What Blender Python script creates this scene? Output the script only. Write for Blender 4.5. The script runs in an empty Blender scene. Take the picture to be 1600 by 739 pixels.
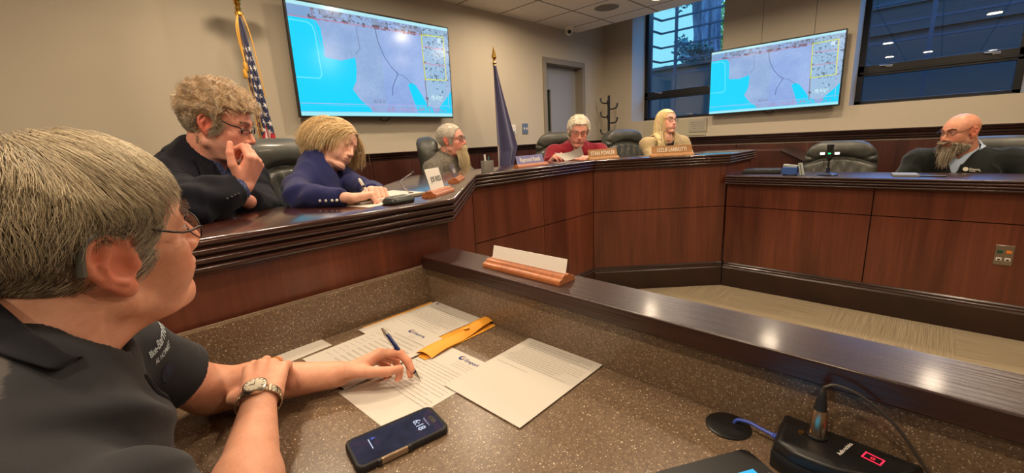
import bpy, math, random
import numpy as np
from mathutils import Vector, Matrix
random.seed(7); RNG = np.random.default_rng(11)
scene = bpy.context.scene
COL = scene.collection
PI = math.pi
rad = math.radians

# ------------------------------------------------------------------ colours / materials
def lin(c):
    c = np.asarray(c, float) / 255.0
    return tuple(np.where(c <= 0.04045, c / 12.92, ((c + 0.055) / 1.055) ** 2.4))
def rgba(c): return (*lin(c), 1.0)

class NT:
    """small node-tree helper"""
    def __init__(s, name):
        s.m = bpy.data.materials.new(name); s.m.use_nodes = True
        s.t = s.m.node_tree; s.t.nodes.clear()
        s.out = s.t.nodes.new('ShaderNodeOutputMaterial')
    def n(s, typ, **kw):
        nd = s.t.nodes.new(typ)
        for k, v in kw.items():
            if k in nd.inputs.keys(): nd.inputs[k].default_value = v
            else: setattr(nd, k, v)
        return nd
    def l(s, a, b): s.t.links.new(a, b)
    def coord(s, kind='Object', scale=(1, 1, 1), rot=(0, 0, 0)):
        tc = s.n('ShaderNodeTexCoord'); mp = s.n('ShaderNodeMapping')
        mp.inputs['Scale'].default_value = scale; mp.inputs['Rotation'].default_value = rot
        s.l(tc.outputs[kind], mp.inputs['Vector']); return mp.outputs['Vector']
    def noise(s, vec, scale, detail=3, rough=.5, dist=0):
        nd = s.n('ShaderNodeTexNoise'); nd.inputs['Scale'].default_value = scale
        nd.inputs['Detail'].default_value = detail; nd.inputs['Roughness'].default_value = rough
        nd.inputs['Distortion'].default_value = dist
        s.l(vec, nd.inputs['Vector']); return nd.outputs['Fac']
    def ramp(s, fac, stops):
        r = s.n('ShaderNodeValToRGB'); e = r.color_ramp.elements
        while len(e) < len(stops): e.new(.5)
        for el, (p, c) in zip(e, stops):
            el.position = p; el.color = c if len(c) == 4 else (*c, 1)
        s.l(fac, r.inputs['Fac']); return r.outputs['Color']
    def mix(s, fac, a, b, mode='MIX'):
        m = s.n('ShaderNodeMix'); m.data_type = 'RGBA'; m.blend_type = mode
        for sock, v in ((m.inputs[0], fac), (m.inputs[6], a), (m.inputs[7], b)):
            if isinstance(v, bpy.types.NodeSocket): s.l(v, sock)
            else: sock.default_value = v
        return m.outputs[2]
    def math(s, op, a, b=0.0):
        m = s.n('ShaderNodeMath'); m.operation = op
        for sock, v in ((m.inputs[0], a), (m.inputs[1], b)):
            if isinstance(v, bpy.types.NodeSocket): s.l(v, sock)
            else: sock.default_value = v
        return m.outputs[0]
    def bump(s, h, strength=.2, dist=.01):
        b = s.n('ShaderNodeBump'); b.inputs['Strength'].default_value = strength
        b.inputs['Distance'].default_value = dist; s.l(h, b.inputs['Height']); return b.outputs['Normal']
    def pbr(s, color, rough=.5, metal=0, normal=None, coat=0, spec=.5, sss=0, emis=None, estr=0, coatr=.1, sheen=0):
        p = s.n('ShaderNodeBsdfPrincipled')
        def setv(k, v):
            if isinstance(v, bpy.types.NodeSocket): s.l(v, p.inputs[k])
            else: p.inputs[k].default_value = v
        setv('Base Color', color if not isinstance(color, tuple) or len(color) == 4 else (*color, 1))
        setv('Roughness', rough); setv('Metallic', metal)
        setv('Coat Weight', coat); setv('Coat Roughness', coatr); setv('Specular IOR Level', spec)
        if sheen: setv('Sheen Weight', sheen); setv('Sheen Roughness', .4)
        if sss:
            setv('Subsurface Weight', sss); p.inputs['Subsurface Radius'].default_value = (.012, .004, .002); p.inputs['Subsurface Scale'].default_value = 1.0
        if emis is not None: setv('Emission Color', emis if isinstance(emis, bpy.types.NodeSocket) or len(emis) == 4 else (*emis, 1)); setv('Emission Strength', estr)
        if normal is not None: s.l(normal, p.inputs['Normal'])
        s.l(p.outputs[0], s.out.inputs[0]); return s.m

def plain(name, c, rough=.5, metal=0, **kw):
    t = NT(name); return t.pbr(rgba(c), rough, metal, **kw)
def emit(name, c, st=1.0, base=(0, 0, 0)):
    t = NT(name); return t.pbr(rgba(base), .3, 0, emis=rgba(c), estr=st)
def wood(name, dark, light, axis=2, rough=.32, coat=.25, fine=60, spec=.5, bs=.08):
    t = NT(name)
    sc = [5.0] * 3; sc[axis] = .55
    v = t.coord(scale=tuple(sc)); sc2 = [float(fine)] * 3; sc2[axis] = 2.0
    v2 = t.coord(scale=tuple(sc2))
    a = t.noise(v, 1.0, 4, .6, .6); b = t.noise(v2, 1.0, 3, .6)
    base = t.ramp(a, [(.3, lin(dark)), (.72, lin(light))])
    fin = t.ramp(b, [(.3, (.78, .77, .76)), (.7, (1.12, 1.11, 1.10))])
    c = t.mix(1.0, base, fin, 'MULTIPLY')
    return t.pbr(c, rough, 0, t.bump(b, bs, .002), coat=coat, coatr=.12, spec=spec)
def attr_mat(name, rough=.6, sss=0, bumpscale=0, bstr=.2, coat=0, emis=0, spec=.5, sheen=0, bdist=.002, mottle=.0):
    t = NT(name); a = t.n('ShaderNodeAttribute'); a.attribute_name = 'Col'
    col = a.outputs['Color']; nrm = None
    v = t.coord()
    if bumpscale: nrm = t.bump(t.noise(v, bumpscale, 4, .6), bstr, bdist)
    if mottle:
        nz = t.noise(v, 60, 4, .65)
        col = t.mix(1.0, col, t.ramp(nz, [(.3, (1 - mottle,) * 3), (.7, (1 + mottle,) * 3)]), 'MULTIPLY')
    if emis: return t.pbr((.01, .01, .01, 1), .15, 0, emis=col, estr=emis, spec=.5)
    return t.pbr(col, rough, 0, nrm, sss=sss, coat=coat, spec=spec, sheen=sheen)

# ------------------------------------------------------------------ mesh collecting
def rotm(rx=0, ry=0, rz=0):
    return np.array(Matrix.Rotation(rz, 3, 'Z') @ Matrix.Rotation(ry, 3, 'Y') @ Matrix.Rotation(rx, 3, 'X'))
def nrm(v): v = np.asarray(v, float); return v / (np.linalg.norm(v) + 1e-12)
class MB:
    def __init__(s): s.v = []; s.f = []; s.mi = []; s.n = 0
    def add(s, vs, fs, mi=0):
        vs = np.asarray(vs, float).reshape(-1, 3)
        s.v.append(vs); s.f += [tuple(int(i) + s.n for i in f) for f in fs]; s.mi += [mi] * len(fs); s.n += len(vs); return s
    def box(s, c, size, R=None, mi=0):
        h = np.asarray(size, float) / 2
        vs = np.array([[x, y, z] for x in (-1, 1) for y in (-1, 1) for z in (-1, 1)]) * h
        if R is not None: vs = vs @ np.asarray(R).T
        return s.add(vs + np.asarray(c, float), [(0, 1, 3, 2), (4, 6, 7, 5), (0, 4, 5, 1), (2, 3, 7, 6), (0, 2, 6, 4), (1, 5, 7, 3)], mi)
    def mm(s, x0, x1, y0, y1, z0, z1, mi=0):
        return s.box(((x0 + x1) / 2, (y0 + y1) / 2, (z0 + z1) / 2), (x1 - x0, y1 - y0, z1 - z0), None, mi)
    def prism(s, poly, z0, z1, mi=0):
        p = np.asarray(poly, float); n = len(p)
        A = sum(p[i][0] * p[(i + 1) % n][1] - p[(i + 1) % n][0] * p[i][1] for i in range(n))
        if A < 0: p = p[::-1]
        vs = np.vstack([np.c_[p, np.full(n, z0)], np.c_[p, np.full(n, z1)]])
        fs = [tuple(range(n))[::-1], tuple(range(n, 2 * n))] + [(i, (i + 1) % n, n + (i + 1) % n, n + i) for i in range(n)]
        return s.add(vs, fs, mi)
    def sweep(s, rings, closed=True, caps=True, mi=0):
        """rings: list of (n,3) arrays"""
        n = len(rings[0]); fs = []
        for i in range(len(rings) - 1):
            for j in range(n if closed else n - 1):
                k = (j + 1) % n
                fs.append((i * n + j, i * n + k, (i + 1) * n + k, (i + 1) * n + j))
        if caps and closed:
            fs.append(tuple(range(n))[::-1]); m = (len(rings) - 1) * n; fs.append(tuple(range(m, m + n)))
        return s.add(np.vstack(rings), fs, mi)
    def tube(s, pts, r, n=10, mi=0, caps=True, flat=1.0, up=(0, 0, 1)):
        P = np.asarray(pts, float); R = np.full(len(P), r) if np.isscalar(r) else np.asarray(r, float)
        rings = []; u = None
        for i in range(len(P)):
            t = nrm(P[min(i + 1, len(P) - 1)] - P[max(i - 1, 0)])
            if u is None:
                a = np.asarray(up, float)
                if abs(t @ a) > .9: a = np.array([1., 0, 0])
                u = nrm(a - t * (a @ t))
            else: u = nrm(u - t * (u @ t))
            w = np.cross(t, u); an = np.linspace(0, 2 * PI, n, endpoint=False)
            rings.append(P[i] + R[i] * (np.outer(np.cos(an), u) * flat + np.outer(np.sin(an), w)))
        return s.sweep(rings, True, caps, mi)
    def lathe(s, prof, c=(0, 0, 0), n=24, R=None, mi=0):
        an = np.linspace(0, 2 * PI, n, endpoint=False); rings = []
        for r, z in prof:
            ring = np.c_[np.cos(an) * max(r, 1e-5), np.sin(an) * max(r, 1e-5), np.full(n, z)]
            if R is not None: ring = ring @ np.asarray(R).T
            rings.append(ring + np.asarray(c, float))
        return s.sweep(rings, True, True, mi)
    def ell(s, c, r, n=16, R=None, mi=0):
        r = np.ones(3) * r; m = n // 2 + 1
        rings = []
        for th in np.linspace(.02, PI - .02, m):
            an = np.linspace(0, 2 * PI, n, endpoint=False)
            ring = np.c_[np.sin(th) * np.cos(an), np.sin(th) * np.sin(an), np.full(n, -np.cos(th))] * r
            if R is not None: ring = ring @ np.asarray(R).T
            rings.append(ring + np.asarray(c, float))
        return s.sweep(rings, True, True, mi)
    def grid(s, P, mi=0):
        P = np.asarray(P); a, b = P.shape[:2]
        fs = [(i * b + j, i * b + j + 1, (i + 1) * b + j + 1, (i + 1) * b + j) for i in range(a - 1) for j in range(b - 1)]
        return s.add(P.reshape(-1, 3), fs, mi)
    def xf(s, R=None, t=(0, 0, 0)):
        s.v = [(v if R is None else v @ np.asarray(R).T) + np.asarray(t, float) for v in s.v]; return s
    def merge(s, o, mi=None):
        n = s.n
        for v in o.v: s.v.append(v); s.n += len(v)
        s.f += [tuple(i + n for i in f) for f in o.f]; s.mi += [mi if mi is not None else k for k in o.mi]; return s
    def build(s, name, mats, parent=None, smooth=True, angle=35, bevel=0, col=None, bseg=2):
        V = np.vstack(s.v); return mesh_obj(name, V, s.f, mats, parent, smooth, angle, bevel, col, s.mi, bseg)

def world_loc(o):
    p = np.zeros(3)
    while o is not None: p = p + np.array(o.location); o = o.parent
    return p
def mesh_obj(name, V, F, mats, parent=None, smooth=True, angle=35, bevel=0, col=None, mi=None, bseg=2):
    me = bpy.data.meshes.new(name)
    V = np.asarray(V, float)
    if parent is None:
        c = np.array([(V[:, 0].min() + V[:, 0].max()) / 2, (V[:, 1].min() + V[:, 1].max()) / 2, V[:, 2].min()])
    else: c = world_loc(parent)
    V = V - c
    if isinstance(F, np.ndarray):
        nf = len(F); k = F.shape[1]
        me.vertices.add(len(V)); me.vertices.foreach_set('co', V.astype(np.float32).ravel())
        me.loops.add(nf * k); me.loops.foreach_set('vertex_index', F.astype(np.int32).ravel())
        me.polygons.add(nf); me.polygons.foreach_set('loop_start', np.arange(0, nf * k, k, dtype=np.int32))
        me.update(calc_edges=True); me.validate()
    else: me.from_pydata(V.tolist(), [], F)
    if not isinstance(mats, (list, tuple)): mats = [mats]
    for m in mats: me.materials.append(m)
    if mi is not None and len(mats) > 1 and len(me.polygons) == len(mi): me.polygons.foreach_set('material_index', np.array(mi, dtype=np.int32))
    if smooth:
        me.polygons.foreach_set('use_smooth', np.ones(len(me.polygons), dtype=bool))
        if angle and angle < 180: me.set_sharp_from_angle(angle=rad(angle))
    if col is not None:
        a = me.color_attributes.new('Col', 'FLOAT_COLOR', 'POINT')
        cc = np.ones((len(V), 4), np.float32); cc[:, :3] = col; a.data.foreach_set('color', cc.ravel())
    me.update()
    o = bpy.data.objects.new(name, me); COL.objects.link(o)
    if parent is None: o.location = c
    else: o.parent = parent
    if bevel:
        b = o.modifiers.new('bevel', 'BEVEL'); b.width = bevel; b.segments = bseg; b.limit_method = 'ANGLE'; b.angle_limit = rad(40)
    return o
def tag(o, label=None, cat=None, group=None, kind=None):
    if label: o['label'] = label
    if cat: o['category'] = cat
    if group: o['group'] = group
    if kind: o['kind'] = kind
    return o
def thing(name, loc, label, cat, group=None, rz=0):
    o = bpy.data.objects.new(name, None); COL.objects.link(o); o.empty_display_size = .1
    o.location = loc; o.rotation_euler = (0, 0, rz); return tag(o, label, cat, group)
def copy_tree(o, parent=None):
    c = o.copy(); COL.objects.link(c)
    if parent is not None: c.parent = parent
    for ch in [x for x in o.children]: copy_tree(ch, c)
    return c
def text_geo(txt, size=1.0, bold=False, align='CENTER', extrude=0.0):
    cu = bpy.data.curves.new('lettering', 'FONT'); cu.body = txt; cu.size = size; cu.align_x = align; cu.align_y = 'CENTER'
    cu.resolution_u = 3; cu.extrude = extrude
    if bold: cu.offset = size * .018
    o = bpy.data.objects.new('lettering', cu); COL.objects.link(o)
    dg = bpy.context.evaluated_depsgraph_get(); me = bpy.data.meshes.new_from_object(o.evaluated_get(dg))
    V = np.array([v.co[:] for v in me.vertices]).reshape(-1, 3); F = [tuple(p.vertices) for p in me.polygons]
    bpy.data.objects.remove(o); bpy.data.curves.remove(cu); bpy.data.meshes.remove(me)
    return V, F
def add_text(mb, txt, size, origin, xdir, ydir, mi=0, bold=False, align='CENTER', sx=1.0, lift=0.0004):
    V, F = text_geo(txt, size, bold, align)
    if len(V) == 0: return mb
    x = nrm(xdir); y = nrm(ydir); z = np.cross(x, y)
    W = np.asarray(origin) + V[:, :1] * sx * x + V[:, 1:2] * y + z * lift
    return mb.add(W, F, mi)

# ------------------------------------------------------------------ value noise
_T = RNG.random(4096)
def vnoise(P, sc=1.0, seed=0):
    Q = P * sc + seed * 17.31; I = np.floor(Q).astype(np.int64); f = Q - I; f = f * f * (3 - 2 * f)
    def h(i, j, k): return _T[(i * 73856093 ^ j * 19349663 ^ k * 83492791) & 4095]
    i, j, k = I[:, 0], I[:, 1], I[:, 2]; r = 0
    for a in (0, 1):
        for b in (0, 1):
            for c in (0, 1):
                w = (f[:, 0] if a else 1 - f[:, 0]) * (f[:, 1] if b else 1 - f[:, 1]) * (f[:, 2] if c else 1 - f[:, 2])
                r = r + w * h(i + a, j + b, k + c)
    return r * 2 - 1
def fbm(P, sc, seed=0, o=3): return sum(vnoise(P, sc * 2 ** i, seed + i) / 2 ** i for i in range(o))

# ------------------------------------------------------------------ distance fields
def smin(a, b, k):
    if k <= 0: return np.minimum(a, b)
    h = np.clip(.5 + .5 * (b - a) / k, 0, 1); return b * (1 - h) + a * h - k * h * (1 - h)
def smax(a, b, k): return -smin(-a, -b, k)
def sph(P, c, r): return np.linalg.norm(P - np.asarray(c), axis=1) - r
def elld(P, c, r, R=None):
    Q = P - np.asarray(c)
    if R is not None: Q = Q @ np.asarray(R)
    r = np.asarray(r, float); k0 = np.linalg.norm(Q / r, axis=1); k1 = np.linalg.norm(Q / r ** 2, axis=1) + 1e-9
    return k0 * (k0 - 1) / k1
def cap(P, a, b, ra, rb):
    a = np.asarray(a, float); b = np.asarray(b, float); ba = b - a; pa = P - a
    h = np.clip(pa @ ba / (ba @ ba + 1e-12), 0, 1)
    return np.linalg.norm(pa - h[:, None] * ba, axis=1) - (ra + (rb - ra) * h)
def capfl(P, a, b, ra, rb, n, fl):
    """tapered capsule squashed along direction n by factor fl"""
    n = nrm(n); a = np.asarray(a, float); b = np.asarray(b, float); ba = b - a; pa = P - a
    h = np.clip(pa @ ba / (ba @ ba + 1e-12), 0, 1); q = pa - h[:, None] * ba
    qn = q @ n; d = np.sqrt(np.maximum((q * q).sum(1) - qn ** 2 + (qn / fl) ** 2, 0))
    return (d - (ra + (rb - ra) * h)) * min(1, fl)
def rbox(P, c, half, r, R=None):
    Q = P - np.asarray(c)
    if R is not None: Q = Q @ np.asarray(R)
    q = np.abs(Q) - (np.asarray(half) - r)
    return np.linalg.norm(np.maximum(q, 0), axis=1) + np.minimum(q.max(1), 0) - r
def plane(P, o, n): return (P - np.asarray(o)) @ nrm(n)

_EDG = [(0, 1), (2, 3), (4, 5), (6, 7), (0, 2), (1, 3), (4, 6), (5, 7), (0, 4), (1, 5), (2, 6), (3, 7)]
_COR = np.array([[i & 1, (i >> 1) & 1, (i >> 2) & 1] for i in range(8)])
def sdf_mesh(f, lo, hi, h, b=8, slack=1.5):
    lo = np.asarray(lo, float); n = np.ceil((np.asarray(hi) - lo) / h / b).astype(int) * b
    nb = n // b
    g = np.stack(np.meshgrid(*[np.arange(k) for k in nb], indexing='ij'), -1).reshape(-1, 3)
    cen = lo + (g * b + (b - 1) / 2) * h
    dc = f(cen); act = np.abs(dc) < slack * (.5 * 1.7321 * (b + 1) * h) + .004
    G = np.repeat(np.repeat(np.repeat(np.sign(dc).reshape(nb), b, 0), b, 1), b, 2).astype(np.float32)
    off = np.stack(np.meshgrid(*[np.arange(b)] * 3, indexing='ij'), -1).reshape(-1, 3)
    ga = g[act]
    for s in range(0, len(ga), 800):
        q = (ga[s:s + 800, None, :] * b + off[None]).reshape(-1, 3)
        G[q[:, 0], q[:, 1], q[:, 2]] = f(lo + q * h)
    S = G < 0; nx, ny, nz = S.shape
    C = [S[c[0]:nx - 1 + c[0], c[1]:ny - 1 + c[1], c[2]:nz - 1 + c[2]] for c in _COR]
    allv = C[0].copy(); anyv = C[0].copy()
    for c in C[1:]: allv &= c; anyv |= c
    cells = np.argwhere(anyv & ~allv)
    idx = -np.ones((nx - 1, ny - 1, nz - 1), np.int32); idx[cells[:, 0], cells[:, 1], cells[:, 2]] = np.arange(len(cells))
    vals = np.stack([G[cells[:, 0] + c[0], cells[:, 1] + c[1], cells[:, 2] + c[2]] for c in _COR], 1)
    acc = np.zeros((len(cells), 3)); cnt = np.zeros(len(cells))
    for a, bb in _EDG:
        va, vb = vals[:, a], vals[:, bb]; m = (va < 0) != (vb < 0)
        t = np.where(m, va / np.where(va == vb, 1, va - vb), 0)[:, None]
        acc += np.where(m[:, None], _COR[a] + t * (_COR[bb] - _COR[a]), 0); cnt += m
    V = lo + (cells + acc / cnt[:, None]) * h
    Fs = []
    for ax in range(3):
        sl0 = [slice(None)] * 3; sl1 = [slice(None)] * 3; sl0[ax] = slice(0, -1); sl1[ax] = slice(1, None)
        a = S[tuple(sl0)]; bb = S[tuple(sl1)]; e = np.argwhere(a != bb)
        o1, o2 = (ax + 1) % 3, (ax + 2) % 3
        e = e[(e[:, o1] > 0) & (e[:, o2] > 0) & (e[:, o1] < S.shape[o1] - 1) & (e[:, o2] < S.shape[o2] - 1)]
        ins = a[e[:, 0], e[:, 1], e[:, 2]]
        q = []
        for d1, d2 in ((-1, -1), (0, -1), (0, 0), (-1, 0)):
            c = e.copy(); c[:, o1] += d1; c[:, o2] += d2; q.append(idx[c[:, 0], c[:, 1], c[:, 2]])
        q = np.stack(q, 1); q[~ins] = q[~ins][:, ::-1]; Fs.append(q)
    F = np.vstack(Fs); F = F[(F >= 0).all(1)]
    return V, F
def sdf_grad(f, P, e=.0015):
    g = np.stack([f(P + np.eye(3)[i] * e) - f(P - np.eye(3)[i] * e) for i in range(3)], 1)
    return g / (np.linalg.norm(g, axis=1, keepdims=True) + 1e-9)

# strands as thin three-sided tubes
def strand_mesh(paths, r0, r1, cols=None):
    """paths (N,K,3)"""
    N, K = paths.shape[:2]
    T = np.gradient(paths, axis=1); T /= np.linalg.norm(T, axis=2, keepdims=True) + 1e-9
    ref = np.where(np.abs(T[:, :, 2:3]) > .9, np.array([1., 0, 0]), np.array([0, 0, 1.]))
    U = np.cross(T, ref); U /= np.linalg.norm(U, axis=2, keepdims=True) + 1e-9; W = np.cross(T, U)
    rr = (r0 + (r1 - r0) * np.linspace(0, 1, K) ** 1.5)[None, :, None]
    if isinstance(r0, np.ndarray): pass
    rings = np.stack([paths + rr * (math.cos(a) * U + math.sin(a) * W) for a in (0, 2.094, 4.189)], 2)  # N,K,3,3
    V = rings.reshape(-1, 3)
    base = (np.arange(N)[:, None, None] * K + np.arange(K - 1)[None, :, None]) * 3
    j = np.arange(3)[None, None, :]; k = (j + 1) % 3
    F = np.stack([base + j, base + k, base + 3 + k, base + 3 + j], -1).reshape(-1, 4)
    C = None if cols is None else np.repeat(cols, K * 3, axis=0)
    return V, F, C
# ------------------------------------------------------------------ materials of the place
M = {}
def wall_mat(name, c):
    t = NT(name); v = t.coord()
    n1 = t.noise(v, 140, 3, .6); n2 = t.noise(v, .8, 2)
    col = t.mix(1.0, rgba(c), t.ramp(n2, [(.3, (.96,) * 3), (.7, (1.04,) * 3)]), 'MULTIPLY')
    return t.pbr(col, .62, 0, t.bump(n1, .12, .002), spec=.35)
M['wall'] = wall_mat('greige wall paint', (188, 178, 160))
M['ceil'] = None
def ceil_mat():
    t = NT('acoustic ceiling tile'); v = t.coord('Object')
    sep = t.n('ShaderNodeSeparateXYZ')
    g = t.n('ShaderNodeNewGeometry'); t.l(g.outputs['Position'], sep.inputs[0])
    def line(sock, off, w=.011, p=.55):
        a = t.math('SUBTRACT', sock, off); a = t.math('DIVIDE', a, p); a = t.math('FRACT', a)
        a = t.math('SUBTRACT', a, .5); a = t.math('ABSOLUTE', a); return t.math('GREATER_THAN', a, .5 - w / p)
    k = t.math('MAXIMUM', line(sep.outputs[0], 3.94), line(sep.outputs[1], 2.865))
    sp = t.noise(g.outputs['Position'], 220, 3, .7)
    base = t.ramp(sp, [(.35, lin((222, 216, 208))), (.6, lin((244, 240, 232)))])
    col = t.mix(k, base, rgba((150, 142, 132)))
    h = t.math('MULTIPLY', k, -1.0)
    return t.pbr(col, .85, 0, t.bump(h, .6, .004), spec=.2)
M['ceil'] = ceil_mat()
def carpet_mat():
    t = NT('striped tan carpet tile'); g = t.n('ShaderNodeNewGeometry'); sep = t.n('ShaderNodeSeparateXYZ')
    t.l(g.outputs['Position'], sep.inputs[0])
    x = t.math('DIVIDE', t.math('SUBTRACT', sep.outputs[0], 0.02), .61); y = t.math('DIVIDE', t.math('SUBTRACT', sep.outputs[1], -.225), .61)
    ch = t.math('FRACT', t.math('MULTIPLY', t.math('ADD', t.math('FLOOR', x), t.math('FLOOR', y)), .5))
    ch = t.math('GREATER_THAN', ch, .25)
    def stripes(sx, sy):
        mp = t.n('ShaderNodeMapping'); mp.inputs['Scale'].default_value = (sx, sy, 1); t.l(g.outputs['Position'], mp.inputs[0])
        return t.noise(mp.outputs[0], 1.0, 3, .7)
    s1 = stripes(170, 2.5); s2 = stripes(2.5, 170)
    m = t.n('ShaderNodeMix'); m.data_type = 'FLOAT'; t.l(ch, m.inputs[0]); t.l(s1, m.inputs[2]); t.l(s2, m.inputs[3])
    col = t.ramp(m.outputs[0], [(.28, lin((112, 98, 76))), (.5, lin((142, 128, 103))), (.72, lin((166, 154, 130)))])
    return t.pbr(col, .95, 0, t.bump(m.outputs[0], .5, .004), spec=.1, sheen=.2)
M['carpet'] = carpet_mat()
M['panel'] = wood('cherry brown panel', (80, 39, 27), (124, 67, 46), 2, .34, .25)
M['paneldk'] = wood('dark cherry wainscot', (52, 26, 20), (86, 46, 34), 2, .36, .2)
M['capx'] = wood('espresso cap wood x', (38, 18, 15), (68, 35, 28), 0, .2, .55, 90, bs=.12)
M['capy'] = wood('espresso ledge wood y', (36, 18, 15), (62, 33, 27), 1, .33, .12, 150, bs=.75)
M['espresso'] = wood('espresso trim wood', (34, 18, 14), (54, 29, 23), 0, .3, .3, 90)
M['groove'] = plain('dark groove', (18, 10, 9), .7)
def lam_mat():
    t = NT('speckled brown laminate'); v = t.coord()
    def specks(scale, th, seed):
        mp = t.n('ShaderNodeMapping'); mp.inputs['Location'].default_value = (seed, seed * 2, 3); t.l(v, mp.inputs[0])
        vo = t.n('ShaderNodeTexVoronoi'); vo.inputs['Scale'].default_value = scale; t.l(mp.outputs[0], vo.inputs['Vector'])
        sepc = t.n('ShaderNodeSeparateColor'); t.l(vo.outputs['Color'], sepc.inputs[0])
        a = t.math('LESS_THAN', vo.outputs['Distance'], th)
        return t.math('MULTIPLY', a, t.math('GREATER_THAN', sepc.outputs[0], .45)), sepc.outputs[1]
    base = t.ramp(t.noise(v, 160, 4, .7), [(.3, lin((92, 74, 58))), (.7, lin((124, 103, 82)))])
    k1, c1 = specks(260, .26, 1.3); k2, c2 = specks(125, .17, 5.1); k3, c3 = specks(300, .3, 9.7)
    col = t.mix(t.math('MULTIPLY', k3, .55), base, rgba((60, 48, 38)))
    col = t.mix(k1, col, t.ramp(c1, [(0, lin((150, 128, 104))), (1, lin((196, 180, 156)))]))
    col = t.mix(k2, col, t.ramp(c2, [(0, lin((170, 148, 120))), (1, lin((222, 208, 186)))]))
    return t.pbr(col, .3, 0, t.bump(t.noise(v, 400, 2), .04, .001), spec=.5)
M['lam'] = lam_mat()
M['lamedge'] = plain('laminate edge light', (150, 132, 112), .4)
M['frame'] = plain('black window frame', (17, 17, 20), .35)
M['steel'] = plain('brushed steel', (176, 168, 156), .3, 1.0)
M['gold'] = plain('polished gold', (222, 176, 88), .22, 1.0)
M['black'] = plain('black plastic', (19, 19, 21), .38)
M['blackm'] = plain('matte black plastic', (24, 24, 26), .6)
M['white'] = plain('white plastic', (226, 222, 214), .45)
M['paper'] = plain('white paper', (200, 194, 184), .75)
M['ink'] = plain('grey print', (105, 100, 98), .8)
M['navyink'] = plain('navy print', (36, 48, 112), .7)
M['orange'] = plain('orange print', (214, 120, 60), .7)
M['door'] = plain('grey painted door', (150, 152, 158), .45)
M['doorframe'] = plain('taupe door frame', (138, 129, 114), .45)
def glass_mat(name, tint=(1, 1, 1), f0=.1):
    t = NT(name); tr = t.n('ShaderNodeBsdfTransparent'); tr.inputs[0].default_value = (*tint, 1)
    gl = t.n('ShaderNodeBsdfGlossy'); gl.inputs['Roughness'].default_value = .012; gl.inputs[0].default_value = (1, 1, 1, 1)
    lw = t.n('ShaderNodeFresnel'); ge = t.n('ShaderNodeNewGeometry'); t.l(t.math('ADD', t.math('MULTIPLY', ge.outputs['Backfacing'], 1 / 1.5 - 1.5), 1.5), lw.inputs['IOR'])
    fac = t.math('MAXIMUM', t.math('MULTIPLY', lw.outputs[0], 1.25), f0)
    mx = t.n('ShaderNodeMixShader'); t.l(fac, mx.inputs[0]); t.l(tr.outputs[0], mx.inputs[1]); t.l(gl.outputs[0], mx.inputs[2])
    t.l(mx.outputs[0], t.out.inputs[0]); return t.m
M['glass'] = glass_mat('window glass', (.86, .94, .96), .06)
M['lens'] = glass_mat('spectacle glass', (.98, .98, .98), .03)

def struct(name, mb, mat, **kw): return tag(mb.build(name, mat, None, smooth=False, **kw), kind='structure')
YL, XR, CZ, CX = 3.4, 5.39, 2.556, 4.70
# ------------------------------------------------------------------ shell
m = MB(); m.mm(-3.3, 5.8, -3.7, 3.55, -.1, 0); struct('floor', m, M['carpet'])
m = MB(); m.mm(-3.3, CX, -3.7, 3.55, CZ, CZ + .05); m.mm(CX, CX + .06, -3.7, 3.4, CZ, 3.02); m.mm(CX, 5.83, -3.7, 3.55, 3.0, 3.1)
struct('ceiling', m, M['ceil'])
DX0, DX1, DZ1 = 4.105, 4.862, 2.155
m = MB(); m.mm(-3.3, .52, YL - .035, YL + .2, 0, CZ + .02); m.mm(.52, DX0, YL, YL + .2, 0, CZ + .02); m.mm(DX0, DX1, YL, YL + .2, DZ1, CZ + .02)
m.mm(DX1, 5.83, YL, YL + .2, 0, 3.02); m.mm(CX - .1, DX1, YL, YL + .2, CZ + .02, 3.02)
struct('wall_left', m, M['wall'])
W1 = (1.85, 2.975); W2 = (-.47, .645); SZ = 1.44; XF = 5.80
m = MB(); m.mm(XR, XF + .12, -3.7, 3.4, 0, SZ)
def pier(a, b, seams):
    ys = [a] + seams + [b]
    for i in range(len(ys) - 1): m.mm(XR, XF + .12, ys[i] + (.002 if i else 0), ys[i + 1] - (.002 if i < len(ys) - 2 else 0), SZ, 3.0)
pier(W1[1], 3.4, []); pier(W2[1], W1[0], [.985, 1.455]); pier(-3.7, W2[0], [-1.2, -2.0])
struct('wall_right', m, M['wall'])
m = MB(); m.mm(-3.45, -3.3, -3.7, 3.55, 0, CZ); struct('wall_back', m, M['wall'])
m = MB(); m.mm(-3.3, 5.8, -3.85, -3.7, 0, 3.0); struct('wall_near', m, M['wall'])
# raised platform behind the dais
m = MB(); m.prism([(-3.3, 3.4), (-3.3, 1.75), (.6, 1.75), (1.35, 2.5), (3.1, 2.5), (4.4, 1.25), (5.36, 1.25), (5.36, 3.4)], 0, .2)
struct('floor_platform', m, M['carpet'])
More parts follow.
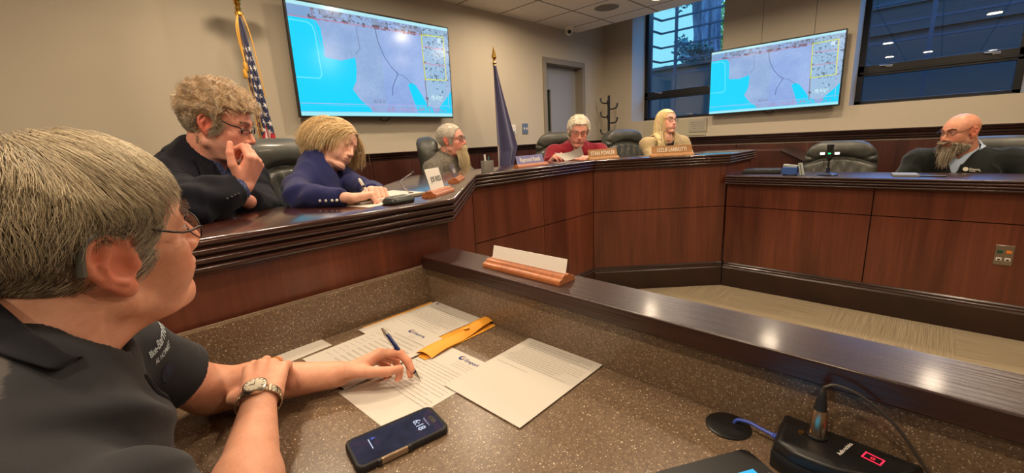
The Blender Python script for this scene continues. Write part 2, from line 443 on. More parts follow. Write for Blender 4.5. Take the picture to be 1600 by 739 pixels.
# wood wainscot and chair rail
def wains(name, p0, p1, z1, n, seams):
    p0 = np.array(p0, float); p1 = np.array(p1, float); d = p1 - p0; L = np.linalg.norm(d); d /= L; nn = np.array(n, float)
    R = np.column_stack([np.r_[d, 0], np.r_[nn, 0], (0, 0, 1)])
    m = MB(); s = [0] + seams + [L]
    for i in range(len(s) - 1):
        a, b = s[i] + .003, s[i + 1] - .003; c = p0 + d * (a + b) / 2 + nn * .010
        m.box((*c, (z1) / 2), (b - a, .020, z1), R)
    return m
m = wains('w', (-3.3, YL - .035), (.52, YL - .035), 1.155, (0, -1), [1.3, 2.6]); m.merge(wains('w', (.52, YL), (DX0 - .05, YL), 1.155, (0, -1), [.55, 1.25, 2.0, 2.45, 3.0]))
m.merge(wains('w', (DX1 + .05, YL), (XR, YL), 1.155, (0, -1), []))
m.merge(wains('w', (XR, 3.38), (XR, -3.7), 1.10, (-1, 0), [.9, 1.75, 2.43, 3.43, 4.6, 5.6]))
struct('trim_1', m, M['paneldk'])
def rail(p0, p1, z0, z1, nn, d0=.012):
    p0 = np.array(p0, float); p1 = np.array(p1, float); nn = np.array(nn, float); H = z1 - z0
    prof = [(0, 0), (d0 + .006, 0), (d0 + .012, .12), (d0 + .012, .22), (d0 + .006, .25), (d0 + .006, .29), (d0 + .02, .34), (d0 + .02, .48), (d0 + .012, .52), (d0 + .012, .56), (d0 + .028, .62), (d0 + .03, .74), (d0 + .02, .78), (d0 + .02, .82), (d0 + .036, .88), (d0 + .036, 1), (0, 1)]
    rings = [np.array([np.r_[p + nn * a, z0 + b * H] for a, b in prof]) for p in (p0, p1)]
    return MB().sweep(rings)
m = rail((-3.3, YL - .035), (.52, YL - .035), 1.15, 1.218, (0, -1)).merge(rail((.50, YL), (DX0 - .05, YL), 1.15, 1.218, (0, -1))).merge(rail((DX1 + .05, YL), (XR, YL), 1.15, 1.218, (0, -1)))
m.merge(rail((XR, YL), (XR, -3.7), 1.115, 1.206, (-1, 0)))
tag(m.build('trim_2', M['espresso'], None, smooth=False), kind='structure')

# ------------------------------------------------------------------ door
dr = thing('door_1', (4.48, YL, .2), None, None); dr['kind'] = 'structure'
m = MB(); f = .052
m.mm(DX0 - f + .01, DX0 + .012, YL - .02, YL + .15, .2, DZ1 + f); m.mm(DX1 - .012, DX1 + f - .01, YL - .02, YL + .15, .2, DZ1 + f); m.mm(DX0, DX1, YL - .02, YL + .15, DZ1 - .012, DZ1 + f)
m.build('door_frame', M['doorframe'], dr, smooth=False, bevel=.003)
m = MB(); y0, y1 = YL + .10, YL + .145; gx0, gx1, gz0, gz1 = 4.215, 4.315, 1.36, 1.86
m.mm(DX0 + .012, gx0, y0, y1, .2, DZ1 - .012); m.mm(gx1, DX1 - .012, y0, y1, .2, DZ1 - .012); m.mm(gx0, gx1, y0, y1, .2, gz0); m.mm(gx0, gx1, y0, y1, gz1, DZ1 - .012)
m.build('door_leaf', M['door'], dr, smooth=False)
m = MB(); m.mm(gx0, gx1, y0 + .012, y0 + .022, gz0, gz1); m.build('door_glass', plain('dark wired door glass', (36, 52, 46), .1), dr, smooth=False)
m = MB(); 
for a in (gx0 - .008, gx1 - .004): m.mm(a, a + .012, y0 - .006, y0 + .004, gz0 - .01, gz1 + .01)
for a in (gz0 - .01, gz1 - .002): m.mm(gx0 - .008, gx1 + .008, y0 - .006, y0 + .004, a, a + .012)
m.build('glazing_bead', M['doorframe'], dr, smooth=False)
m = MB(); m.lathe([(.028, 0), (.028, .008), (.012, .012), (.012, .05)], (DX1 - .09, y0, 1.2), 16, rotm(PI / 2)); m.tube([(DX1 - .09, y0 - .05, 1.2), (DX1 - .2, y0 - .05, 1.2)], .009)
m.build('door_handle', M['steel'], dr)

# ------------------------------------------------------------------ windows
def window(idx, y0, y1):
    w = thing('window_%d' % idx, (XF, (y0 + y1) / 2, SZ), None, None); w['kind'] = 'structure'
    m = MB(); x0, x1 = XF - .055, XF + .03; f = .05
    m.mm(x0, x1, y0, y0 + f, SZ, 3.0); m.mm(x0, x1, y1 - f, y1, SZ, 3.0); m.mm(x0, x1, y0, y1, SZ, SZ + .045); m.mm(x0, x1, y0, y1, 2.95, 3.0); m.mm(x0, x1, y0, y1, 1.725, 1.825)
    m.mm(x0 - .012, x0, y0 + .02, y1 - .02, 1.745, 1.765); m.mm(x0 - .012, x0, y0 + .02, y1 - .02, SZ + .0, SZ + .02)
    m.build('window_frame', M['frame'], w, smooth=False, bevel=.003)
    m = MB(); m.mm(XF - .006, XF, y0 + .04, y1 - .04, 1.815, 2.96); m.build('window_pane', M['glass'], w, smooth=False)
    m = MB(); m.mm(XF - .006, XF, y0 + .04, y1 - .04, SZ + .04, 1.735); m.build('window_pane', M['glass'], w, smooth=False)
    for yy, zz in ((y1 - .24, 1.80), (y0 + .18, 1.80)) + (((y0 + .46, SZ + .055),) if idx == 1 else ()):
        m = MB(); m.box((x0 - .008, yy, zz), (.016, .05, .022)); m.tube([(x0 - .018, yy - .02, zz), (x0 - .03, yy + .03, zz + .006), (x0 - .022, yy + .075, zz + .012)], .006)
        m.build('latch', M['steel'], w, bevel=.002)
window(1, *W1); window(2, *W2)

# ------------------------------------------------------------------ outside
m = MB(); m.mm(5.95, 40, -25, 30, -.3, 0.05); struct('ground_outside', m, plain('dark ground outside', (40, 44, 48), .9))
M['conc'] = wall_mat('weathered concrete', (50, 46, 42))
m = MB(); m.mm(8.6, 9.0, 1.75, 9, 0, 2.50); m.mm(8.6, 9.0, -8, 1.75, 0, 2.56); m.mm(8.55, 9.05, -8, 9, 2.5, 2.56)
tag(m.build('retaining_wall', M['conc'], None, smooth=False), 'dark concrete retaining wall outside, seen through the windows', 'wall')
m = MB(); m.mm(11.5, 12, -9, 3.4, 0, 4.15)
for i in range(8): m.mm(11.46, 11.5, -9, 3.4, .4 + i * .5, .43 + i * .5)
tag(m.build('outside_building', plain('slate siding', (24, 19, 14), .7), None, smooth=False), 'dark sided building outside beyond the windows', 'building')
m = MB()
for y in (4.02, 3.55, 2.55, 1.4, .2, -1.0): m.mm(7.98, 8.02, y - .022, y + .022, 0, 3.8)
m.mm(7.60, 7.64, 3.81, 3.85, 0, 3.8)
for z in (3.52, 3.27, 3.05, 2.80, 2.55, 2.32): m.mm(7.985, 8.015, -3, 3.84, z - .014, z + .014); m.mm(7.62, 8.0, 3.815, 3.845, z - .014, z + .014)
tag(m.build('metal_trellis', plain('blue grey painted steel', (36, 42, 52), .5, .3), None, smooth=False), 'square steel trellis frame standing outside the far left window', 'trellis')
tr = thing('oak_tree', (9.6, 3.85, 0), 'big rough-barked tree outside the far left window', 'tree')
m = MB(); k = 28; rings = []
for i, z in enumerate(np.linspace(0, 6, 40)):
    an = np.linspace(0, 2 * PI, k, endpoint=False); r = .215 + .16 * math.exp(-z / .8) + .05 * np.sin(an * 7 + z * 1.2) + .03 * np.sin(an * 13 - z * 2.3)
    rings.append(np.c_[9.6 + r * np.cos(an), 3.52 + .03 * z + r * np.sin(an), np.full(k, z)])
m.sweep(rings); tb = NT('ridged bark'); v = tb.coord(scale=(14, 14, 2.5)); nn_ = tb.noise(v, 1, 5, .7)
tb.pbr(tb.ramp(nn_, [(.35, lin((62, 66, 78))), (.65, lin((128, 126, 132)))]), .9, 0, tb.bump(nn_, 1, .05))
m.build('trunk', tb.m, tr)
m = MB()
for i in range(10):
    a = rad(36 * i); p0 = np.array([9.6, 3.65, 3.6 + .25 * i]); d = np.array([math.cos(a), math.sin(a), .5])
    m.tube([p0, p0 + d * .8, p0 + d * 1.7 + [0, 0, .2]], [.09, .05, .02], 7)
m.build('branch', tb.m, tr)
def leaves(name, cen, rad3, n, size, mat, parent, seed):
    r = np.random.default_rng(seed); P = r.normal(size=(n, 3)); P /= np.linalg.norm(P, axis=1)[:, None]; P *= r.random((n, 1)) ** .4
    clump = 1 + .25 * np.sin(P[:, :1] * 9) * np.cos(P[:, 1:2] * 8); P = np.asarray(cen) + P * np.asarray(rad3) * clump
    A = r.normal(size=(n, 3)); A /= np.linalg.norm(A, axis=1)[:, None]; B = np.cross(A, r.normal(size=(n, 3))); B /= np.linalg.norm(B, axis=1)[:, None]
    s = size * (.6 + .8 * r.random((n, 1)))
    V = np.stack([P - A * s, P + B * s * .45, P + A * s, P - B * s * .45], 1).reshape(-1, 3)
    F = np.arange(4 * n).reshape(-1, 4); return mesh_obj(name, V, F, mat, parent, smooth=False)
M['leaf'] = plain('dusky green leaves', (64, 98, 96), .6); M['leaf2'] = plain('yellow green leaves', (150, 170, 80), .6)
leaves('foliage', (9.2, 4.0, 4.0), (.6, .35, .30), 420, .05, M['leaf'], tr, 3)
leaves('foliage', (9.4, 4.75, 4.12), (.4, .7, .16), 260, .055, M['leaf'], tr, 4)
leaves('foliage', (9.3, 3.98, 2.95), (.4, .16, .26), 200, .05, M['leaf'], tr, 5)
sh = leaves('evergreen_shrub', (10.2, 4.95, 2.30), (.5, .5, .45), 3000, .06, M['leaf'], None, 6); tag(sh, 'low clipped shrub outside above the retaining wall, left of the tree', 'shrub')
sh = leaves('ivy_shrub', (9.12, 3.62, 2.80), (.05, .34, .20), 700, .05, M['leaf'], None, 8); tag(sh, 'green shrub at the foot of the big tree outside', 'shrub')
sh = leaves('yellow_green_bush', (12.6, 4.2, 3.4), (.4, .45, 1.2), 1500, .07, M['leaf2'], None, 9); tag(sh, 'yellow-green bush seen right of the big tree outside', 'shrub')  # bush leaves in one flat yellow-green

# ------------------------------------------------------------------ ceiling and wall fittings
LIGHTS = [(4.3, 2.1), (4.3, .9), (4.3, -.2), (3.25, 1.5), (3.08, -.35), (1.95, 2.45), (.75, 2.5), (-.28, .3), (-.28, .86), (1.75, .75),
          (-1.3, 2.3), (.6, -1.4), (2.1, -1.4), (-1.5, -.6), (3.6, -1.5), (.95, 1.35), (3.2, 2.75)]  # some read from reflections, some added as fill and wall wash
for i, (x, y) in enumerate(LIGHTS):
    t = thing('recessed_downlight', (x, y, CZ), 'round recessed ceiling downlight, one of a set partly added for fill', 'light', 'recessed downlights in the ceiling')
    m = MB(); m.lathe([(.062, -.001), (.085, -.001), (.088, -.006), (.064, -.004), (.062, -.001)], (x, y, CZ), 28); m.build('trim_ring', M['white'], t)
    m = MB(); m.lathe([(.062, -.001), (.062, -.0025)], (x, y, CZ), 24); m.build('lens', emit('downlight lens %d' % i, (255, 214, 160), 6.0) if i == 0 else bpy.data.materials['downlight lens 0'], t, smooth=False)
    ld = bpy.data.lights.new('downlight_%d' % i, 'AREA'); ld.shape = 'DISK'; ld.size = .13; ld.energy = 14.0; ld.color = (1.0, .79, .56); ld.spread = rad(172)
    lo = bpy.data.objects.new('downlight_lamp', ld); COL.objects.link(lo); lo.location = (0, 0, -.012); lo.parent = t
def ceiling_speaker(x, y, r):
    t = thing('ceiling_speaker', (x, y, CZ), 'round grilled speaker set in the ceiling tiles above the door' if x > 3.6 else 'small round detector on the ceiling at the top edge of the photo', 'speaker')
    m = MB(); m.lathe([(r, 0), (r, -.005), (r - .012, -.009), (0, -.007)], (x, y, CZ), 36); m.build('grille', plain('speaker grille', (128, 122, 114), .7), t)
    m = MB(); m.lathe([(r + .006, 0), (r + .006, -.004), (r, -.007), (r - .002, -.004)], (x, y, CZ), 36); m.build('rim', M['white'], t)
ceiling_speaker(4.13, 2.575, .125); ceiling_speaker(3.35, 2.82, .05)
t = thing('dome_camera', (4.40, 3.26, CZ), 'white dome security camera on the ceiling above the door', 'camera')
m = MB(); m.lathe([(.058, 0), (.058, -.02), (.052, -.026), (.048, -.05)], (4.40, 3.26, CZ), 24); m.build('mount', M['white'], t)
m = MB(); m.ell((4.40, 3.255, CZ - .062), .046, 20); m.build('camera_ball', M['white'], t)
m = MB(); dv = nrm([-.72, -.65, -.25]); m.tube([np.array([4.40, 3.255, CZ - .062]) + dv * .036, np.array([4.40, 3.255, CZ - .062]) + dv * .049], .022, 16); m.build('lens', M['black'], t)
# wall plates
t = thing('thermostat', (3.51, YL, 1.335), 'small white wall sensor left of the door', 'thermostat')
m = MB(); m.box((3.51, YL - .012, 1.388), (.07, .024, .105)); m.build('case', M['white'], t, bevel=.006)
m = MB(); m.box((3.512, YL - .026, 1.36), (.022, .004, .022)); m.build('dial', M['steel'], t, bevel=.001)
t = thing('switch_plate', (3.716, YL, 1.335), 'bluish metal switch plate between the white sensor and the door', 'switch plate')
m = MB(); m.box((3.716, YL - .003, 1.395), (.098, .006, .118)); m.build('plate', plain('satin switch plate', (128, 142, 168), .35, .6), t, bevel=.002)  # plate has one flat grey-blue colour
for k_ in (-.022, .022):
    m = MB(); m.box((3.716 + k_, YL - .010, 1.395), (.012, .014, .026)); m.build('toggle', M['white'], t, bevel=.002)
# notice panels under the first window
t = thing('notice_board', (XR, 2.385, 1.213), 'flat cream panel with framed notice under the far left window', 'notice')
m = MB(); m.box((XR - .005, 2.385, 1.325), (.010, .80, .205)); m.build('backing', wall_mat('cream panel', (178, 170, 148)), t, bevel=.002)
m = MB(); m.box((XR - .014, 2.08, 1.34), (.008, .21, .155)); m.box((XR - .019, 2.08, 1.34), (.003, .18, .125)); m.build('framed_notice', plain('grey framed notice', (166, 160, 146), .4), t, bevel=.002)
m = MB()
for r_ in range(4):
    for c_ in range(5): m.box((XR - .0212, 2.145 - .03 * c_ - (.004 * r_), 1.378 - .024 * r_), (.001, .022 - .004 * ((r_ + c_) % 3), .006))
m.build('notice_print', plain('faded print', (112, 108, 102), .8), t, smooth=False)

# ------------------------------------------------------------------ screens
def raster_map(nx=420, ny=236):
    u, v = np.meshgrid(np.linspace(0, 1, nx), np.linspace(0, 1, ny))  # v downwards
    P = np.c_[u.ravel() * 1.78, v.ravel(), np.zeros(nx * ny)]
    n1 = fbm(P, 5, 1, 4).reshape(ny, nx); n2 = vnoise(P, 70, 5).reshape(ny, nx); n3 = vnoise(P, 28, 9).reshape(ny, nx)
    C = np.array([150, 178, 222.]) + n1[..., None] * np.array([12, 10, 6]) + n2[..., None] * 6
    C[..., 2] += 8 * (u > .5)
    def pts_in(poly):
        x, y = u, v; ins = np.zeros(u.shape, bool); n = len(poly)
        for i in range(n):
            x0, y0 = poly[i]; x1, y1 = poly[(i + 1) % n]
            c = ((y0 > y) != (y1 > y)); c &= x < (x1 - x0) * (y - y0) / (y1 - y0 + 1e-12) + x0; ins ^= c
        return ins
    def seg(pl, w, c, a=1.0):
        d = np.full(u.shape, 9.)
        for (x0, y0), (x1, y1) in zip(pl[:-1], pl[1:]):
            ax, ay, bx, by = x0 * 1.78, y0, x1 * 1.78, y1; L = (bx - ax) ** 2 + (by - ay) ** 2 + 1e-12
            t = np.clip(((u * 1.78 - ax) * (bx - ax) + (v - ay) * (by - ay)) / L, 0, 1)
            d = np.minimum(d, np.hypot(u * 1.78 - ax - t * (bx - ax), v - ay - t * (by - ay)))
        k = (np.clip(1.3 - d / w, 0, 1) * a)[..., None]; C[:] = C * (1 - k) + np.array(c, float) * k
    def fill(mask, c, a=1.0): C[mask] = C[mask] * (1 - a) + np.array(c, float) * a
    # darker farmland strip along the top road and around the town
    k = (v > .035) & (v < .125) & (u > .12); fill(k & (n3 > -.1), (128, 140, 168), .6); fill(k & (n2 > .25), (92, 96, 104), .7)
    fill((v < .125) & (u < .12), (120, 160, 205), .7)
    k = (u > .79) & (v > .04) & (v < .9); fill(k, (158, 196, 222), .7); fill(k & (n2 > .35) & (v < .62), (88, 106, 118), .8); fill(k & (n2 < -.6), (196, 218, 232), .8)
    fill(k & (n3 > .72), (70, 84, 92), .7)
    k = (u > .1) & (u < .75) & (abs(v - .115) < .02) & (n2 + n3 > .1); fill(k, (84, 70, 74), .7)
    cy = (0, 214, 255)
    fill(pts_in([(0, .14), (.135, .14), (.158, .2), (.165, .46), (.25, .475), (.335, .435), (.335, .56), (.325, .66), (.30, .74), (.34, .84), (.40, .93), (.41, .96), (0, .96)]), cy)
    fill(pts_in([(.665, .66), (.69, .635), (.72, .66), (.765, .77), (.80, .875), (.80, .95), (.72, .95), (.70, .84)]), cy)
    fill(pts_in([(.885, .96), (.90, .88), (.95, .80), (1, .70), (1, .96)]), cy)
    fill(pts_in([(.715, .885), (.82, .885), (.86, .96), (.73, .96)]), (30, 214, 250))
    seg([(0, .165), (.09, .165), (.115, .19), (.125, .25), (.135, .62), (.12, .655), (0, .655)], .006, (120, 236, 255))
    seg([(.36, .14), (.365, .27), (.37, .34), (.34, .40)], .0035, (98, 112, 150), .8)
    seg([(.475, .13), (.485, .25), (.52, .40), (.565, .50), (.60, .555), (.575, .63), (.555, .70), (.55, .78)], .005, (74, 92, 140), .85)
    seg([(.60, .555), (.64, .57), (.68, .63), (.70, .66)], .0035, (90, 108, 152), .8)
    seg([(.565, .44), (.60, .55)], .002, (105, 120, 160), .6)
    seg([(0, .13), (.12, .128), (.5, .12), (.79, .115)], .004, (206, 120, 150)); seg([(.12, .04), (.125, .13)], .006, (150, 110, 130)); seg([(.125, .13), (.16, .45)], .002, (205, 140, 175), .8)
    seg([(.79, .115), (.795, .60), (.80, .90)], .006, (126, 92, 108), .9)
    seg([(.80, .235), (.965, .245)], .004, (220, 110, 140)); seg([(.80, .415), (.965, .42)], .004, (220, 110, 140))
    seg([(.965, .10), (.975, .92)], .003, (205, 175, 220)); seg([(.99, .06), (.985, .7)], .002, (205, 175, 220), .7)
    seg([(.79, .115), (.96, .105), (.965, .58), (.797, .59), (.79, .115)], .006, (232, 240, 70))
    k = (v > .90) & (v < .955) & (u > .4) & (u < .95) & (n2 > .1) & (u * 40 % 1 > .3); fill(k, (168, 150, 190), .8)
    seg([(0, .885), (.4, .885), (1, .875)], .003, (196, 172, 232)); seg([(0, .905), (1, .895)], .002, (120, 200, 240)); seg([(.42, .93), (.95, .925)], .002, (200, 160, 210))
    k = (abs(u - .46) < .04) & (abs(v - .845) < .02) & (n2 > 0); fill(k, (128, 136, 172), .6)
    k = (abs(u - .88) < .045) & (abs(v - .79) < .03) & (n2 > -.1); fill(k, (200, 236, 246), .9)
    k = (abs(u - .925) < .015) & (abs(v - .15) < .03) & (n2 > -.2); fill(k, (210, 236, 250), .9)
    fill(v < .032, (178, 234, 244)); fill(v > .962, (160, 236, 250))
    C = np.clip(C, 0, 255) / 255.0
    return np.where(C <= .04045, C / 12.92, ((C + .055) / 1.055) ** 2.4)
MAPC = raster_map(); M['screen'] = attr_mat('aerial map on screen', emis=1.0)
def tv(name, label, c, xdir, ndir, w, h, tilt, mount_to):
    """c centre of display; xdir to the viewer's right; ndir towards the room"""
    x = nrm(xdir); n0 = nrm(ndir); up = np.array([0, 0, 1.]); n = nrm(n0 * math.cos(tilt) - up * math.sin(tilt)); y = np.cross(n, x)
    c = np.asarray(c, float); R = np.column_stack([x, n, y])
    t = thing(name, tuple(c - up * h / 2), label, 'television')
    m = MB(); m.box(c - n * .022, (w + .022, .036, h + .026), R); m.build('bezel', M['black'], t, smooth=False, bevel=.004)
    m = MB(); m.box(c - n * .055, (w * .7, .035, h * .62), R); m.build('rear_housing', M['blackm'], t, smooth=False, bevel=.008)
    ny, nx = MAPC.shape[:2]; g = np.stack(np.meshgrid(np.linspace(-.5, .5, nx), np.linspace(.5, -.5, ny)), -1)
    P = c + n * -.003 + g[..., :1] * w * x + g[..., 1:] * h * y
    m = MB(); m.grid(P); m.build('screen', M['screen'], t, smooth=False, col=MAPC.reshape(-1, 3))
    m = MB(); d = abs(mount_to); m.box(c - n * .07 - n0 * (d - .07) / 2, (.35, d - .05, .3), R); m.build('wall_bracket', M['blackm'], t, smooth=False)
    m = MB(); k = c - y * (h / 2 + .0) - n * .05; m.tube([k + x * a * .5 - up * (.04 * math.cos(a * PI / .24) if abs(a) < .12 else 0) for a in np.linspace(-.12, .12, 13)], .005, 6); m.build('cable', M['black'], t)
    return t
tv('wall_television', 'large flat television with aerial map on the left wall, above the writing woman', (1.912 - .0, 3.285, 1.90), (1, 0, 0), (0, -1, 0), 1.375, .767, rad(1.5), .115)
tv('wall_television', 'large flat television with aerial map on the far wall between the two windows', (5.275, 1.318, 1.79), (0, -1, 0), (-1, 0, 0), 1.205, .665, rad(1.0), .115)
# ------------------------------------------------------------------ counters
def offset_poly(pts, d):
    """offset open polyline to its right side by d"""
    P = np.asarray(pts, float); out = []
    for i in range(len(P)):
        ns = []
        if i > 0: t = nrm(P[i] - P[i - 1]); ns.append(np.array([t[1], -t[0]]))
        if i < len(P) - 1: t = nrm(P[i + 1] - P[i]); ns.append(np.array([t[1], -t[0]]))
        if len(ns) == 1: out.append(P[i] + ns[0] * d)
        else:
            b = nrm(ns[0] + ns[1]); out.append(P[i] + b * d / (b @ ns[0]))
    return np.array(out)
def strip_poly(pts, a, b): return list(offset_poly(pts, a)) + list(offset_poly(pts, b))[::-1]
def moulded(mb, pts, prof, mi=0):
    """profile: list of (outward offset, z) swept along polyline"""
    rings = []
    offs = [offset_poly(pts, a) for a, z in prof]
    for i in range(len(pts)): rings.append(np.array([np.r_[offs[k][i], prof[k][1]] for k in range(len(prof))]))
    return mb.sweep(rings, True, True, mi)
def reeds(n, ztop, h, out, step, inner):
    """n stacked half-round nosings"""
    prof = [(inner, ztop)]; dz = h / n
    for i in range(n):
        z0 = ztop - i * dz; o = out - step * i; r = dz * .40
        prof += [(o - .008, z0)]
        for a in np.linspace(60, -75, 7): prof.append((o - r + r * math.cos(rad(a)), z0 - dz * .44 + r * math.sin(rad(a)) * 1.05))
        prof += [(o - .014, z0 - dz * .90), (o - .014, z0 - dz)]
    prof.append((inner, ztop - h)); return prof
# council dais: polyline of the panel face (the room well lies to its right)
PF = [(-1.9, 1.165), (.86, 1.165), (1.61, 1.915), (2.875, 1.915), (3.628, 1.162), (4.27, 1.162)]
dais = thing('council_dais', (1.4, 1.5, 0), 'long angled dark wood council dais with reeded cap curving round the well', 'dais')
m = MB(); prof = reeds(4, 1.084, .082, .034, .0015, -.38); moulded(m, PF, prof); m.build('countertop', M['capx'], dais, angle=27)
def facepanels(pts, z0, z1, seam, inset, splits, mb):
    """individual veneer panels with reveal gaps; splits: per segment list of extra cut fractions"""
    for i in range(len(pts) - 1):
        a = np.array(pts[i]); b = np.array(pts[i + 1]); d = b - a; L = np.linalg.norm(d); d /= L; nn = np.array([d[1], -d[0]])
        cuts = [0] + [x for x in splits.get(i, [])] + [L]
        R = np.column_stack([np.r_[d, 0], np.r_[nn, 0], (0, 0, 1)])
        for j in range(len(cuts) - 1):
            g0 = .003 if not (i == 1 and j == 0) else 0; s0, s1 = cuts[j] + g0, cuts[j + 1] - .003
            if i == 0 and j == len(cuts) - 2: s1 = L + .002
            for q0, q1 in ((z0, seam - .003), (seam + .003, z1)) if not (i in NOSEAM) else ((z0, z1),):
                c = a + d * (s0 + s1) / 2 - nn * .012; mb.box((*c, (q0 + q1) / 2), (s1 - s0, .024, q1 - q0), R)
NOSEAM = {0, 1}
m = MB(); facepanels(PF, .20, 1.004, .666, 0, {0: [1.1], 2: [.645]}, m); m.build('front_panel', M['panel'], dais, smooth=False)
m = MB(); m.prism(strip_poly(PF, -.02, -.05), .0, 1.0); m.build('panel_backing', M['groove'], dais, smooth=False)
m = MB(); bp = [(-.02, .0), (.024, .0), (.024, .155), (.018, .165), (.018, .175), (.012, .18), (.012, .192), (.004, .2), (-.02, .2)]; moulded(m, PF[1:5], bp); m.build('plinth', M['espresso'], dais, smooth=False)
for xa_ in (4.24, -1.9):
    m = MB(); m.mm(xa_, xa_ + .03, 1.19, 1.52, 0, 1.0); m.build('end_panel', M['panel'], dais, smooth=False)

# staff counter on the right
RF = [(3.628, 1.15), (3.628, -2.4)]
rc = thing('staff_counter', (3.7, -.6, 0), 'lower straight dark wood counter on the right with reeded cap', 'counter')
m = MB(); moulded(m, RF, reeds(4, .916, .072, .053, .0015, -.40)); m.build('countertop', M['capy'], rc, angle=27)
NOSEAM = set()
m = MB(); facepanels(RF, .20, .845, .666, 0, {0: [.905, 2.35]}, m); m.build('front_panel', M['panel'], rc, smooth=False)
m = MB(); m.prism(strip_poly(RF, -.02, -.05), .0, .85); m.build('panel_backing', M['groove'], rc, smooth=False)
m = MB(); moulded(m, [(3.628, 1.14), (3.628, -2.4)], bp); m.build('plinth', M['espresso'], rc, smooth=False)
t = thing('outlet_plate', (3.628, -.36, .428), 'steel outlet plate with green and orange sockets on the right counter face', 'outlet')
m = MB(); m.box((3.625, -.360, .486), (.006, .072, .116)); m.build('plate', M['steel'], t, bevel=.0015)
for dy, dz, mt in ((.017, .02, plain('green socket', (24, 74, 52), .4)), (-.017, .02, plain('orange socket', (222, 128, 44), .4)), (.017, -.024, M['white']), (-.017, -.024, M['white'])):
    m = MB(); m.box((3.6205, -.360 + dy, .486 + dz), (.006, .022, .017)); m.box((3.6165, -.360 + dy, .486 + dz - .001), (.003, .011, .008), mi=1); m.build('socket', [mt, M['black']] if mt is M['white'] else mt, t, bevel=.001)
for dz in (.05, -.05):
    m = MB(); m.box((3.6205, -.36, .486 + dz), (.004, .006, .006)); m.build('screw', M['steel'], t, bevel=.001)

# near work desk with raised ledge
nd = thing('work_desk', (.4, .3, 0), 'speckled brown laminate work desk in the foreground with upstand along two sides', 'desk')
m = MB(); m.mm(-.03, .742, -1.3, 1.13, .722, .76); m.build('desktop', M['lam'], nd, bevel=.003)
m = MB(); m.mm(.742, .757, -1.3, 1.147, .722, .876); m.mm(-1.2, .757, 1.130, 1.147, .722, .880); m.build('upstand', M['lam'], nd, bevel=.0012)
m = MB(); m.mm(-1.2, .745, 1.1475, 1.150, .8785, .8812); m.build('edge_strip', M['lamedge'], nd, smooth=False)
m = MB(); m.mm(.0, .742, 1.05, 1.12, .55, .722); m.mm(-.01, .02, -1.25, -1.2, 0, .722); m.mm(.68, .757, -1.28, 1.1, 0, .722); m.build('desk_frame', M['espresso'], nd, smooth=False)
m = MB(); m.mm(.757, .80, -1.3, 1.135, 0, .876); m.build('front_panel', M['panel'], nd, smooth=False)
lg = MB(); lg.mm(.722, .851, -1.3, 1.135, .8785, .9165); o = lg.build('ledge_top', M['capy'], None, bevel=.003)
tag(o, 'glossy dark wood ledge running along the top of the foreground desk', 'ledge')
t = thing('cable_grommet', (.7075, .198, .7602), 'round black cable grommet in the foreground desktop with a blue cable through it', 'grommet')
m = MB(); c = (.7065, .198, .7602); m.lathe([(.036, .0), (.036, .0025), (.033, .0042), (.010, .0045)], c, 36); m.build('ring', M['black'], t)
m = MB(); m.lathe([(.0105, .0040), (.0105, .0049)], (.716, .190, .7602), 20); m.build('dark_hole_disc', plain('hole black', (2, 2, 2), 1), t)  # solid black disc painted as the shade inside the hole

# ------------------------------------------------------------------ papers on the desk
def quad_frame(c, ang): a = rad(ang); return np.array(c, float), np.array([math.cos(a), math.sin(a), 0]), np.array([-math.sin(a), math.cos(a), 0])
DZ0 = .7602
def logo(mb, o, x, y, s, mi_navy, mi_or, txt='Emporia'):
    """round emblem with a white wave and the town name; x reading direction, y up direction"""
    o = np.asarray(o, float); an = np.linspace(0, 2 * PI, 28, endpoint=False); z = np.cross(x, y)
    def disc(cc, r, mi, lift, a0=0, a1=2 * PI, k=24):
        A = np.linspace(a0, a1, k); mb.add([cc + z * lift] + [cc + x * r * math.cos(a) + y * r * math.sin(a) + z * lift for a in A], [(0, i + 1, i + 2) for i in range(k - 1)], mi)
    disc(o, s * .5, mi_navy, .0003); disc(o + x * s * .12 + y * s * .08, s * .30, 0, .00045); disc(o + x * s * .14 - y * s * .02, s * .20, mi_or, .0006, 0, PI)
    if txt: add_text(mb, txt, s * .85, o + x * s * .75 - y * s * .12, x, y, mi_navy, True, 'LEFT', 1.0, .0003)
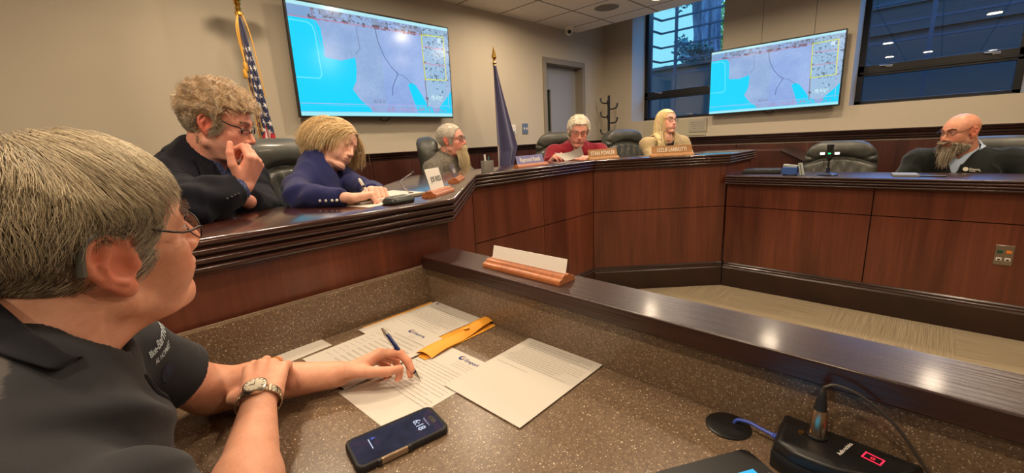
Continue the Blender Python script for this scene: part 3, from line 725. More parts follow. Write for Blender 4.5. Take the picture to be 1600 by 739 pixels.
def sheet(name, label, c, ang, w, l, z, stack=1, curl=None, paint=None, group=None):
    """w across the reading direction (local +u), l along the page (local +v is the page top). ang = direction of page top"""
    c = np.array([c[0], c[1], z]); v = np.array([math.cos(rad(ang)), math.sin(rad(ang)), 0]); u = np.array([v[1], -v[0], 0])
    m = MB(); nu, nv = 9, 11; th = .0004 * stack
    def srf(a, b):
        p = c + u * (a - .5) * w + v * (b - .5) * l
        if curl: p = p + np.array([0, 0, curl(a, b)])
        return p
    for k in range(1 if stack == 1 else 2):
        sh = 0 if k == (0 if stack == 1 else 1) else .0015
        top = np.array([[srf(a, b) + (0, 0, th if (stack == 1 or k == 1) else th * .5) - u * sh * 1.5 + v * sh for a in np.linspace(0, 1, nu)] for b in np.linspace(0, 1, nv)])
        bot = top - (0, 0, th * (1 if stack == 1 else .5))
        m.grid(top); m.grid(bot[::-1])
        for e in (0, -1):
            m.add(np.vstack([top[e], bot[e]]), [(i, i + 1, nu + i + 1, nu + i) for i in range(nu - 1)]); m.add(np.vstack([top[:, e], bot[:, e]]), [(i, i + 1, nv + i + 1, nv + i) for i in range(nv - 1)])
    def lines(a0, a1, b0, b1, n, seed=0, wt=.0009, mi=1, ragged=.3):
        r = random.Random(seed)
        for i in range(n):
            b = b0 + (b1 - b0) * i / max(1, n - 1); a = a0; wt_ = wt * .68; end = a1 - ragged * r.random() * (a1 - a0) if r.random() < .3 else a1
            while a < end - .01:
                q = min(end, a + r.uniform(.008, .034)); p = srf((a + q) / 2, b) + (0, 0, th + .00012)
                e0 = srf(a, b) + (0, 0, th + .00022); e1 = srf(q, b) + (0, 0, th + .00022)
                m.add([e0 - v * wt_, e1 - v * wt_, e1 + v * wt_, e0 + v * wt_], [(0, 1, 2, 3)], mi); a = q + .007
    if paint: paint(m, srf, lines, u, v, th)
    o = m.build(name, [M['paper'], M['ink'], M['navyink'], M['orange']], None, smooth=False)
    return tag(o, label, 'paper', group)
env = thing('manila_envelope', (.64, .96, DZ0), 'orange clasp envelope lying open in the desk corner under the letters', 'envelope')
ME = plain('manila orange paper', (232, 160, 48), .6)
m = MB(); m.box((.615, .962, DZ0 + .0017), (.24, .300, .0012), rotm(0, 0, rad(1.5)))
m.build('pocket', ME, env, smooth=False)
m = MB(); A, B, Cc, D_ = np.array([.500, .853, DZ0 + .004]), np.array([.738, .880, DZ0 + .004]), np.array([.740, .830, DZ0 + .010]), np.array([.512, .800, DZ0 + .004])
g = np.array([[A * (1 - s) * (1 - q) + B * s * (1 - q) + Cc * s * q + D_ * (1 - s) * q + np.array([0, 0, .010 * math.sin(PI * q) + .003 * math.sin(9 * s)]) for s in np.linspace(0, 1, 17)] for q in np.linspace(0, 1, 7)])
m.grid(g); m.grid((g - (0, 0, .0006))[::-1]); m.build('flap', ME, env)
m = MB(); m.lathe([(0, 0), (.0085, 0), (.0085, .0012), (0, .0018)], (.655, .842, DZ0 + .0165), 18, rotm(rad(-12), 0, 0)); m.build('eyelet', plain('pale eyelet', (244, 196, 96), .4), env)
def pA(m, srf, lines, u, v, th):
    logo(m, srf(.09, .93) + (0, 0, th), u, v, .013, 2, 3, ''); lines(.14, .34, .93, .90, 2, 2)
    lines(.10, .93, .83, .45, 12, 1); lines(.10, .6, .40, .34, 2, 5)
sheet('letter_page', 'printed letter with small round emblem lying on the envelope in the desk corner', (.613, .990), 0, .216, .279, DZ0 + .0035, 2, None, pA)
def pB(m, srf, lines, u, v, th):
    logo(m, srf(.42, .92) + (0, 0, th), u, v, .017, 2, 3); lines(.50, .66, .855, .83, 2, 8, .0007)
    for k in range(12): lines(.07, .22, .80 - k * .055, .80 - k * .055, 1, k, .0007); lines(.28, .90, .80 - k * .055, .79 - k * .055, 2, k + 30, .0007)
sheet('letter_page', 'town letter under the raised pen, overlapping the page on the envelope', (.447, .945), 2.5, .216, .279, DZ0 + .0052, 1, None, pB)
def pC(m, srf, lines, u, v, th):
    logo(m, srf(.50, .93) + (0, 0, th), u, v, .018, 2, 3); lines(.50, .88, .86, .80, 3, 3, .0007)
    lines(.08, .95, .74, .30, 13, 4, .0008); lines(.05, .30, .66, .5, 4, 11, .0008)
    pass
sheet('letter_page', 'town letter under the writing hand, its lower corner next to the phone', (.443, .745), 1.5, .200, .279, DZ0 + .0001, 1, None, pC)
def pD(m, srf, lines, u, v, th):
    lines(.08, .95, .95, .92, 2, 1, .0011, 1, .05); lines(.10, .95, .90, .72, 7, 3, .0008); lines(.06, .78, .69, .66, 2, 6, .0008); lines(.1, .9, .63, .6, 2, 14, .0007); lines(.06, .5, .53, .53, 1, 9, .0008)
sheet('letter_stack', 'stack of printed sheets at the right of the other papers, against the upstand', (.602, .578), 1.0, .216, .277, DZ0 + .0016, 4, None, pD)
sheet('note_strip', 'blank cream strip of paper behind the crossed arms by the left upstand', (.30, 1.098), 4.0, .062, .17, DZ0 + .0002, 1)

# ------------------------------------------------------------------ phone
ph = thing('smartphone', (.305, .612, DZ0), 'smartphone in a thick black case showing 6:18, near the front desk edge', 'phone')
c, u, v = quad_frame((.306, .610, DZ0), -10); Rp = np.column_stack([u, v, (0, 0, 1)])
def rrect(w, h, r, k=6):
    o = []
    for cx, cy, a0 in ((w / 2 - r, h / 2 - r, 0), (-w / 2 + r, h / 2 - r, 90), (-w / 2 + r, -h / 2 + r, 180), (w / 2 - r, -h / 2 + r, 270)):
        for i in range(k + 1): a = rad(a0 + 90 * i / k); o.append((cx + r * math.cos(a), cy + r * math.sin(a)))
    return np.array(o)
def rslab(mb, w, h, r, zs, cen, R, mi=0):
    """zs: list of (z, inset)"""
    rings = []
    for z, ins in zs:
        q = rrect(w - 2 * ins, h - 2 * ins, max(r - ins, .0005)); rings.append(np.c_[q, np.full(len(q), z)] @ np.asarray(R).T + np.asarray(cen))
    return mb.sweep(rings, True, True, mi)
m = MB(); rslab(m, .162, .083, .014, [(0, .002), (.002, 0), (.010, 0), (.0128, .0012), (.0134, .003), (.0132, .0042), (.0118, .0048)], c, Rp); m.build('case', M['blackm'], ph, angle=60)
scr = NT('lock screen'); vv = scr.coord(); nz = scr.noise(vv, 26, 2, .5, .8)
sc_ = scr.ramp(nz, [(.3, (.004, .006, .022)), (.55, (.012, .018, .05)), (.75, (.05, .022, .05))])
scr.pbr((.01, .01, .012, 1), .06, 0, emis=sc_, estr=.9)
m = MB(); rslab(m, .150, .071, .010, [(.0112, 0), (.0122, .0003)], c, Rp); m.build('screen', scr.m, ph, smooth=False)
m = MB(); zt = c + (0, 0, .01225); up_ = u; rt_ = -v
add_text(m, '6:18', .019, zt + u * .040 - v * .0, rt_, up_, 0, True, lift=.0001); GL_ = emit('lock screen clock glow', (205, 215, 240), .9); m.build('clock_digits', GL_, ph, smooth=False)
m = MB(); add_text(m, 'Tuesday, June 3', .0042, zt + u * .0545, rt_, up_, 0, lift=.0001); m.build('date_line', GL_, ph, smooth=False)
for dv in (.020, .012):
    m = MB(); m.add([zt - u * .046 + rt_ * dv * -1 + u * a + rt_ * b + (0, 0, .0001) for a, b in ((0, 0), (.0018, 0), (.0018, .020), (0, .020))], [(0, 3, 2, 1)], 0); m.build('notification_line', GL_, ph, smooth=False)
m = MB(); add_text(m, '6', .010, zt - u * .038 - rt_ * .018, rt_, up_, 0, True, lift=.0001); m.build('screen_icon', emit('blue glow digit', (70, 100, 240), .9), ph, smooth=False)
m = MB(); rslab(m, .0085, .024, .0042, [(.0122, 0), (.01235, 0)], c + u * .066, Rp); m.build('camera_island', plain('pill black', (3, 3, 4), .3), ph, smooth=False)
m = MB(); m.box(c - v * .0402 - u * .02 + (0, 0, .008), (.046, .006, .0105), Rp); m.build('side_bumper', plain('brushed tan insert', (150, 128, 104), .3, .6), ph, bevel=.0015)
for a in (-.046, .006):
    m = MB(); m.box(c - v * .0405 + u * a + (0, 0, .007), (.007, .007, .012), Rp); m.build('grip_rib', M['black'], ph, bevel=.0015)

# ------------------------------------------------------------------ microphone base with XLR plug, ethernet lead, tablet
mbx = thing('conference_microphone', (.78, .06, DZ0), 'black curved microphone base with red lit button on the foreground desk', 'microphone')
ctr = np.array([.700, .055, DZ0]); 
# plan outline: rounded wedge bulging towards the viewer
ol = []
P0 = np.array([.733, .127]); P1 = np.array([.722, -.045]); 
for s in np.linspace(0, 1, 15): ol.append(P0 + (P1 - P0) * s)
for s in np.linspace(0, 1, 22)[1:-1]:
    p = P1 + (np.array([.640, .098]) - P1) * s; bulge = .040 * math.sin(PI * s) ** .8; n_ = np.array([-.85, -.5]); ol.append(p + n_ * bulge * .8)
ol += [np.array([.640, .098]), np.array([.652, .122])]
ol = np.array(ol); cc = ol.mean(0)
def lvl(z, k): return np.c_[cc + (ol - cc) * k, np.full(len(ol), z)]
m = MB(); m.sweep([lvl(DZ0, .97), lvl(DZ0 + .003, 1.0), lvl(DZ0 + .026, 1.0), lvl(DZ0 + .029, .985)]); m.build('lower_shell', M['blackm'], mbx, angle=50)
m = MB(); m.sweep([lvl(DZ0 + .030, .97), lvl(DZ0 + .043, .95), lvl(DZ0 + .047, .90), lvl(DZ0 + .0475, .86)]); m.build('top_shell', M['black'], mbx, angle=50)
zt = DZ0 + .0478
def flatq(mb, p, du, dv, mi=0): p = np.asarray(p, float); mb.add([p, p + du, p + du + dv, p + dv], [(0, 1, 2, 3)], mi)
bx = np.array([.690, .022, zt]); a_ = nrm([-.25, -.97, 0]); b_ = nrm([.97, -.25, 0])
m = MB()
for s0, s1, t0, t1 in ((0, .022, 0, .0018), (0, .022, .0142, .016), (0, .0018, 0, .016), (.0202, .022, 0, .016)):
    m.add([bx + a_ * s0 + b_ * t0, bx + a_ * s1 + b_ * t0, bx + a_ * s1 + b_ * t1, bx + a_ * s0 + b_ * t1], [(0, 1, 2, 3)])
add_text(m, 'o', .011, bx + a_ * .011 + b_ * .008, a_, b_, 0)
m.build('button_light', emit('red button light', (255, 40, 70), 2.2), mbx, smooth=False)
m = MB(); add_text(m, 'Audio-technica', .0075, (.693, .040, zt), b_, -a_, 0, True, sx=.85); m.build('maker_lettering', M['white'], mbx, smooth=False)
xc = np.array([.700, .074, zt]); axx = nrm([.02, .0, 1])
m = MB(); m.lathe([(.0135, 0), (.0135, .003), (.0115, .004)], xc, 24); m.build('socket_ring', M['black'], mbx)
m = MB(); m.lathe([(.004, 0), (.004, .0016), (0, .002)], xc + (-.006, .019, 0), 14); m.build('release_screw', plain('brass screw', (196, 152, 96), .3, 1), mbx)
pl = thing('microphone_cable', tuple(xc), 'silver plug with black strain relief and thin black cable rising from the microphone base', 'cable')
m = MB(); m.lathe([(.0108, .002), (.0112, .006), (.0108, .030), (.0094, .042), (.0085, .045)], xc, 28); m.build('connector_shell', plain('warm nickel', (186, 168, 146), .28, 1), pl)
m = MB(); m.lathe([(.0078, .045), (.0075, .052), (.0056, .066), (.0042, .076), (.003, .0775)], xc, 20); m.build('strain_relief', M['blackm'], pl)
p = xc + (0, 0, .077); pts = [p, p + (.001, -.003, .006), p + (.006, -.016, .010), p + (.009, -.045, .002), p + (.010, -.082, -.026), p + (.008, -.115, -.070), p + (.006, -.145, -.112), p + (.002, -.21, -.1222), p + (-.02, -.34, -.1222)]
def smooth_path(P, n=60):
    P = np.asarray(P, float); out = []
    for i in range(len(P) - 1):
        p0, p1, p2, p3 = P[max(i - 1, 0)], P[i], P[i + 1], P[min(i + 2, len(P) - 1)]
        for t in np.linspace(0, 1, max(2, n // (len(P) - 1)), endpoint=False):
            out.append(.5 * ((2 * p1) + (-p0 + p2) * t + (2 * p0 - 5 * p1 + 4 * p2 - p3) * t * t + (-p0 + 3 * p1 - 3 * p2 + p3) * t ** 3))
    return np.array(out + [P[-1]])
m = MB(); m.tube(smooth_path(pts, 90), .0021, 8); m.build('cable', plain('olive black cable', (52, 46, 40), .45), pl)
ec = thing('network_cable', (.72, .16, DZ0), 'blue network cable running from the grommet into the microphone base', 'cable')
BL = plain('blue cable jacket', (72, 96, 196), .45)
e0 = np.array([.716, .190, DZ0 + .005]); e1 = np.array([.705, .132, DZ0 + .018])
m = MB(); m.tube(smooth_path([e0 + (0, .004, -.03), e0 + (0, 0, .004), e0 + (-.004, -.02, .014), e0 + (-.008, -.04, .014), e1], 40), .0028, 10); m.build('cable', BL, ec)
m = MB(); d_ = nrm(np.array([.700, .118, DZ0 + .018]) - e1)
for k_ in range(5): m.tube([e1 + d_ * (.001 + .0032 * k_), e1 + d_ * (.003 + .0032 * k_)], .0042 + .0005 * k_, 10)
m.box(e1 + d_ * .0115 + (0, 0, 0), (.011, .010, .010)); m.build('plug_boot', BL, ec)
tb_ = thing('tablet_terminal', (.56, .14, DZ0), 'black tablet with a lit cyan screen corner at the bottom edge of the photo', 'tablet')
# slightly raised tablet; far-left corner visible
R_t = rotm(rad(0), rad(4), rad(-142)); ct = np.array([.530, .135, DZ0 + .012])
tc_, tu, tv_ = quad_frame((.5305, .118, DZ0), -31)
Rt = np.column_stack([tu, tv_, (0, 0, 1)])
m = MB(); rslab(m, .17, .25, .014, [(.0, .002), (.003, 0), (.012, 0), (.015, .002)], tc_ - tv_ * .03, Rt); m.build('housing', M['black'], tb_, angle=50)
m = MB(); q = tc_ - tv_ * .03 + (0, 0, .0152); m.add([q + tu * a + tv_ * b for a, b in ((-.072, -.11), (.060, -.11), (.060, .085), (-.072, .085))], [(0, 1, 2, 3)]); m.build('screen', emit('cyan tablet screen', (60, 196, 250), 1.0), tb_, smooth=False)
m = MB(); m.box(q + tu * .075 + tv_ * .045, (.0035, .055, .0012), Rt); m.build('side_slot', plain('grey slot', (84, 82, 84), .5), tb_, bevel=.0004)
m = MB(); m.lathe([(0, 0), (.0022, 0), (0, .0006)], q - tu * .06 + tv_ * .1, 12); m.build('sensor', plain('dark sensor', (50, 46, 48), .2), tb_)

# ------------------------------------------------------------------ name plate holders
OAK = wood('oiled oak', (150, 84, 48), (196, 122, 72), 0, .4, .2, 120)
OAKP = wood('pale oak plate', (168, 120, 72), (198, 150, 98), 0, .45, .15, 120)
def holder_profile(u3, n3, c, L, w=.052, h=.022):
    """bar with slot: ogee section swept along u3"""
    pr = [(-w / 2, 0), (-w / 2, h * .35), (-w * .44, h * .55), (-w * .30, h * .60), (-w * .26, h * .85), (-w * .12, h), (-w * .04, h * .95), (-.0015, h * .9), (-.0015, h * .4), (.0015, h * .4), (.0015, h * .9), (w * .04, h * .95), (w * .12, h), (w * .26, h * .85), (w * .30, h * .60), (w * .44, h * .55), (w / 2, h * .35), (w / 2, 0)]
    rings = [np.array([c + u3 * s + n3 * a + np.array([0, 0, b]) for a, b in pr]) for s in (-L / 2, L / 2)]
    return rings
def nameplate(label, c, ang, L, text, plate_mat, ink, lean, H, thick=.003, cw=None, tsize=.026, zb=1.0845, hw=.055, tx=0, side=1, sx=1, hm=None):
    """ang: direction (deg) the lettering reads; the viewer is on the -normal side"""
    c = np.array([c[0], c[1], zb]); u3 = np.array([math.cos(rad(ang)), math.sin(rad(ang)), 0]); n3 = np.array([u3[1], -u3[0], 0])  # towards viewer
    t = thing('name_plate', tuple(c), label, 'name plate')
    m = MB(); m.sweep(holder_profile(u3, n3, c, L, hw)); m.build('wooden_holder', hm or OAK, t, angle=50)
    cw = cw or L * .95; up = nrm(np.array([0, 0, 1.]) * math.cos(lean) - n3 * math.sin(lean)); nn = np.cross(u3, up) if side == 1 else np.cross(u3, up)
    if nn @ n3 < 0: nn = -nn
    R = np.column_stack([u3, nn, up]); pc = c + np.array([0, 0, .009]) + up * H / 2
    m = MB(); m.box(pc, (cw, thick, H), R); m.build('card' if thick < .002 else 'plate', plate_mat, t, smooth=False, bevel=.0004)
    if text:
        m = MB(); add_text(m, text, tsize, pc + nn * (thick / 2) + up * .004 + u3 * tx, u3, up, 0, True, lift=.0006, sx=sx); m.build('lettering', ink, t, smooth=False)
    return t
PW = plain('card stock', (236, 232, 224), .6); INK = plain('black lettering', (44, 42, 44), .6); WHT = plain('cream lettering', (240, 232, 214), .5)
nameplate('blank white card in a long oak holder on the foreground ledge', (.789, .740), -90, .275, '', PW, INK, rad(14), .048, .0012, .262, zb=.9167, hw=.062)
nameplate('white card lettered JOE REED in an oak holder, beside the conference unit', (.915, 1.275), 30, .17, 'JOE REED', PW, INK, rad(14), .088, .0012, .118, .026, tx=.008, sx=.8)
nameplate('dark name plate in front of the man with the long white beard', (1.30, 1.655), 43, .19, 'LANG', plain('grey plate', (96, 88, 98), .4), WHT, rad(16), .075, .003, .13, .030, sx=.8)
nameplate('blue-tinted name plate left of the man in the red shirt', (2.24, 2.00), 4, .34, 'Raymond Reeds', plain('bluish brushed plate', (132, 128, 172), .35), WHT, rad(16), .070, .003, .30, .044, sx=.8)
nameplate('pale oak name plate lettered STAN FOWLER', (3.00, 1.90), -16, .31, 'STAN FOWLER', OAKP, WHT, rad(10), .072, .004, .30, .044, sx=.86, hm=OAKP, hw=.04)
nameplate('pale oak name plate in front of the long-haired blonde woman', (3.35, 1.49), -46, .34, 'LEZLIE LARRIOTTI', OAKP, WHT, rad(10), .074, .004, .32, .042, sx=.70, hm=OAKP, hw=.04)

# ------------------------------------------------------------------ things on the dais
DT = 1.0843
cu = thing('conference_unit', (.70, 1.20, DT), 'low dark conference microphone unit on the dais right of the writing woman', 'conference unit')
c, u, v = quad_frame((.712, 1.215, DT), 10); R3 = np.column_stack([u, v, (0, 0, 1)])
m = MB(); rslab(m, .098, .064, .018, [(0, .003), (.003, 0), (.010, .0), (.018, .006), (.023, .012)], c, R3); m.build('body', plain('dark green grey plastic', (34, 38, 36), .35), cu, angle=50)
m = MB(); rslab(m, .040, .028, .005, [(.0232, 0), (.0245, .001)], c - u * .010, R3); m.build('display', plain('glossy grey display', (112, 118, 110), .1), cu, angle=50)
m = MB(); rslab(m, .018, .026, .005, [(.0232, 0), (.0245, .001)], c + u * .022, R3); m.build('speak_button', plain('smoked button', (60, 64, 62), .2), cu, angle=50)
np_ = thing('notepad', (.72, 1.40, DT), 'open white notepad lying behind the conference unit', 'notepad')
c, u, v = quad_frame((.745, 1.405, DT), 6); R3 = np.column_stack([u, v, (0, 0, 1)])
m = MB(); rslab(m, .27, .20, .004, [(0, 0), (.010, 0)], c, R3); m.build('page_block', M['paper'], np_, smooth=False)
m = MB(); rslab(m, .274, .204, .004, [(-.0002, 0), (.0015, 0)], c, R3); m.build('backing_board', M['black'], np_, smooth=False)
gm = thing('gooseneck_microphone', (.845, 1.35, DT), 'thin gooseneck microphone lying behind the JOE REED card', 'microphone')
m = MB(); m.tube(smooth_path([(.845, 1.35, DT + .008), (.835, 1.38, DT + .03), (.86, 1.44, DT + .046), (.92, 1.50, DT + .056), (.99, 1.56, DT + .066)], 40), .0022, 8); m.build('gooseneck', M['steel'], gm)
m = MB(); m.lathe([(.02, 0), (.02, .006), (.008, .012), (.004, .014)], (.845, 1.35, DT), 20); m.build('foot', M['blackm'], gm)
m = MB(); m.tube([(.99, 1.56, DT + .066), (1.01, 1.58, DT + .068)], .0045, 12); m.build('capsule', M['blackm'], gm)
cp = thing('pen_cup', (1.79, 1.965, DT), 'brushed metal pen cup on the dais in front of the navy flag', 'cup')
m = MB(); m.lathe([(.0, 0), (.038, 0), (.039, .004), (.039, .068), (.0370, .068), (.0370, .006), (0, .005)], (1.79, 1.965, DT), 32); m.build('cup_body', plain('brushed cup metal', (186, 184, 176), .4, .8), cp)
o = MB().tube([(1.78, 1.965, DT + .006), (1.768, 1.96, DT + .105)], .006, 10).build('marker_pen', M['white'], None); tag(o, 'white marker pen standing in the brushed metal cup', 'pen')
o = MB().tube([(1.80, 1.97, DT + .006), (1.815, 1.975, DT + .092)], .005, 10).build('marker_pen', plain('teal pen', (40, 92, 96), .4), None); tag(o, 'teal pen standing in the brushed metal cup', 'pen')

# ------------------------------------------------------------------ things on the right counter
RT = .9163
ms = thing('lamp_microphone', (3.80, .545, RT), 'black tabletop unit with green and white lights in front of the empty chair', 'microphone')
cx_, cy_ = 3.735, .520
m = MB(); m.lathe([(0, 0), (.062, 0), (.062, .006), (.055, .012), (.014, .018), (.011, .045)], (cx_, cy_, RT), 32); m.build('base', plain('blue black base', (34, 40, 62), .3), ms)
m = MB(); m.tube([(cx_, cy_, RT + .018), (cx_, cy_, RT + .105)], .0055, 12); m.tube([(cx_, cy_, RT + .02), (cx_, cy_, RT + .05)], .012, 14); m.build('stem', M['black'], ms)
m = MB(); m.box((cx_, cy_, RT + .155), (.03, .036, .06)); m.lathe([(.004, .095), (.020, .125), (.018, .13)], (cx_, cy_, RT), 20); m.tube([(cx_, cy_, RT + .18), (cx_, cy_, RT + .215)], .02, 14); m.build('head', M['black'], ms, bevel=.004)
PWL = emit('pinkish white light', (255, 236, 232), 1.6)
for s in (-1, 1):
    m = MB(); m.box((cx_ - .004, cy_ + s * .042, RT + .152), (.008, .028, .016)); m.build('white_light', PWL, ms, bevel=.002)
m = MB(); m.box((cx_ - .016, cy_, RT + .152), (.004, .016, .010)); m.build('green_light', emit('green light', (40, 230, 140), 1.5), ms, bevel=.001)
m = MB()
for s in (-1, 1): m.tube(smooth_path([(cx_, cy_ + s * .02, RT + .14), (cx_, cy_ + s * .032, RT + .10), (cx_, cy_ + s * .026, RT + .06), (cx_, cy_ + s * .008, RT + .04)], 16), .0012, 6)
m.build('thin_wire', M['black'], ms)
cbx = thing('card_box', (3.72, .75, RT), 'small blue box with white cards standing on the right counter', 'box')
m = MB(); m.box((3.70, .742, RT + .033), (.06, .095, .052)); m.build('box_body', plain('blue card box', (58, 92, 160), .4), cbx, bevel=.003)
m = MB(); m.box((3.705, .742, RT + .068), (.05, .088, .014), rotm(rad(6), 0, 0)); m.box((3.70, .678, RT + .045), (.06, .008, .088), rotm(rad(-12), 0, 0)); m.box((3.70, .667, RT + .045), (.06, .004, .088), rotm(rad(-12), 0, 0)); m.build('cards', plain('pale cards', (176, 182, 170), .5), cbx, smooth=False)
for a in (-.035, .035):
    for b in (-.02, .02): m = MB(); m.box((3.70 + b, .742 + a, RT + .004), (.008, .008, .008)); m.build('foot', M['black'], cbx, smooth=False)
lt = thing('closed_laptop', (3.84, .98, RT), 'closed black laptop on the right counter beside the end of the dais', 'laptop')
m = MB(); m.box((3.86, .965, RT + .011), (.22, .26, .022), rotm(0, 0, .2)); m.build('laptop_body', M['blackm'], lt, bevel=.003)
m = MB(); m.box((3.86, .965, RT + .0265), (.21, .25, .008), rotm(0, 0, .2)); m.build('lid', plain('charcoal lid', (36, 40, 42), .35), lt, bevel=.003)
nb = thing('open_notebook', (3.76, .09, RT), 'thin grey notebook on the counter by the bald man', 'notebook')
m = MB(); m.box((3.775, .115, RT + .006), (.17, .12, .010), rotm(0, rad(0), rad(8))); m.build('page_block', plain('grey paper', (150, 150, 138), .6), nb, bevel=.001)
m = MB(); m.box((3.775, .115, RT + .0125), (.174, .124, .0015), rotm(0, 0, rad(8))); m.build('cover', plain('grey cover', (128, 130, 120), .5), nb, smooth=False)
o = MB().tube([(3.705, .045, RT + .006), (3.72, -.075, RT + .006)], .0055, 10).build('ballpoint_pen', M['black'], None); tag(o, 'black pen lying on the right counter beside the grey notebook', 'pen')
# dark credenza between dais end and right wall
cr = thing('credenza', (4.95, 1.0, 0), 'low dark wood credenza with slanted end behind the right counter', 'cabinet')
m = MB(); sh = [(1.62, 0), (1.62, 1.055), (1.045, 1.050), (.82, .93), (.82, 0)]
V = np.array([(x, y, z) for x in (4.72, 5.30) for y, z in sh]); m.add(V, [(0, 1, 2, 3, 4), (9, 8, 7, 6, 5)] + [(i, 5 + i, 5 + (i + 1) % 5, (i + 1) % 5) for i in range(5)]); m.build('carcass', M['paneldk'], cr, smooth=False)
m = MB(); V = np.array([(x, y, z) for x in (4.70, 5.30) for y, z in ((1.04, 1.052), (.815, .932), (.815, .938), (1.04, 1.058))]); m.add(V, [(0, 1, 2, 3), (7, 6, 5, 4)] + [(i, 4 + i, 4 + (i + 1) % 4, (i + 1) % 4) for i in range(4)]); m.build('slanted_edge', M['espresso'], cr, smooth=False)

# ------------------------------------------------------------------ coat rack
ck = thing('coat_rack', (5.14, 3.17, .2), 'black metal coat stand in the room corner right of the door', 'coat rack')
m = MB(); m.tube([(5.14, 3.17, .2), (5.14, 3.17, 1.79)], .017, 14); m.build('pole', M['black'], ck)
m = MB(); m.lathe([(0, 0), (.17, 0), (.17, .012), (.03, .03), (.018, .06)], (5.14, 3.17, .2), 28); m.build('base', M['black'], ck)
for z, sgn in ((1.70, 1), (1.62, -1), (1.52, 1), (1.44, -1), (1.30, 1), (1.66, 0), (1.48, 0)):
    d = np.array([-.3, .95, 0]) * sgn if sgn else np.array([-.9, -.3, 0]); L = .10 if sgn else .06
    p0 = np.array([5.14, 3.17, z]); m = MB()
    m.tube(smooth_path([p0, p0 + d * L * .6 + (0, 0, -.004), p0 + d * L + (0, 0, .012), p0 + d * L * 1.12 + (0, 0, .05)], 20), .009, 8); m.ell(p0 + d * L * 1.12 + (0, 0, .055), .013, 10); m.build('hook', M['black'], ck)

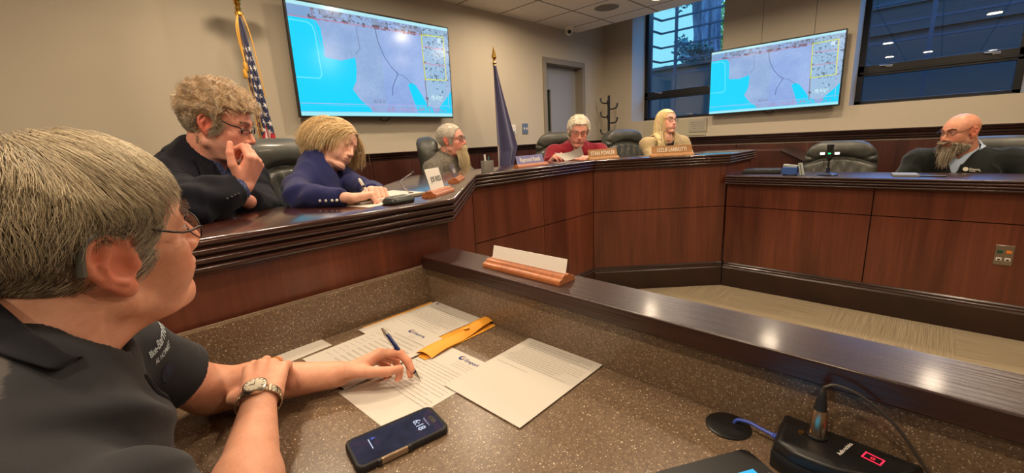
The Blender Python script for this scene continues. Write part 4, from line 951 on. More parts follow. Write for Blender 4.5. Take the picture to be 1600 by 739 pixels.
# ------------------------------------------------------------------ flags
def star_mask(U, V, cu_, cv_, r, rot=0):
    a = np.arctan2(V - cv_, U - cu_) + rot; d = np.hypot(U - cu_, V - cv_); s = np.abs(((a / (2 * PI / 5)) % 1) - .5) * 2
    return d < r * (.40 + .60 * s ** 1.5)
def flag1():
    t = thing('united_states_flag', (.87, 3.02, .2), 'United States flag with gold eagle on a pole behind the dark-jacketed man', 'flag')
    x0, y0 = .862, 3.05
    m = MB(); m.tube([(x0, y0, .24), (x0, y0, 2.10)], .0125, 14); m.build('pole', plain('oak flagpole', (150, 104, 56), .35), t)
    m = MB(); m.lathe([(0, 0), (.16, 0), (.16, .012), (.10, .035), (.03, .05), (.02, .09), (.014, .1)], (x0, y0, .2), 32); m.build('base', M['gold'], t)
    m = MB(); m.lathe([(.013, -.02), (.022, -.015), (.022, 0), (.014, .006), (.018, .022), (.012, .034), (.020, .05), (.010, .064), (.007, .075)], (x0, y0, 2.085), 22)
    m.ell((x0, y0, 2.165), .026, 16); m.build('ferrule', M['gold'], t)
    m = MB(); e = np.array([x0, y0, 2.235]); m.ell(e, (.022, .018, .04), 14); m.ell(e + (-.014, -.006, .048), (.016, .013, .016), 12); m.tube([e + (-.024, -.01, .05), e + (-.040, -.014, .043)], [.006, .001], 8)
    for s in (-1, 1):
        for k in range(9):
            a = e + np.array([s * .018 * (1 + k * .55), .006, .03 + .010 * math.sin(k * .35)]); m.tube([a, a + np.array([s * .012, .004, -.045 - .008 * (8 - k) * .6])], [.0075, .002], 6)
        m.tube([e + (s * .01, 0, .03), e + (s * .06, .004, .052), e + (s * .105, .006, .036)], [.012, .010, .004], 8)
    for k in range(5): m.tube([e + (0, 0, -.03), e + ((k - 2) * .010, 0, -.07)], [.007, .003], 6)
    m.build('eagle_finial', M['gold'], t)
    # draped cloth: folds fan out from the top of the pole
    nu, nv = 460, 520; s = np.linspace(0, 1, nu); q = np.linspace(0, 1, nv); S, Q = np.meshgrid(s, q)
    top, bot = 2.07, .62; Z = top - (top - bot) * Q; wd = .028 + .115 * Q ** .85 + .05 * Q
    th = S * 5.2 * PI; X = x0 - .028 + wd * (S ** .9) * 1.0 + .008 * np.sin(th * 2 + Q * 3) * Q; Y = y0 - .016 - (.012 + .045 * Q) * (np.cos(th) * .7 + .3) - .02 * Q * S
    Z = Z - .10 * S * Q - .02 * np.sin(PI * S) * (1 - Q)
    C = np.zeros((nv, nu, 3)); fly = S * 1.25; hoist = Q  # canton covers upper part
    navy = np.array(lin((38, 44, 88))); red = np.array(lin((196, 40, 58))); wht = np.array(lin((226, 222, 220)))
    st = np.floor((S * 1.0 + Q * 1.15) * 9) % 2; C[:] = np.where(st[..., None] > 0, red, wht)
    cant = Q < .47 + .03 * np.sin(S * 9) - .05 * S; C[cant] = navy
    su = S * .23; sv = Q * 1.45
    for i in range(16):
        for j in range(6):
            cu_, cv_ = .018 + j * .040 + (.02 if i % 2 else 0), .17 + i * .052
            k = star_mask(su * (1 + .0 * Q), sv, cu_, cv_, .0185, .3 * j + i) & cant & (sv > .13); C[k] = wht
    edge = (S < .035) | ((S > .30) & (S < .33) & (Q < .45)); C[edge] = np.array(lin((206, 158, 70)))
    P = np.stack([X, Y, Z], -1); m = MB(); m.grid(P); cl = attr_mat('flag cloth', .75, bumpscale=900, bstr=.15, sheen=.3)
    o = m.build('flag_cloth', cl, t, angle=180, col=C.reshape(-1, 3)); sd = o.modifiers.new('thickness', 'SOLIDIFY'); sd.thickness = .0012
    m = MB()
    for k in range(2): m.tube(smooth_path([(x0 - .02, y0 - .04, 2.06), (x0 - .034 - .01 * k, y0 - .06, 1.97), (x0 - .03, y0 - .055, 1.86 - .07 * k), (x0 - .028, y0 - .055, 1.76 - .05 * k)], 24), .004, 8)
    for k in range(2): m.lathe([(.006, 0), (.011, -.01), (.013, -.05), (.010, -.055)], (x0 - .03 - .008 * k, y0 - .056, 1.80 - .04 * k), 12)
    m.tube(smooth_path([(x0 + .005, y0 - .05, 2.06), (x0 + .024, y0 - .062, 1.95), (x0 + .034, y0 - .07, 1.8), (x0 + .045, y0 - .08, 1.6)], 24), .0035, 8)
    m.build('gold_cord_and_tassel', plain('gold braid', (206, 152, 52), .5), t)
flag1()
def flag2():
    x0, y0 = 2.975, 3.08
    t = thing('navy_flag', (x0, y0, .2), 'plain dark navy state flag with gold spear tip, standing left of the white wall sensor', 'flag')
    m = MB(); m.tube([(x0, y0, .24), (x0, y0, 2.0)], .0125, 14); m.build('pole', plain('oak flagpole 2', (150, 104, 56), .35), t)
    m = MB(); m.lathe([(0, 0), (.16, 0), (.16, .012), (.10, .035), (.03, .05), (.02, .09), (.014, .1)], (x0, y0, .2), 32); m.build('base', M['gold'], t)
    m = MB(); m.lathe([(.012, -.03), (.020, -.025), (.014, -.012), (.022, .0), (.012, .012), (.009, .03), (.024, .052), (.020, .075), (.0, .155)], (x0, y0, 1.99), 20); m.build('spear_finial', M['gold'], t)
    nu, nv = 160, 140; s = np.linspace(0, 1, nu); q = np.linspace(0, 1, nv); S, Q = np.meshgrid(s, q)
    top, bot = 1.965, .62; Z = top - (top - bot) * Q; 
    th = S * 3.4 * PI; Wf = .045 + .275 * np.minimum(Q / .62, 1) ** 1.1 - .42 * np.maximum(Q - .62, 0); X = x0 - .055 - .055 * Q + Wf * S ; Y = y0 - .034 - (.012 + .05 * Q) * (np.cos(th) * .7 + .3) * (1 - .5 * S); Z = Z + .13 * S * Q
    nav = np.array(lin((60, 58, 92))); C = np.tile(nav, (nv, nu, 1)); P3 = np.stack([S * 1.0, Q * 3, Z * 0], -1).reshape(-1, 3)
    e = np.hypot((S - .13) / .06, (Q - .575) / .035) < 1; C[e] = lin((150, 62, 60)); e = np.hypot((S - .13) / .04, (Q - .61) / .02) < 1; C[e] = lin((190, 130, 70))
    C[(S < .03) & (Q > .55)] = lin((190, 186, 170))
    m = MB(); m.grid(np.stack([X, Y, Z], -1)); o = m.build('flag_cloth', bpy.data.materials['flag cloth'], t, angle=180, col=C.reshape(-1, 3)); sd = o.modifiers.new('thickness', 'SOLIDIFY'); sd.thickness = .0012
flag2()

# ------------------------------------------------------------------ leather office chair (prototype faces +X, seat base at origin)
LEA = None
def leather():
    t = NT('grey green leather'); v = t.coord(); vo = t.n('ShaderNodeTexVoronoi'); vo.inputs['Scale'].default_value = 180; t.l(v, vo.inputs['Vector'])
    nz = t.noise(v, 9, 3, .6)
    return t.pbr(t.ramp(nz, [(.3, lin((50, 51, 45))), (.7, lin((74, 74, 66)))]), .46, 0, t.bump(vo.outputs['Distance'], .12, .002), coat=.15)
LEA = leather()
def make_chair():
    t = thing('office_chair', (0, 0, 0), 'x', 'chair')
    def back(P):
        x, y, z = P[:, 0], P[:, 1], P[:, 2]; zc = (z - .78) / .36
        w = .275 - .035 * np.clip(zc, -1, 1) ** 2 - .02 * (z > 2)
        Q = P.copy(); Q[:, 0] = x + .035 + .10 * (z - .78) - .5 * (y ** 2) * .9 * .6
        d = rbox(Q, (-.0, 0, .78), (.075, .262, .36), .074)
        # rounded top corners
        d = smax(d, np.hypot(np.maximum(np.abs(y) - .07, 0), np.maximum(z - .945, 0)) - .19, .03)
        front = np.clip((Q[:, 0]) / .05, 0, 1)
        # central horizontal tuft and vertical pleats
        seam = np.exp(-((z - .965 - .035 * np.cos(y * 9)) / .017) ** 2) * np.clip(1.2 - np.abs(y) / .24, 0, 1) ** .5
        d = d + .030 * seam * front
        d = d - .020 * front * np.exp(-((z - 1.065) / .06) ** 2) * np.clip(1 - (y / .24) ** 2, 0, 1)
        d = d - .018 * front * np.exp(-((z - .80) / .13) ** 2) * np.clip(1 - (y / .26) ** 2, 0, 1)
        pl = np.exp(-((z - .92) / .05) ** 2); d = d + .0065 * front * pl * np.cos(y * 75) * np.clip(1 - (y / .2) ** 4, 0, 1)
        for s in (-1, 1):
            l1 = np.abs((z - .985) - .35 * (s * y - .16) ) ; d = d + .010 * front * np.exp(-(l1 / .012) ** 2) * np.exp(-((s * y - .21) / .05) ** 2)
            l2 = np.abs((z - .955) + .30 * (s * y - .16) ) ; d = d + .010 * front * np.exp(-(l2 / .012) ** 2) * np.exp(-((s * y - .21) / .05) ** 2)
        return d
    V, F = sdf_mesh(back, (-.28, -.32, .38), (.16, .32, 1.18), .0075); mesh_obj('backrest', V + (-.20, 0, 0), F, LEA, t, angle=180)
    def seat(P):
        d = rbox(P, (.05, 0, .45), (.25, .265, .062), .055); d = d + .012 * np.exp(-(np.abs(P[:, 1]) / .01) ** 2) * (P[:, 2] > .46)
        return d - .012 * np.clip(1 - ((P[:, 0] - .05) / .22) ** 2 - (P[:, 1] / .24) ** 2, 0, 1)
    V, F = sdf_mesh(seat, (-.24, -.30, .35), (.34, .30, .56), .010); mesh_obj('seat', V, F, LEA, t, angle=180)
    for s in (-1, 1):
        f = lambda P: smin(rbox(P, (.03, s * .315, .655), (.15, .032, .024), .022), 9, 0)
        V, F = sdf_mesh(f, (-.16, s * .315 - .05, .61), (.22, s * .315 + .05, .70), .008); mesh_obj('armrest', V, F, LEA, t, angle=180)
        m = MB(); m.tube(smooth_path([(-.13, s * .315, .64), (-.15, s * .32, .55), (-.05, s * .31, .43), (.1, s * .28, .405), (.16, s * .315, .5), (.14, s * .315, .64)], 40), .016, 10); m.build('arm_frame', M['blackm'], t)
    m = MB(); m.tube([(-.24, 0, .75), (-.27, 0, .55), (-.18, 0, .40), (0, 0, .385)], .028, 10); m.box((.02, 0, .38), (.26, .2, .03)); m.build('tilt_mechanism', M['blackm'], t, bevel=.004)
    m = MB(); m.tube([(0, 0, .09), (0, 0, .37)], .024, 14); m.build('gas_column', M['black'], t)
    m = MB()
    for k in range(5): a = 2 * PI * k / 5; m.tube([(0, 0, .10), (.16 * math.cos(a), .16 * math.sin(a), .095), (.29 * math.cos(a), .29 * math.sin(a), .07)], [.03, .024, .016], 8)
    m.build('five_star_base', M['blackm'], t)
    for k in range(5):
        a = 2 * PI * k / 5; m = MB(); m.tube([(.29 * math.cos(a) - .022 * math.sin(a), .29 * math.sin(a) + .022 * math.cos(a), .028), (.29 * math.cos(a) + .022 * math.sin(a), .29 * math.sin(a) - .022 * math.cos(a), .028)], .028, 14); m.build('castor', M['black'], t)
    return t
chair0 = make_chair(); _first = [True]
def chair(x, y, z, ang, label):
    c = chair0 if _first[0] else copy_tree(chair0); _first[0] = False
    c.location = (x, y, z); c.rotation_euler = (0, 0, rad(ang)); c['label'] = label; c['group'] = 'leather office chairs round the dais'; return c
chair(4.32, .55, 0, 183, 'empty grey-green leather office chair behind the right counter')
# ------------------------------------------------------------------ people: one blended surface per body
def hrot(yaw, pit, rol):
    y, p, r = rad(yaw), rad(pit), rad(rol)
    Rz = np.array([[math.cos(y), -math.sin(y), 0], [math.sin(y), math.cos(y), 0], [0, 0, 1]])
    Ry = np.array([[math.cos(p), 0, -math.sin(p)], [0, 1, 0], [math.sin(p), 0, math.cos(p)]])
    Rx = np.array([[1, 0, 0], [0, math.cos(r), -math.sin(r)], [0, math.sin(r), math.cos(r)]])
    return Rz @ Ry @ Rx
def head_d(P, o):
    """P in head frame, +x face, +y its left, +z up; metres"""
    fat = o.get('fat', 0.0); fem = o.get('fem', 0.0); A = P.copy(); A[:, 1] = np.abs(P[:, 1]); x, y, z = A[:, 0], A[:, 1], A[:, 2]
    d = elld(A, (-.014, 0, .038), (.098, .077 - .002 * fem, .088))
    d = smin(d, elld(A, (.036, 0, .030), (.056, .062, .055)), .02)           # forehead
    d = smin(d, elld(A, (.032, 0, -.034), (.056, .057 + .006 * fat - .004 * fem, .066)), .02)      # face mass
    jy = .050 + .010 * fat - .004 * fem
    d = smin(d, cap(A, (-.004, jy, -.058), (.066, .014, -.096), .015 + .006 * fat, .014 - .002 * fem), .02)
    d = smin(d, elld(A, (.074, 0, -.094), (.018, .021, .015)), .014)          # chin
    if fat: d = smin(d, elld(A, (.034, 0, -.098), (.048, .046, .026 * fat + .004)), .025)
    d = smin(d, elld(A, (.055, .043, -.014), (.024, .020, .017)), .016)      # cheekbone
    d = smin(d, elld(A, (.056, .036, -.046), (.026, .022, .030)), .02)       # cheek
    d = smin(d, cap(A, (.087, .008, .030), (.070, .046, .029), .010 - .002 * fem, .008), .012)     # brow
    d = smax(d, -elld(A, (.096, .031, .012), (.017, .019, .0125)), .010)       # eye socket
    ey = sph(A, (.0745, .031, .011), .0128)
    lid = sph(A, (.0745, .031, .011), .0146)
    opn = o.get('eye', .0042); zc = z - .011 - .0006 - .06 * (y - .031)
    lid = smax(lid, -(np.abs(zc) - opn * np.sqrt(np.clip(1 - ((y - .031) / .0145) ** 2, .02, 1))), .0012)
    d = smin(d, lid, .004); d = np.minimum(d, ey)
    ns = o.get('nose', 1.0)
    d = smin(d, cap(A, (.076, 0, .016), (.090, 0, -.028), .0105, .0125), .010)
    d = smin(d, cap(A, (.086, 0, .018), (.086 + .022 * ns, 0, -.020), .0070, .0085), .009)
    d = smin(d, sph(A, (.087 + .0205 * ns, 0, -.026), .0105), .006)
    d = smin(d, elld(A, (.096, .0125 * (1 - .12 * fem), -.030), (.0115, .0068, .0075)), .005)
    d = smax(d, -elld(A, (.103, .0066, -.0385), (.005, .0030, .004)), .003)
    d = smin(d, elld(A, (.078, 0, -.056), (.021, .030, .026)), .014)         # muzzle
    mo = .0235 - .001 * fem
    wob = -.0565 + .0015 * np.cos(y / .006)
    lipd = elld(A, (.0915, 0, -.0525), (.0100, mo, .0052)); lipd = smin(lipd, elld(A, (.0900, 0, -.0625), (.0105, mo * .88, .0062 + .001 * fem)), .003)
    d = smin(d, lipd, .004)
    d = d + .0035 * np.exp(-((z - wob) / .0011) ** 2) * (np.clip(1 - (y / .026) ** 2, 0, 1)) * (x > .07)
    d = d + .0020 * np.exp(-((z + .0745) / .006) ** 2) * np.exp(-(y / .02) ** 2) * (x > .06)
    # ear
    if o.get('ear', 1):
        B = A - np.array([-.008, .0735 + .002 * fat, .002]); c_, s_ = math.cos(rad(o.get('flare', 20))), math.sin(rad(o.get('flare', 20)))
        ex = B[:, 0] * c_ - B[:, 1] * s_; eyy = B[:, 0] * s_ + B[:, 1] * c_
        es = o.get('ears', 1.05); Eb = np.c_[ex, eyy, B[:, 2]] / es
        Eb[:, 0] = Eb[:, 0] + .10 * Eb[:, 2]
        hx = [(.012, 0, .006), (.009, .002, .022), (-.001, .004, .032), (-.013, .006, .029), (-.020, .007, .017), (-.020, .007, .002), (-.014, .005, -.012), (-.007, .003, -.022)]
        hd = np.full(len(P), 9.)
        for i in range(len(hx) - 1): hd = smin(hd, cap(Eb, hx[i], hx[i + 1], .0040, .0038), .002)
        pl = elld(Eb, (-.004, .000, .006), (.0185, .0048, .028)); bowl = elld(Eb, (.001, .0075, -.001), (.0085, .0065, .012))
        anti = cap(Eb, (-.003, .0045, .019), (-.011, .0055, .006), .0036, .0042); anti = smin(anti, cap(Eb, (-.011, .0055, .006), (-.010, .005, -.008), .0042, .0038), .003); anti = smin(anti, cap(Eb, (-.010, .005, -.008), (-.001, .0045, -.016), .0038, .0034), .003)
        lobe = elld(Eb, (-.001, .000, -.024), (.0085, .0048, .0095)); trg = elld(Eb, (.011, .000, -.003), (.005, .004, .007))
        e_ = smin(pl, anti, .003); e_ = smax(e_, -bowl, .003); e_ = smin(e_, hd, .003); e_ = smin(e_, lobe, .005); e_ = smin(e_, trg, .003) * es
        near = np.abs(A[:, 1] - .08) < .06
        d = np.where(near, smin(d, e_, .004), d)
    return d
def head_col(P, base, o):
    """skin pigment by place on the head"""
    A = P.copy(); A[:, 1] = np.abs(P[:, 1]); base = np.array(base); C = np.tile(base, (len(P), 1))
    def g(c, r): return np.exp(-(((A - np.array(c)) / np.array(r)) ** 2).sum(1))
    red = base * np.array([1.05, .62, .58])
    def blend(w, c):
        nonlocal C; w = np.clip(w, 0, 1)[:, None]; C = C * (1 - w) + np.array(c) * w
    rd = o.get('ruddy', .5)
    blend(rd * .8 * g((.07, .042, -.025), (.03, .025, .022)), red); blend(rd * g((.108, 0, -.026), (.016, .014, .014)), red); blend((.15 + rd) * (A[:, 1] > .070) * np.exp(-((A[:, 0] + .012) / .035) ** 4) * np.exp(-((A[:, 2]) / .048) ** 4), red)
    blend(.35 * rd * g((.09, 0, .06), (.03, .05, .03)), red)
    lip = o.get('lip', (.42, .16, .13)); lw = (g((.097, 0, -.0570), (.014, .0235, .0092)) > .36) & (A[:, 0] > .080)
    blend(lw * .75, lip)
    e = np.linalg.norm(A - np.array([.0745, .031, .011]), axis=1); ball = (e < .01345) & (A[:, 0] > .076)
    blend(ball * 1.0, (.66, .62, .58))
    gz = o.get('gaze', (0, 0)); ir = np.hypot(P[:, 1] - np.sign(P[:, 1]) * .031 - gz[0], P[:, 2] - .011 - gz[1]); blend((ball & (ir < .0058)) * 1.0, (.10, .13, .16)); blend((ball & (ir < .0026)) * 1.0, (.01, .01, .01))
    blend(.35 * (np.abs(e - .0146) < .0012) * (A[:, 0] > .078) * (np.abs(A[:, 2] - .011) < .007), base * np.array([.7, .45, .42]))
    if 'stubble' in o:
        s = o['stubble']; w = np.clip((-.030 - A[:, 2]) / .012, 0, 1) * np.clip((A[:, 0] + .02) / .02, 0, 1) * (1 - lw) * (A[:, 2] > -.125); w = w * np.clip((-.015 - A[:, 2]) / .02, 0, 1)
        blend(w * s[3], s[:3])
    if 'scalp' in o:
        w = scalp_w(P, o); blend(w * .8, o['scalp'])
    return C
def scalp_w(P, o):
    x, y, z = P[:, 0], np.abs(P[:, 1]), P[:, 2]
    line = o.get('hairline', .072)       # forehead height at centre
    rec = o.get('recede', .0)
    fh = z - (line - rec * 0) - (x - .07) * .0
    top = (x < .105 - .55 * np.maximum(y - .02, 0)) & (z > line - .35 * (y > 9))
    # boundary: front plane then down past the temple to above and behind the ear
    front = (.088 - x) * 1.1 + (z - line)              # >0 above/behind the hairline at the front
    temple = (.046 - x) + .0 * z                        # behind the temple
    side = np.where(z > .030, temple + .3 * (z - .03), np.where(x < -.006, .04, .012 - np.abs(x - .030 + .014)) )
    nape = z + o.get('nape', .062)
    w = np.where((z > line) & (front > 0), 1., 0.)
    w = np.maximum(w, ((x < o.get('temple', .046) + .35 * (z - .03)) & (z > .022)).astype(float))
    w = np.maximum(w, ((x < -.022) & (z > -o.get('nape', .062) - .35 * (x + .02) * 0) & (z > -.075 - .2 * (x + .1))).astype(float))
    sb = o.get('sideburn', .018)
    w = np.maximum(w, ((np.abs(x - .020) < .014) & (z > -sb) & (y > .055)).astype(float))
    # keep ears clear
    es = o.get('ears', 1.05); ear = (np.abs(x + .010) < .024 * es) & (z < .004 + .024 * es) & (z > -.05) & (y > .055)
    w = np.where(ear & (x > -.036), 0, w)
    return w

def hand_prims(W, f, n, t, curl, spread=(.10, .03, -.04, -.12), thumb=None, s=1.0):
    """W wrist point; f finger direction; n back-of-hand normal; t towards the thumb side.
    curl: 4 tuples of joint angles (deg). returns list of capsules (group, a, b, ra, rb)"""
    f = nrm(f); n = nrm(np.asarray(n, float) - f * (np.asarray(n, float) @ f)); t = nrm(np.asarray(t, float) - f * (np.asarray(t, float) @ f) - n * (np.asarray(t, float) @ n)); W = np.asarray(W, float)
    L = [(.042, .026, .021), (.047, .029, .022), (.043, .027, .022), (.034, .021, .019)]; K = [(.087, .027), (.090, .008), (.085, -.011), (.077, -.028)]; r0 = [.0096, .0098, .0094, .0084]
    out = []; tips = []
    for i in range(4):
        k = W + s * (f * K[i][0] + t * K[i][1] + n * (.002 if i in (1, 2) else -.001)); out.append(('palm', W + s * (f * .012 + t * K[i][1] * .55 - n * .002), k - n * .004 * s, .0135 * s, (.0118 if i < 3 else .0105) * s))
        dr = nrm(f + t * spread[i]); sd = nrm(np.cross(dr, n)); ang = 0; p = k - n * .002 * s; r = r0[i] * s
        for j in range(3):
            ang += rad(curl[i][j]); dd = dr * math.cos(ang) - n * math.sin(ang); q = p + dd * L[i][j] * s; out.append(('f%d' % i, p, q, r, r * (.90 if j < 2 else .84))); p = q; r *= .90
        tips.append(p)
    out.append(('palm', W + s * (f * .020 + t * .020 - n * .012), W + s * (f * .060 + t * .022 - n * .010), .015 * s, .012 * s))
    out.append(('palm', W + s * (f * .020 - t * .020 - n * .010), W + s * (f * .060 - t * .022 - n * .009), .013 * s, .011 * s))
    th = thumb or [(.55, .75, -.35), (.80, .45, -.40), (.90, .30, -.30)]
    p = W + s * (f * .022 + t * .022 - n * .008); rr = [.0155, .0115, .0102, .0085]
    for j, (a, b, c) in enumerate(th):
        dd = nrm(f * a + t * b + n * c); q = p + dd * (.044, .034, .027)[j] * s; out.append(('th' if j else 'palm', p, q, rr[j] * s, rr[j + 1] * s)); p = q
    tips.append(p); return out, tips
def prims_d(P, prims):
    gr = {}
    for g, a, b, ra, rb in prims: gr.setdefault(g, []).append((a, b, ra, rb))
    d = None
    for g, L in gr.items():
        e = None
        for a, b, ra, rb in L: c = cap(P, a, b, ra, rb); e = c if e is None else smin(e, c, .008 if g == 'palm' else .003)
        d = e if d is None else smin(d, e, .0045)
    return d

SKIN = None
def skin_mat():
    t = NT('skin'); a = t.n('ShaderNodeAttribute'); a.attribute_name = 'Col'; v = t.coord()
    nz = t.noise(v, 38, 4, .65); n2 = t.noise(v, 420, 3, .6)
    col = t.mix(1.0, a.outputs['Color'], t.ramp(nz, [(.3, (.90, .84, .82)), (.7, (1.08, 1.06, 1.05))]), 'MULTIPLY')
    return t.pbr(col, .46, 0, t.bump(n2, .22, .0012), sss=.12, spec=.4)
SKIN = skin_mat()
def cloth_mat(name, c, scale=700, amp=.25, rough=.88, sheen=.08, alt=None, asc=300, th=.55):
    t = NT(name); v = t.coord(); n1 = t.noise(v, scale, 2, .6); col = rgba(c)
    if alt is not None: col = t.mix(t.ramp(t.noise(v, asc, 2, .7), [(th - .08, (0, 0, 0)), (th + .04, (1, 1, 1))]), rgba(c), rgba(alt))
    n2 = t.noise(v, 26, 3, .5, .6); h = t.math('ADD', n1, t.math('MULTIPLY', n2, 2.0))
    return t.pbr(col, rough, 0, t.bump(h, amp, .003), sheen=sheen, spec=.25)
def hair_mat(name='hair strands', rough=.42):
    t = NT(name); a = t.n('ShaderNodeAttribute'); a.attribute_name = 'Col'
    return t.pbr(a.outputs['Color'], rough, 0, None, spec=.45)
HAIR = hair_mat()

class Person:
    def __init__(s, label, base, H, yaw, pit, rol, o, skin, scale=1.0, vox=.0035):
        s.t = thing('person', base, label, 'person'); s.H = np.array(H, float); s.R = hrot(yaw, pit, rol); s.o = o; s.skin = skin; s.k = scale; s.vox = vox; s.J = {}; s.prims = []
    def hl(s, P): return (P - s.H) @ s.R / s.k          # world -> head
    def hw(s, p): return s.H + s.R @ (np.asarray(p, float) * s.k)
    def rig(s, **J): s.J.update({k: np.array(v, float) for k, v in J.items()}); return s
    def head(s, P): return head_d(s.hl(P), s.o) * s.k
    def neck(s, P, grow=0):
        J = s.J; r = s.o.get('neck', .058) + grow
        d = capfl(P, s.hw((-.030, 0, -.045)), J['neck'], r * .94, r * 1.08, s.R[:, 0], 1.0)
        return smin(d, cap(P, s.hw((.015, 0, -.085)), J['neck'] + s.tf * .03, r * .62, r * .75), .04)
    def arm(s, P, side, grow=0, fr=0.0, to=1.0):
        J = s.J; S, E, Wr = J['sh' + side], J['el' + side], J['wr' + side]; b = s.o.get('arm', 1.0)
        d = cap(P, S, E, .050 * b + grow, .041 * b + grow); m = E + (Wr - E) * .35
        d = smin(d, cap(P, E, m, .040 * b + grow, .040 * b + grow), .02); return smin(d, cap(P, m, Wr, .040 * b + grow, .026 * b + grow), .02)
    def torso(s, P, grow=0):
        J = s.J; b = s.o.get('build', 1.0); n = s.tf
        ch, be, pv = J['chest'], J['belly'], J['pelvis']
        R = np.column_stack([s.tf, s.tl, nrm(J['neck'] - be)]); R[:, 0] = nrm(np.cross(R[:, 1], R[:, 2]))
        d = elld(P, ch, (.125 * b + grow, .175 * b + grow, .20 + grow), R)
        bb = s.o.get('belly', 1.0)
        d = smin(d, elld(P, be, (.130 * b * bb + grow, .165 * b * bb ** .5 + grow, .17 + grow), R), .08)
        d = smin(d, elld(P, pv, (.14 * b + grow, .18 * b + grow, .13 + grow)), .07)
        for sd in 'LR':
            d = smin(d, cap(P, J['sh' + sd], J['neck'] - (0, 0, .035), .054 * b + grow, .048 * b + grow), .05)
        if s.o.get('bust'):
            for q in (-1, 1): d = smin(d, sph(P, ch + s.tf * .085 + s.tl * q * .075 - (0, 0, .03), .062 * s.o['bust'] + grow), .04)
        return d
    def legs(s, P, grow=0):
        J = s.J; d = None
        for sd in 'LR':
            e = smin(cap(P, J['hip' + sd], J['kn' + sd], .085 + grow, .062 + grow), cap(P, J['kn' + sd], J['an' + sd], .058 + grow, .045 + grow), .03); d = e if d is None else smin(d, e, .03)
        return d
    def setup(s, torso_yaw, chest, neck, shw, lean_z=0, seat_z=.5, floor=.2, feet=None, twist=0):
        a = rad(torso_yaw); s.tf = np.array([math.cos(a), math.sin(a), 0.]); s.tl = np.array([-math.sin(a), math.cos(a), 0.])
        chest = np.array(chest, float); neck = np.array(neck, float)
        pel = chest - s.tf * .10 + np.array([0, 0, -(chest[2] - floor - seat_z - .03)]); pel[2] = floor + seat_z + .07
        bel = chest * .5 + pel * .5 + s.tf * .03
        s.J.update(chest=chest, neck=neck, pelvis=pel, belly=bel)
        for sd, q in (('L', 1), ('R', -1)):
            s.J['sh' + sd] = neck + s.tl * q * shw + np.array([0, 0, -.055]) + s.tf * (.0)
            hp = pel + s.tl * q * .09 - (0, 0, .02); kn = hp + s.tf * .40 + s.tl * q * .03; kn[2] = floor + .50; an = kn + s.tf * .02; an[2] = floor + .09
            s.J.update({'hip' + sd: hp, 'kn' + sd: kn, 'an' + sd: an})
        return s
    def skin_sdf(s, P):
        d = smin(s.head(P), s.neck(P), .016 * s.k)
        d = smin(d, s.torso(P, -.012), .03)
        d = smin(d, s.arm(P, 'L', -.003), .02); d = smin(d, s.arm(P, 'R', -.003), .02)
        if s.prims: d = smin(d, prims_d(P, s.prims), .012)
        return d
    def build_body(s):
        pts = [s.H + np.array(v) for v in ((-.14, -.14, -.13), (.14, .14, .15))]
        for k in ('chest', 'belly', 'pelvis'): pts += [s.J[k] - .22, s.J[k] + .22]
        for k in ('shL', 'shR', 'elL', 'elR', 'wrL', 'wrR'): pts += [s.J[k] - .07, s.J[k] + .07]
        for g, a, b, ra, rb in s.prims: pts += [a - .03, b + .03, a + .03, b - .03]
        pts = np.array(pts); lo, hi = pts.min(0), pts.max(0); lo[2] = max(lo[2], s.J['pelvis'][2] - .16)
        V, F = sdf_mesh(s.skin_sdf, lo, hi, s.vox)
        hl = s.hl(V); C = np.tile(np.array(s.skin), (len(V), 1)); near = (np.linalg.norm(hl, axis=1) < .17); 
        C[near] = head_col(hl[near], s.skin, s.o)
        if s.o.get('neckred'):
            w = np.clip(1 - np.abs(hl[:, 2] + .14) / .07, 0, 1) * .5 * s.o['neckred']; C = C * (1 - w[:, None]) + np.array(s.skin) * np.array([1.0, .7, .62]) * w[:, None]
        # knuckles and fingertips a little redder
        if s.prims:
            for g, a, b, ra, rb in s.prims:
                if g != 'palm':
                    w = np.exp(-(np.linalg.norm(V - b, axis=1) / .012) ** 2) * .45; C = C * (1 - w[:, None]) + np.array(s.skin) * np.array([1.02, .68, .62]) * w[:, None]
        mesh_obj('body', V, F, SKIN, s.t, angle=180, col=C); return s
    def garment(s, name, mat, f, lo, hi, vox=.007, col=None, fold=.004, seed=1, fsc=9):
        fn = lambda P: f(P) + fold * fbm(P * np.array([1, 1, .6]), fsc, seed, 2) - fold * 1.1 * (1 - np.abs(vnoise(P * np.array([1.3, 1, .8]), fsc * 1.5, seed + 3))) ** 5
        V, F = sdf_mesh(fn, lo, hi, vox); return mesh_obj(name, V, F, mat, s.t, angle=180, col=col(V) if col else None)
    def bounds(s, pad=.14, keys=('chest', 'belly', 'pelvis', 'shL', 'shR', 'elL', 'elR', 'wrL', 'wrR', 'neck')):
        p = np.array([s.J[k] for k in keys]); lo, hi = p.min(0) - pad, p.max(0) + pad; lo[0] = min(lo[0], s.J['chest'][0] - .28); lo[1] = min(lo[1], s.J['chest'][1] - .28); hi[0] = max(hi[0], s.J['chest'][0] + .28); hi[1] = max(hi[1], s.J['chest'][1] + .28); return lo, hi
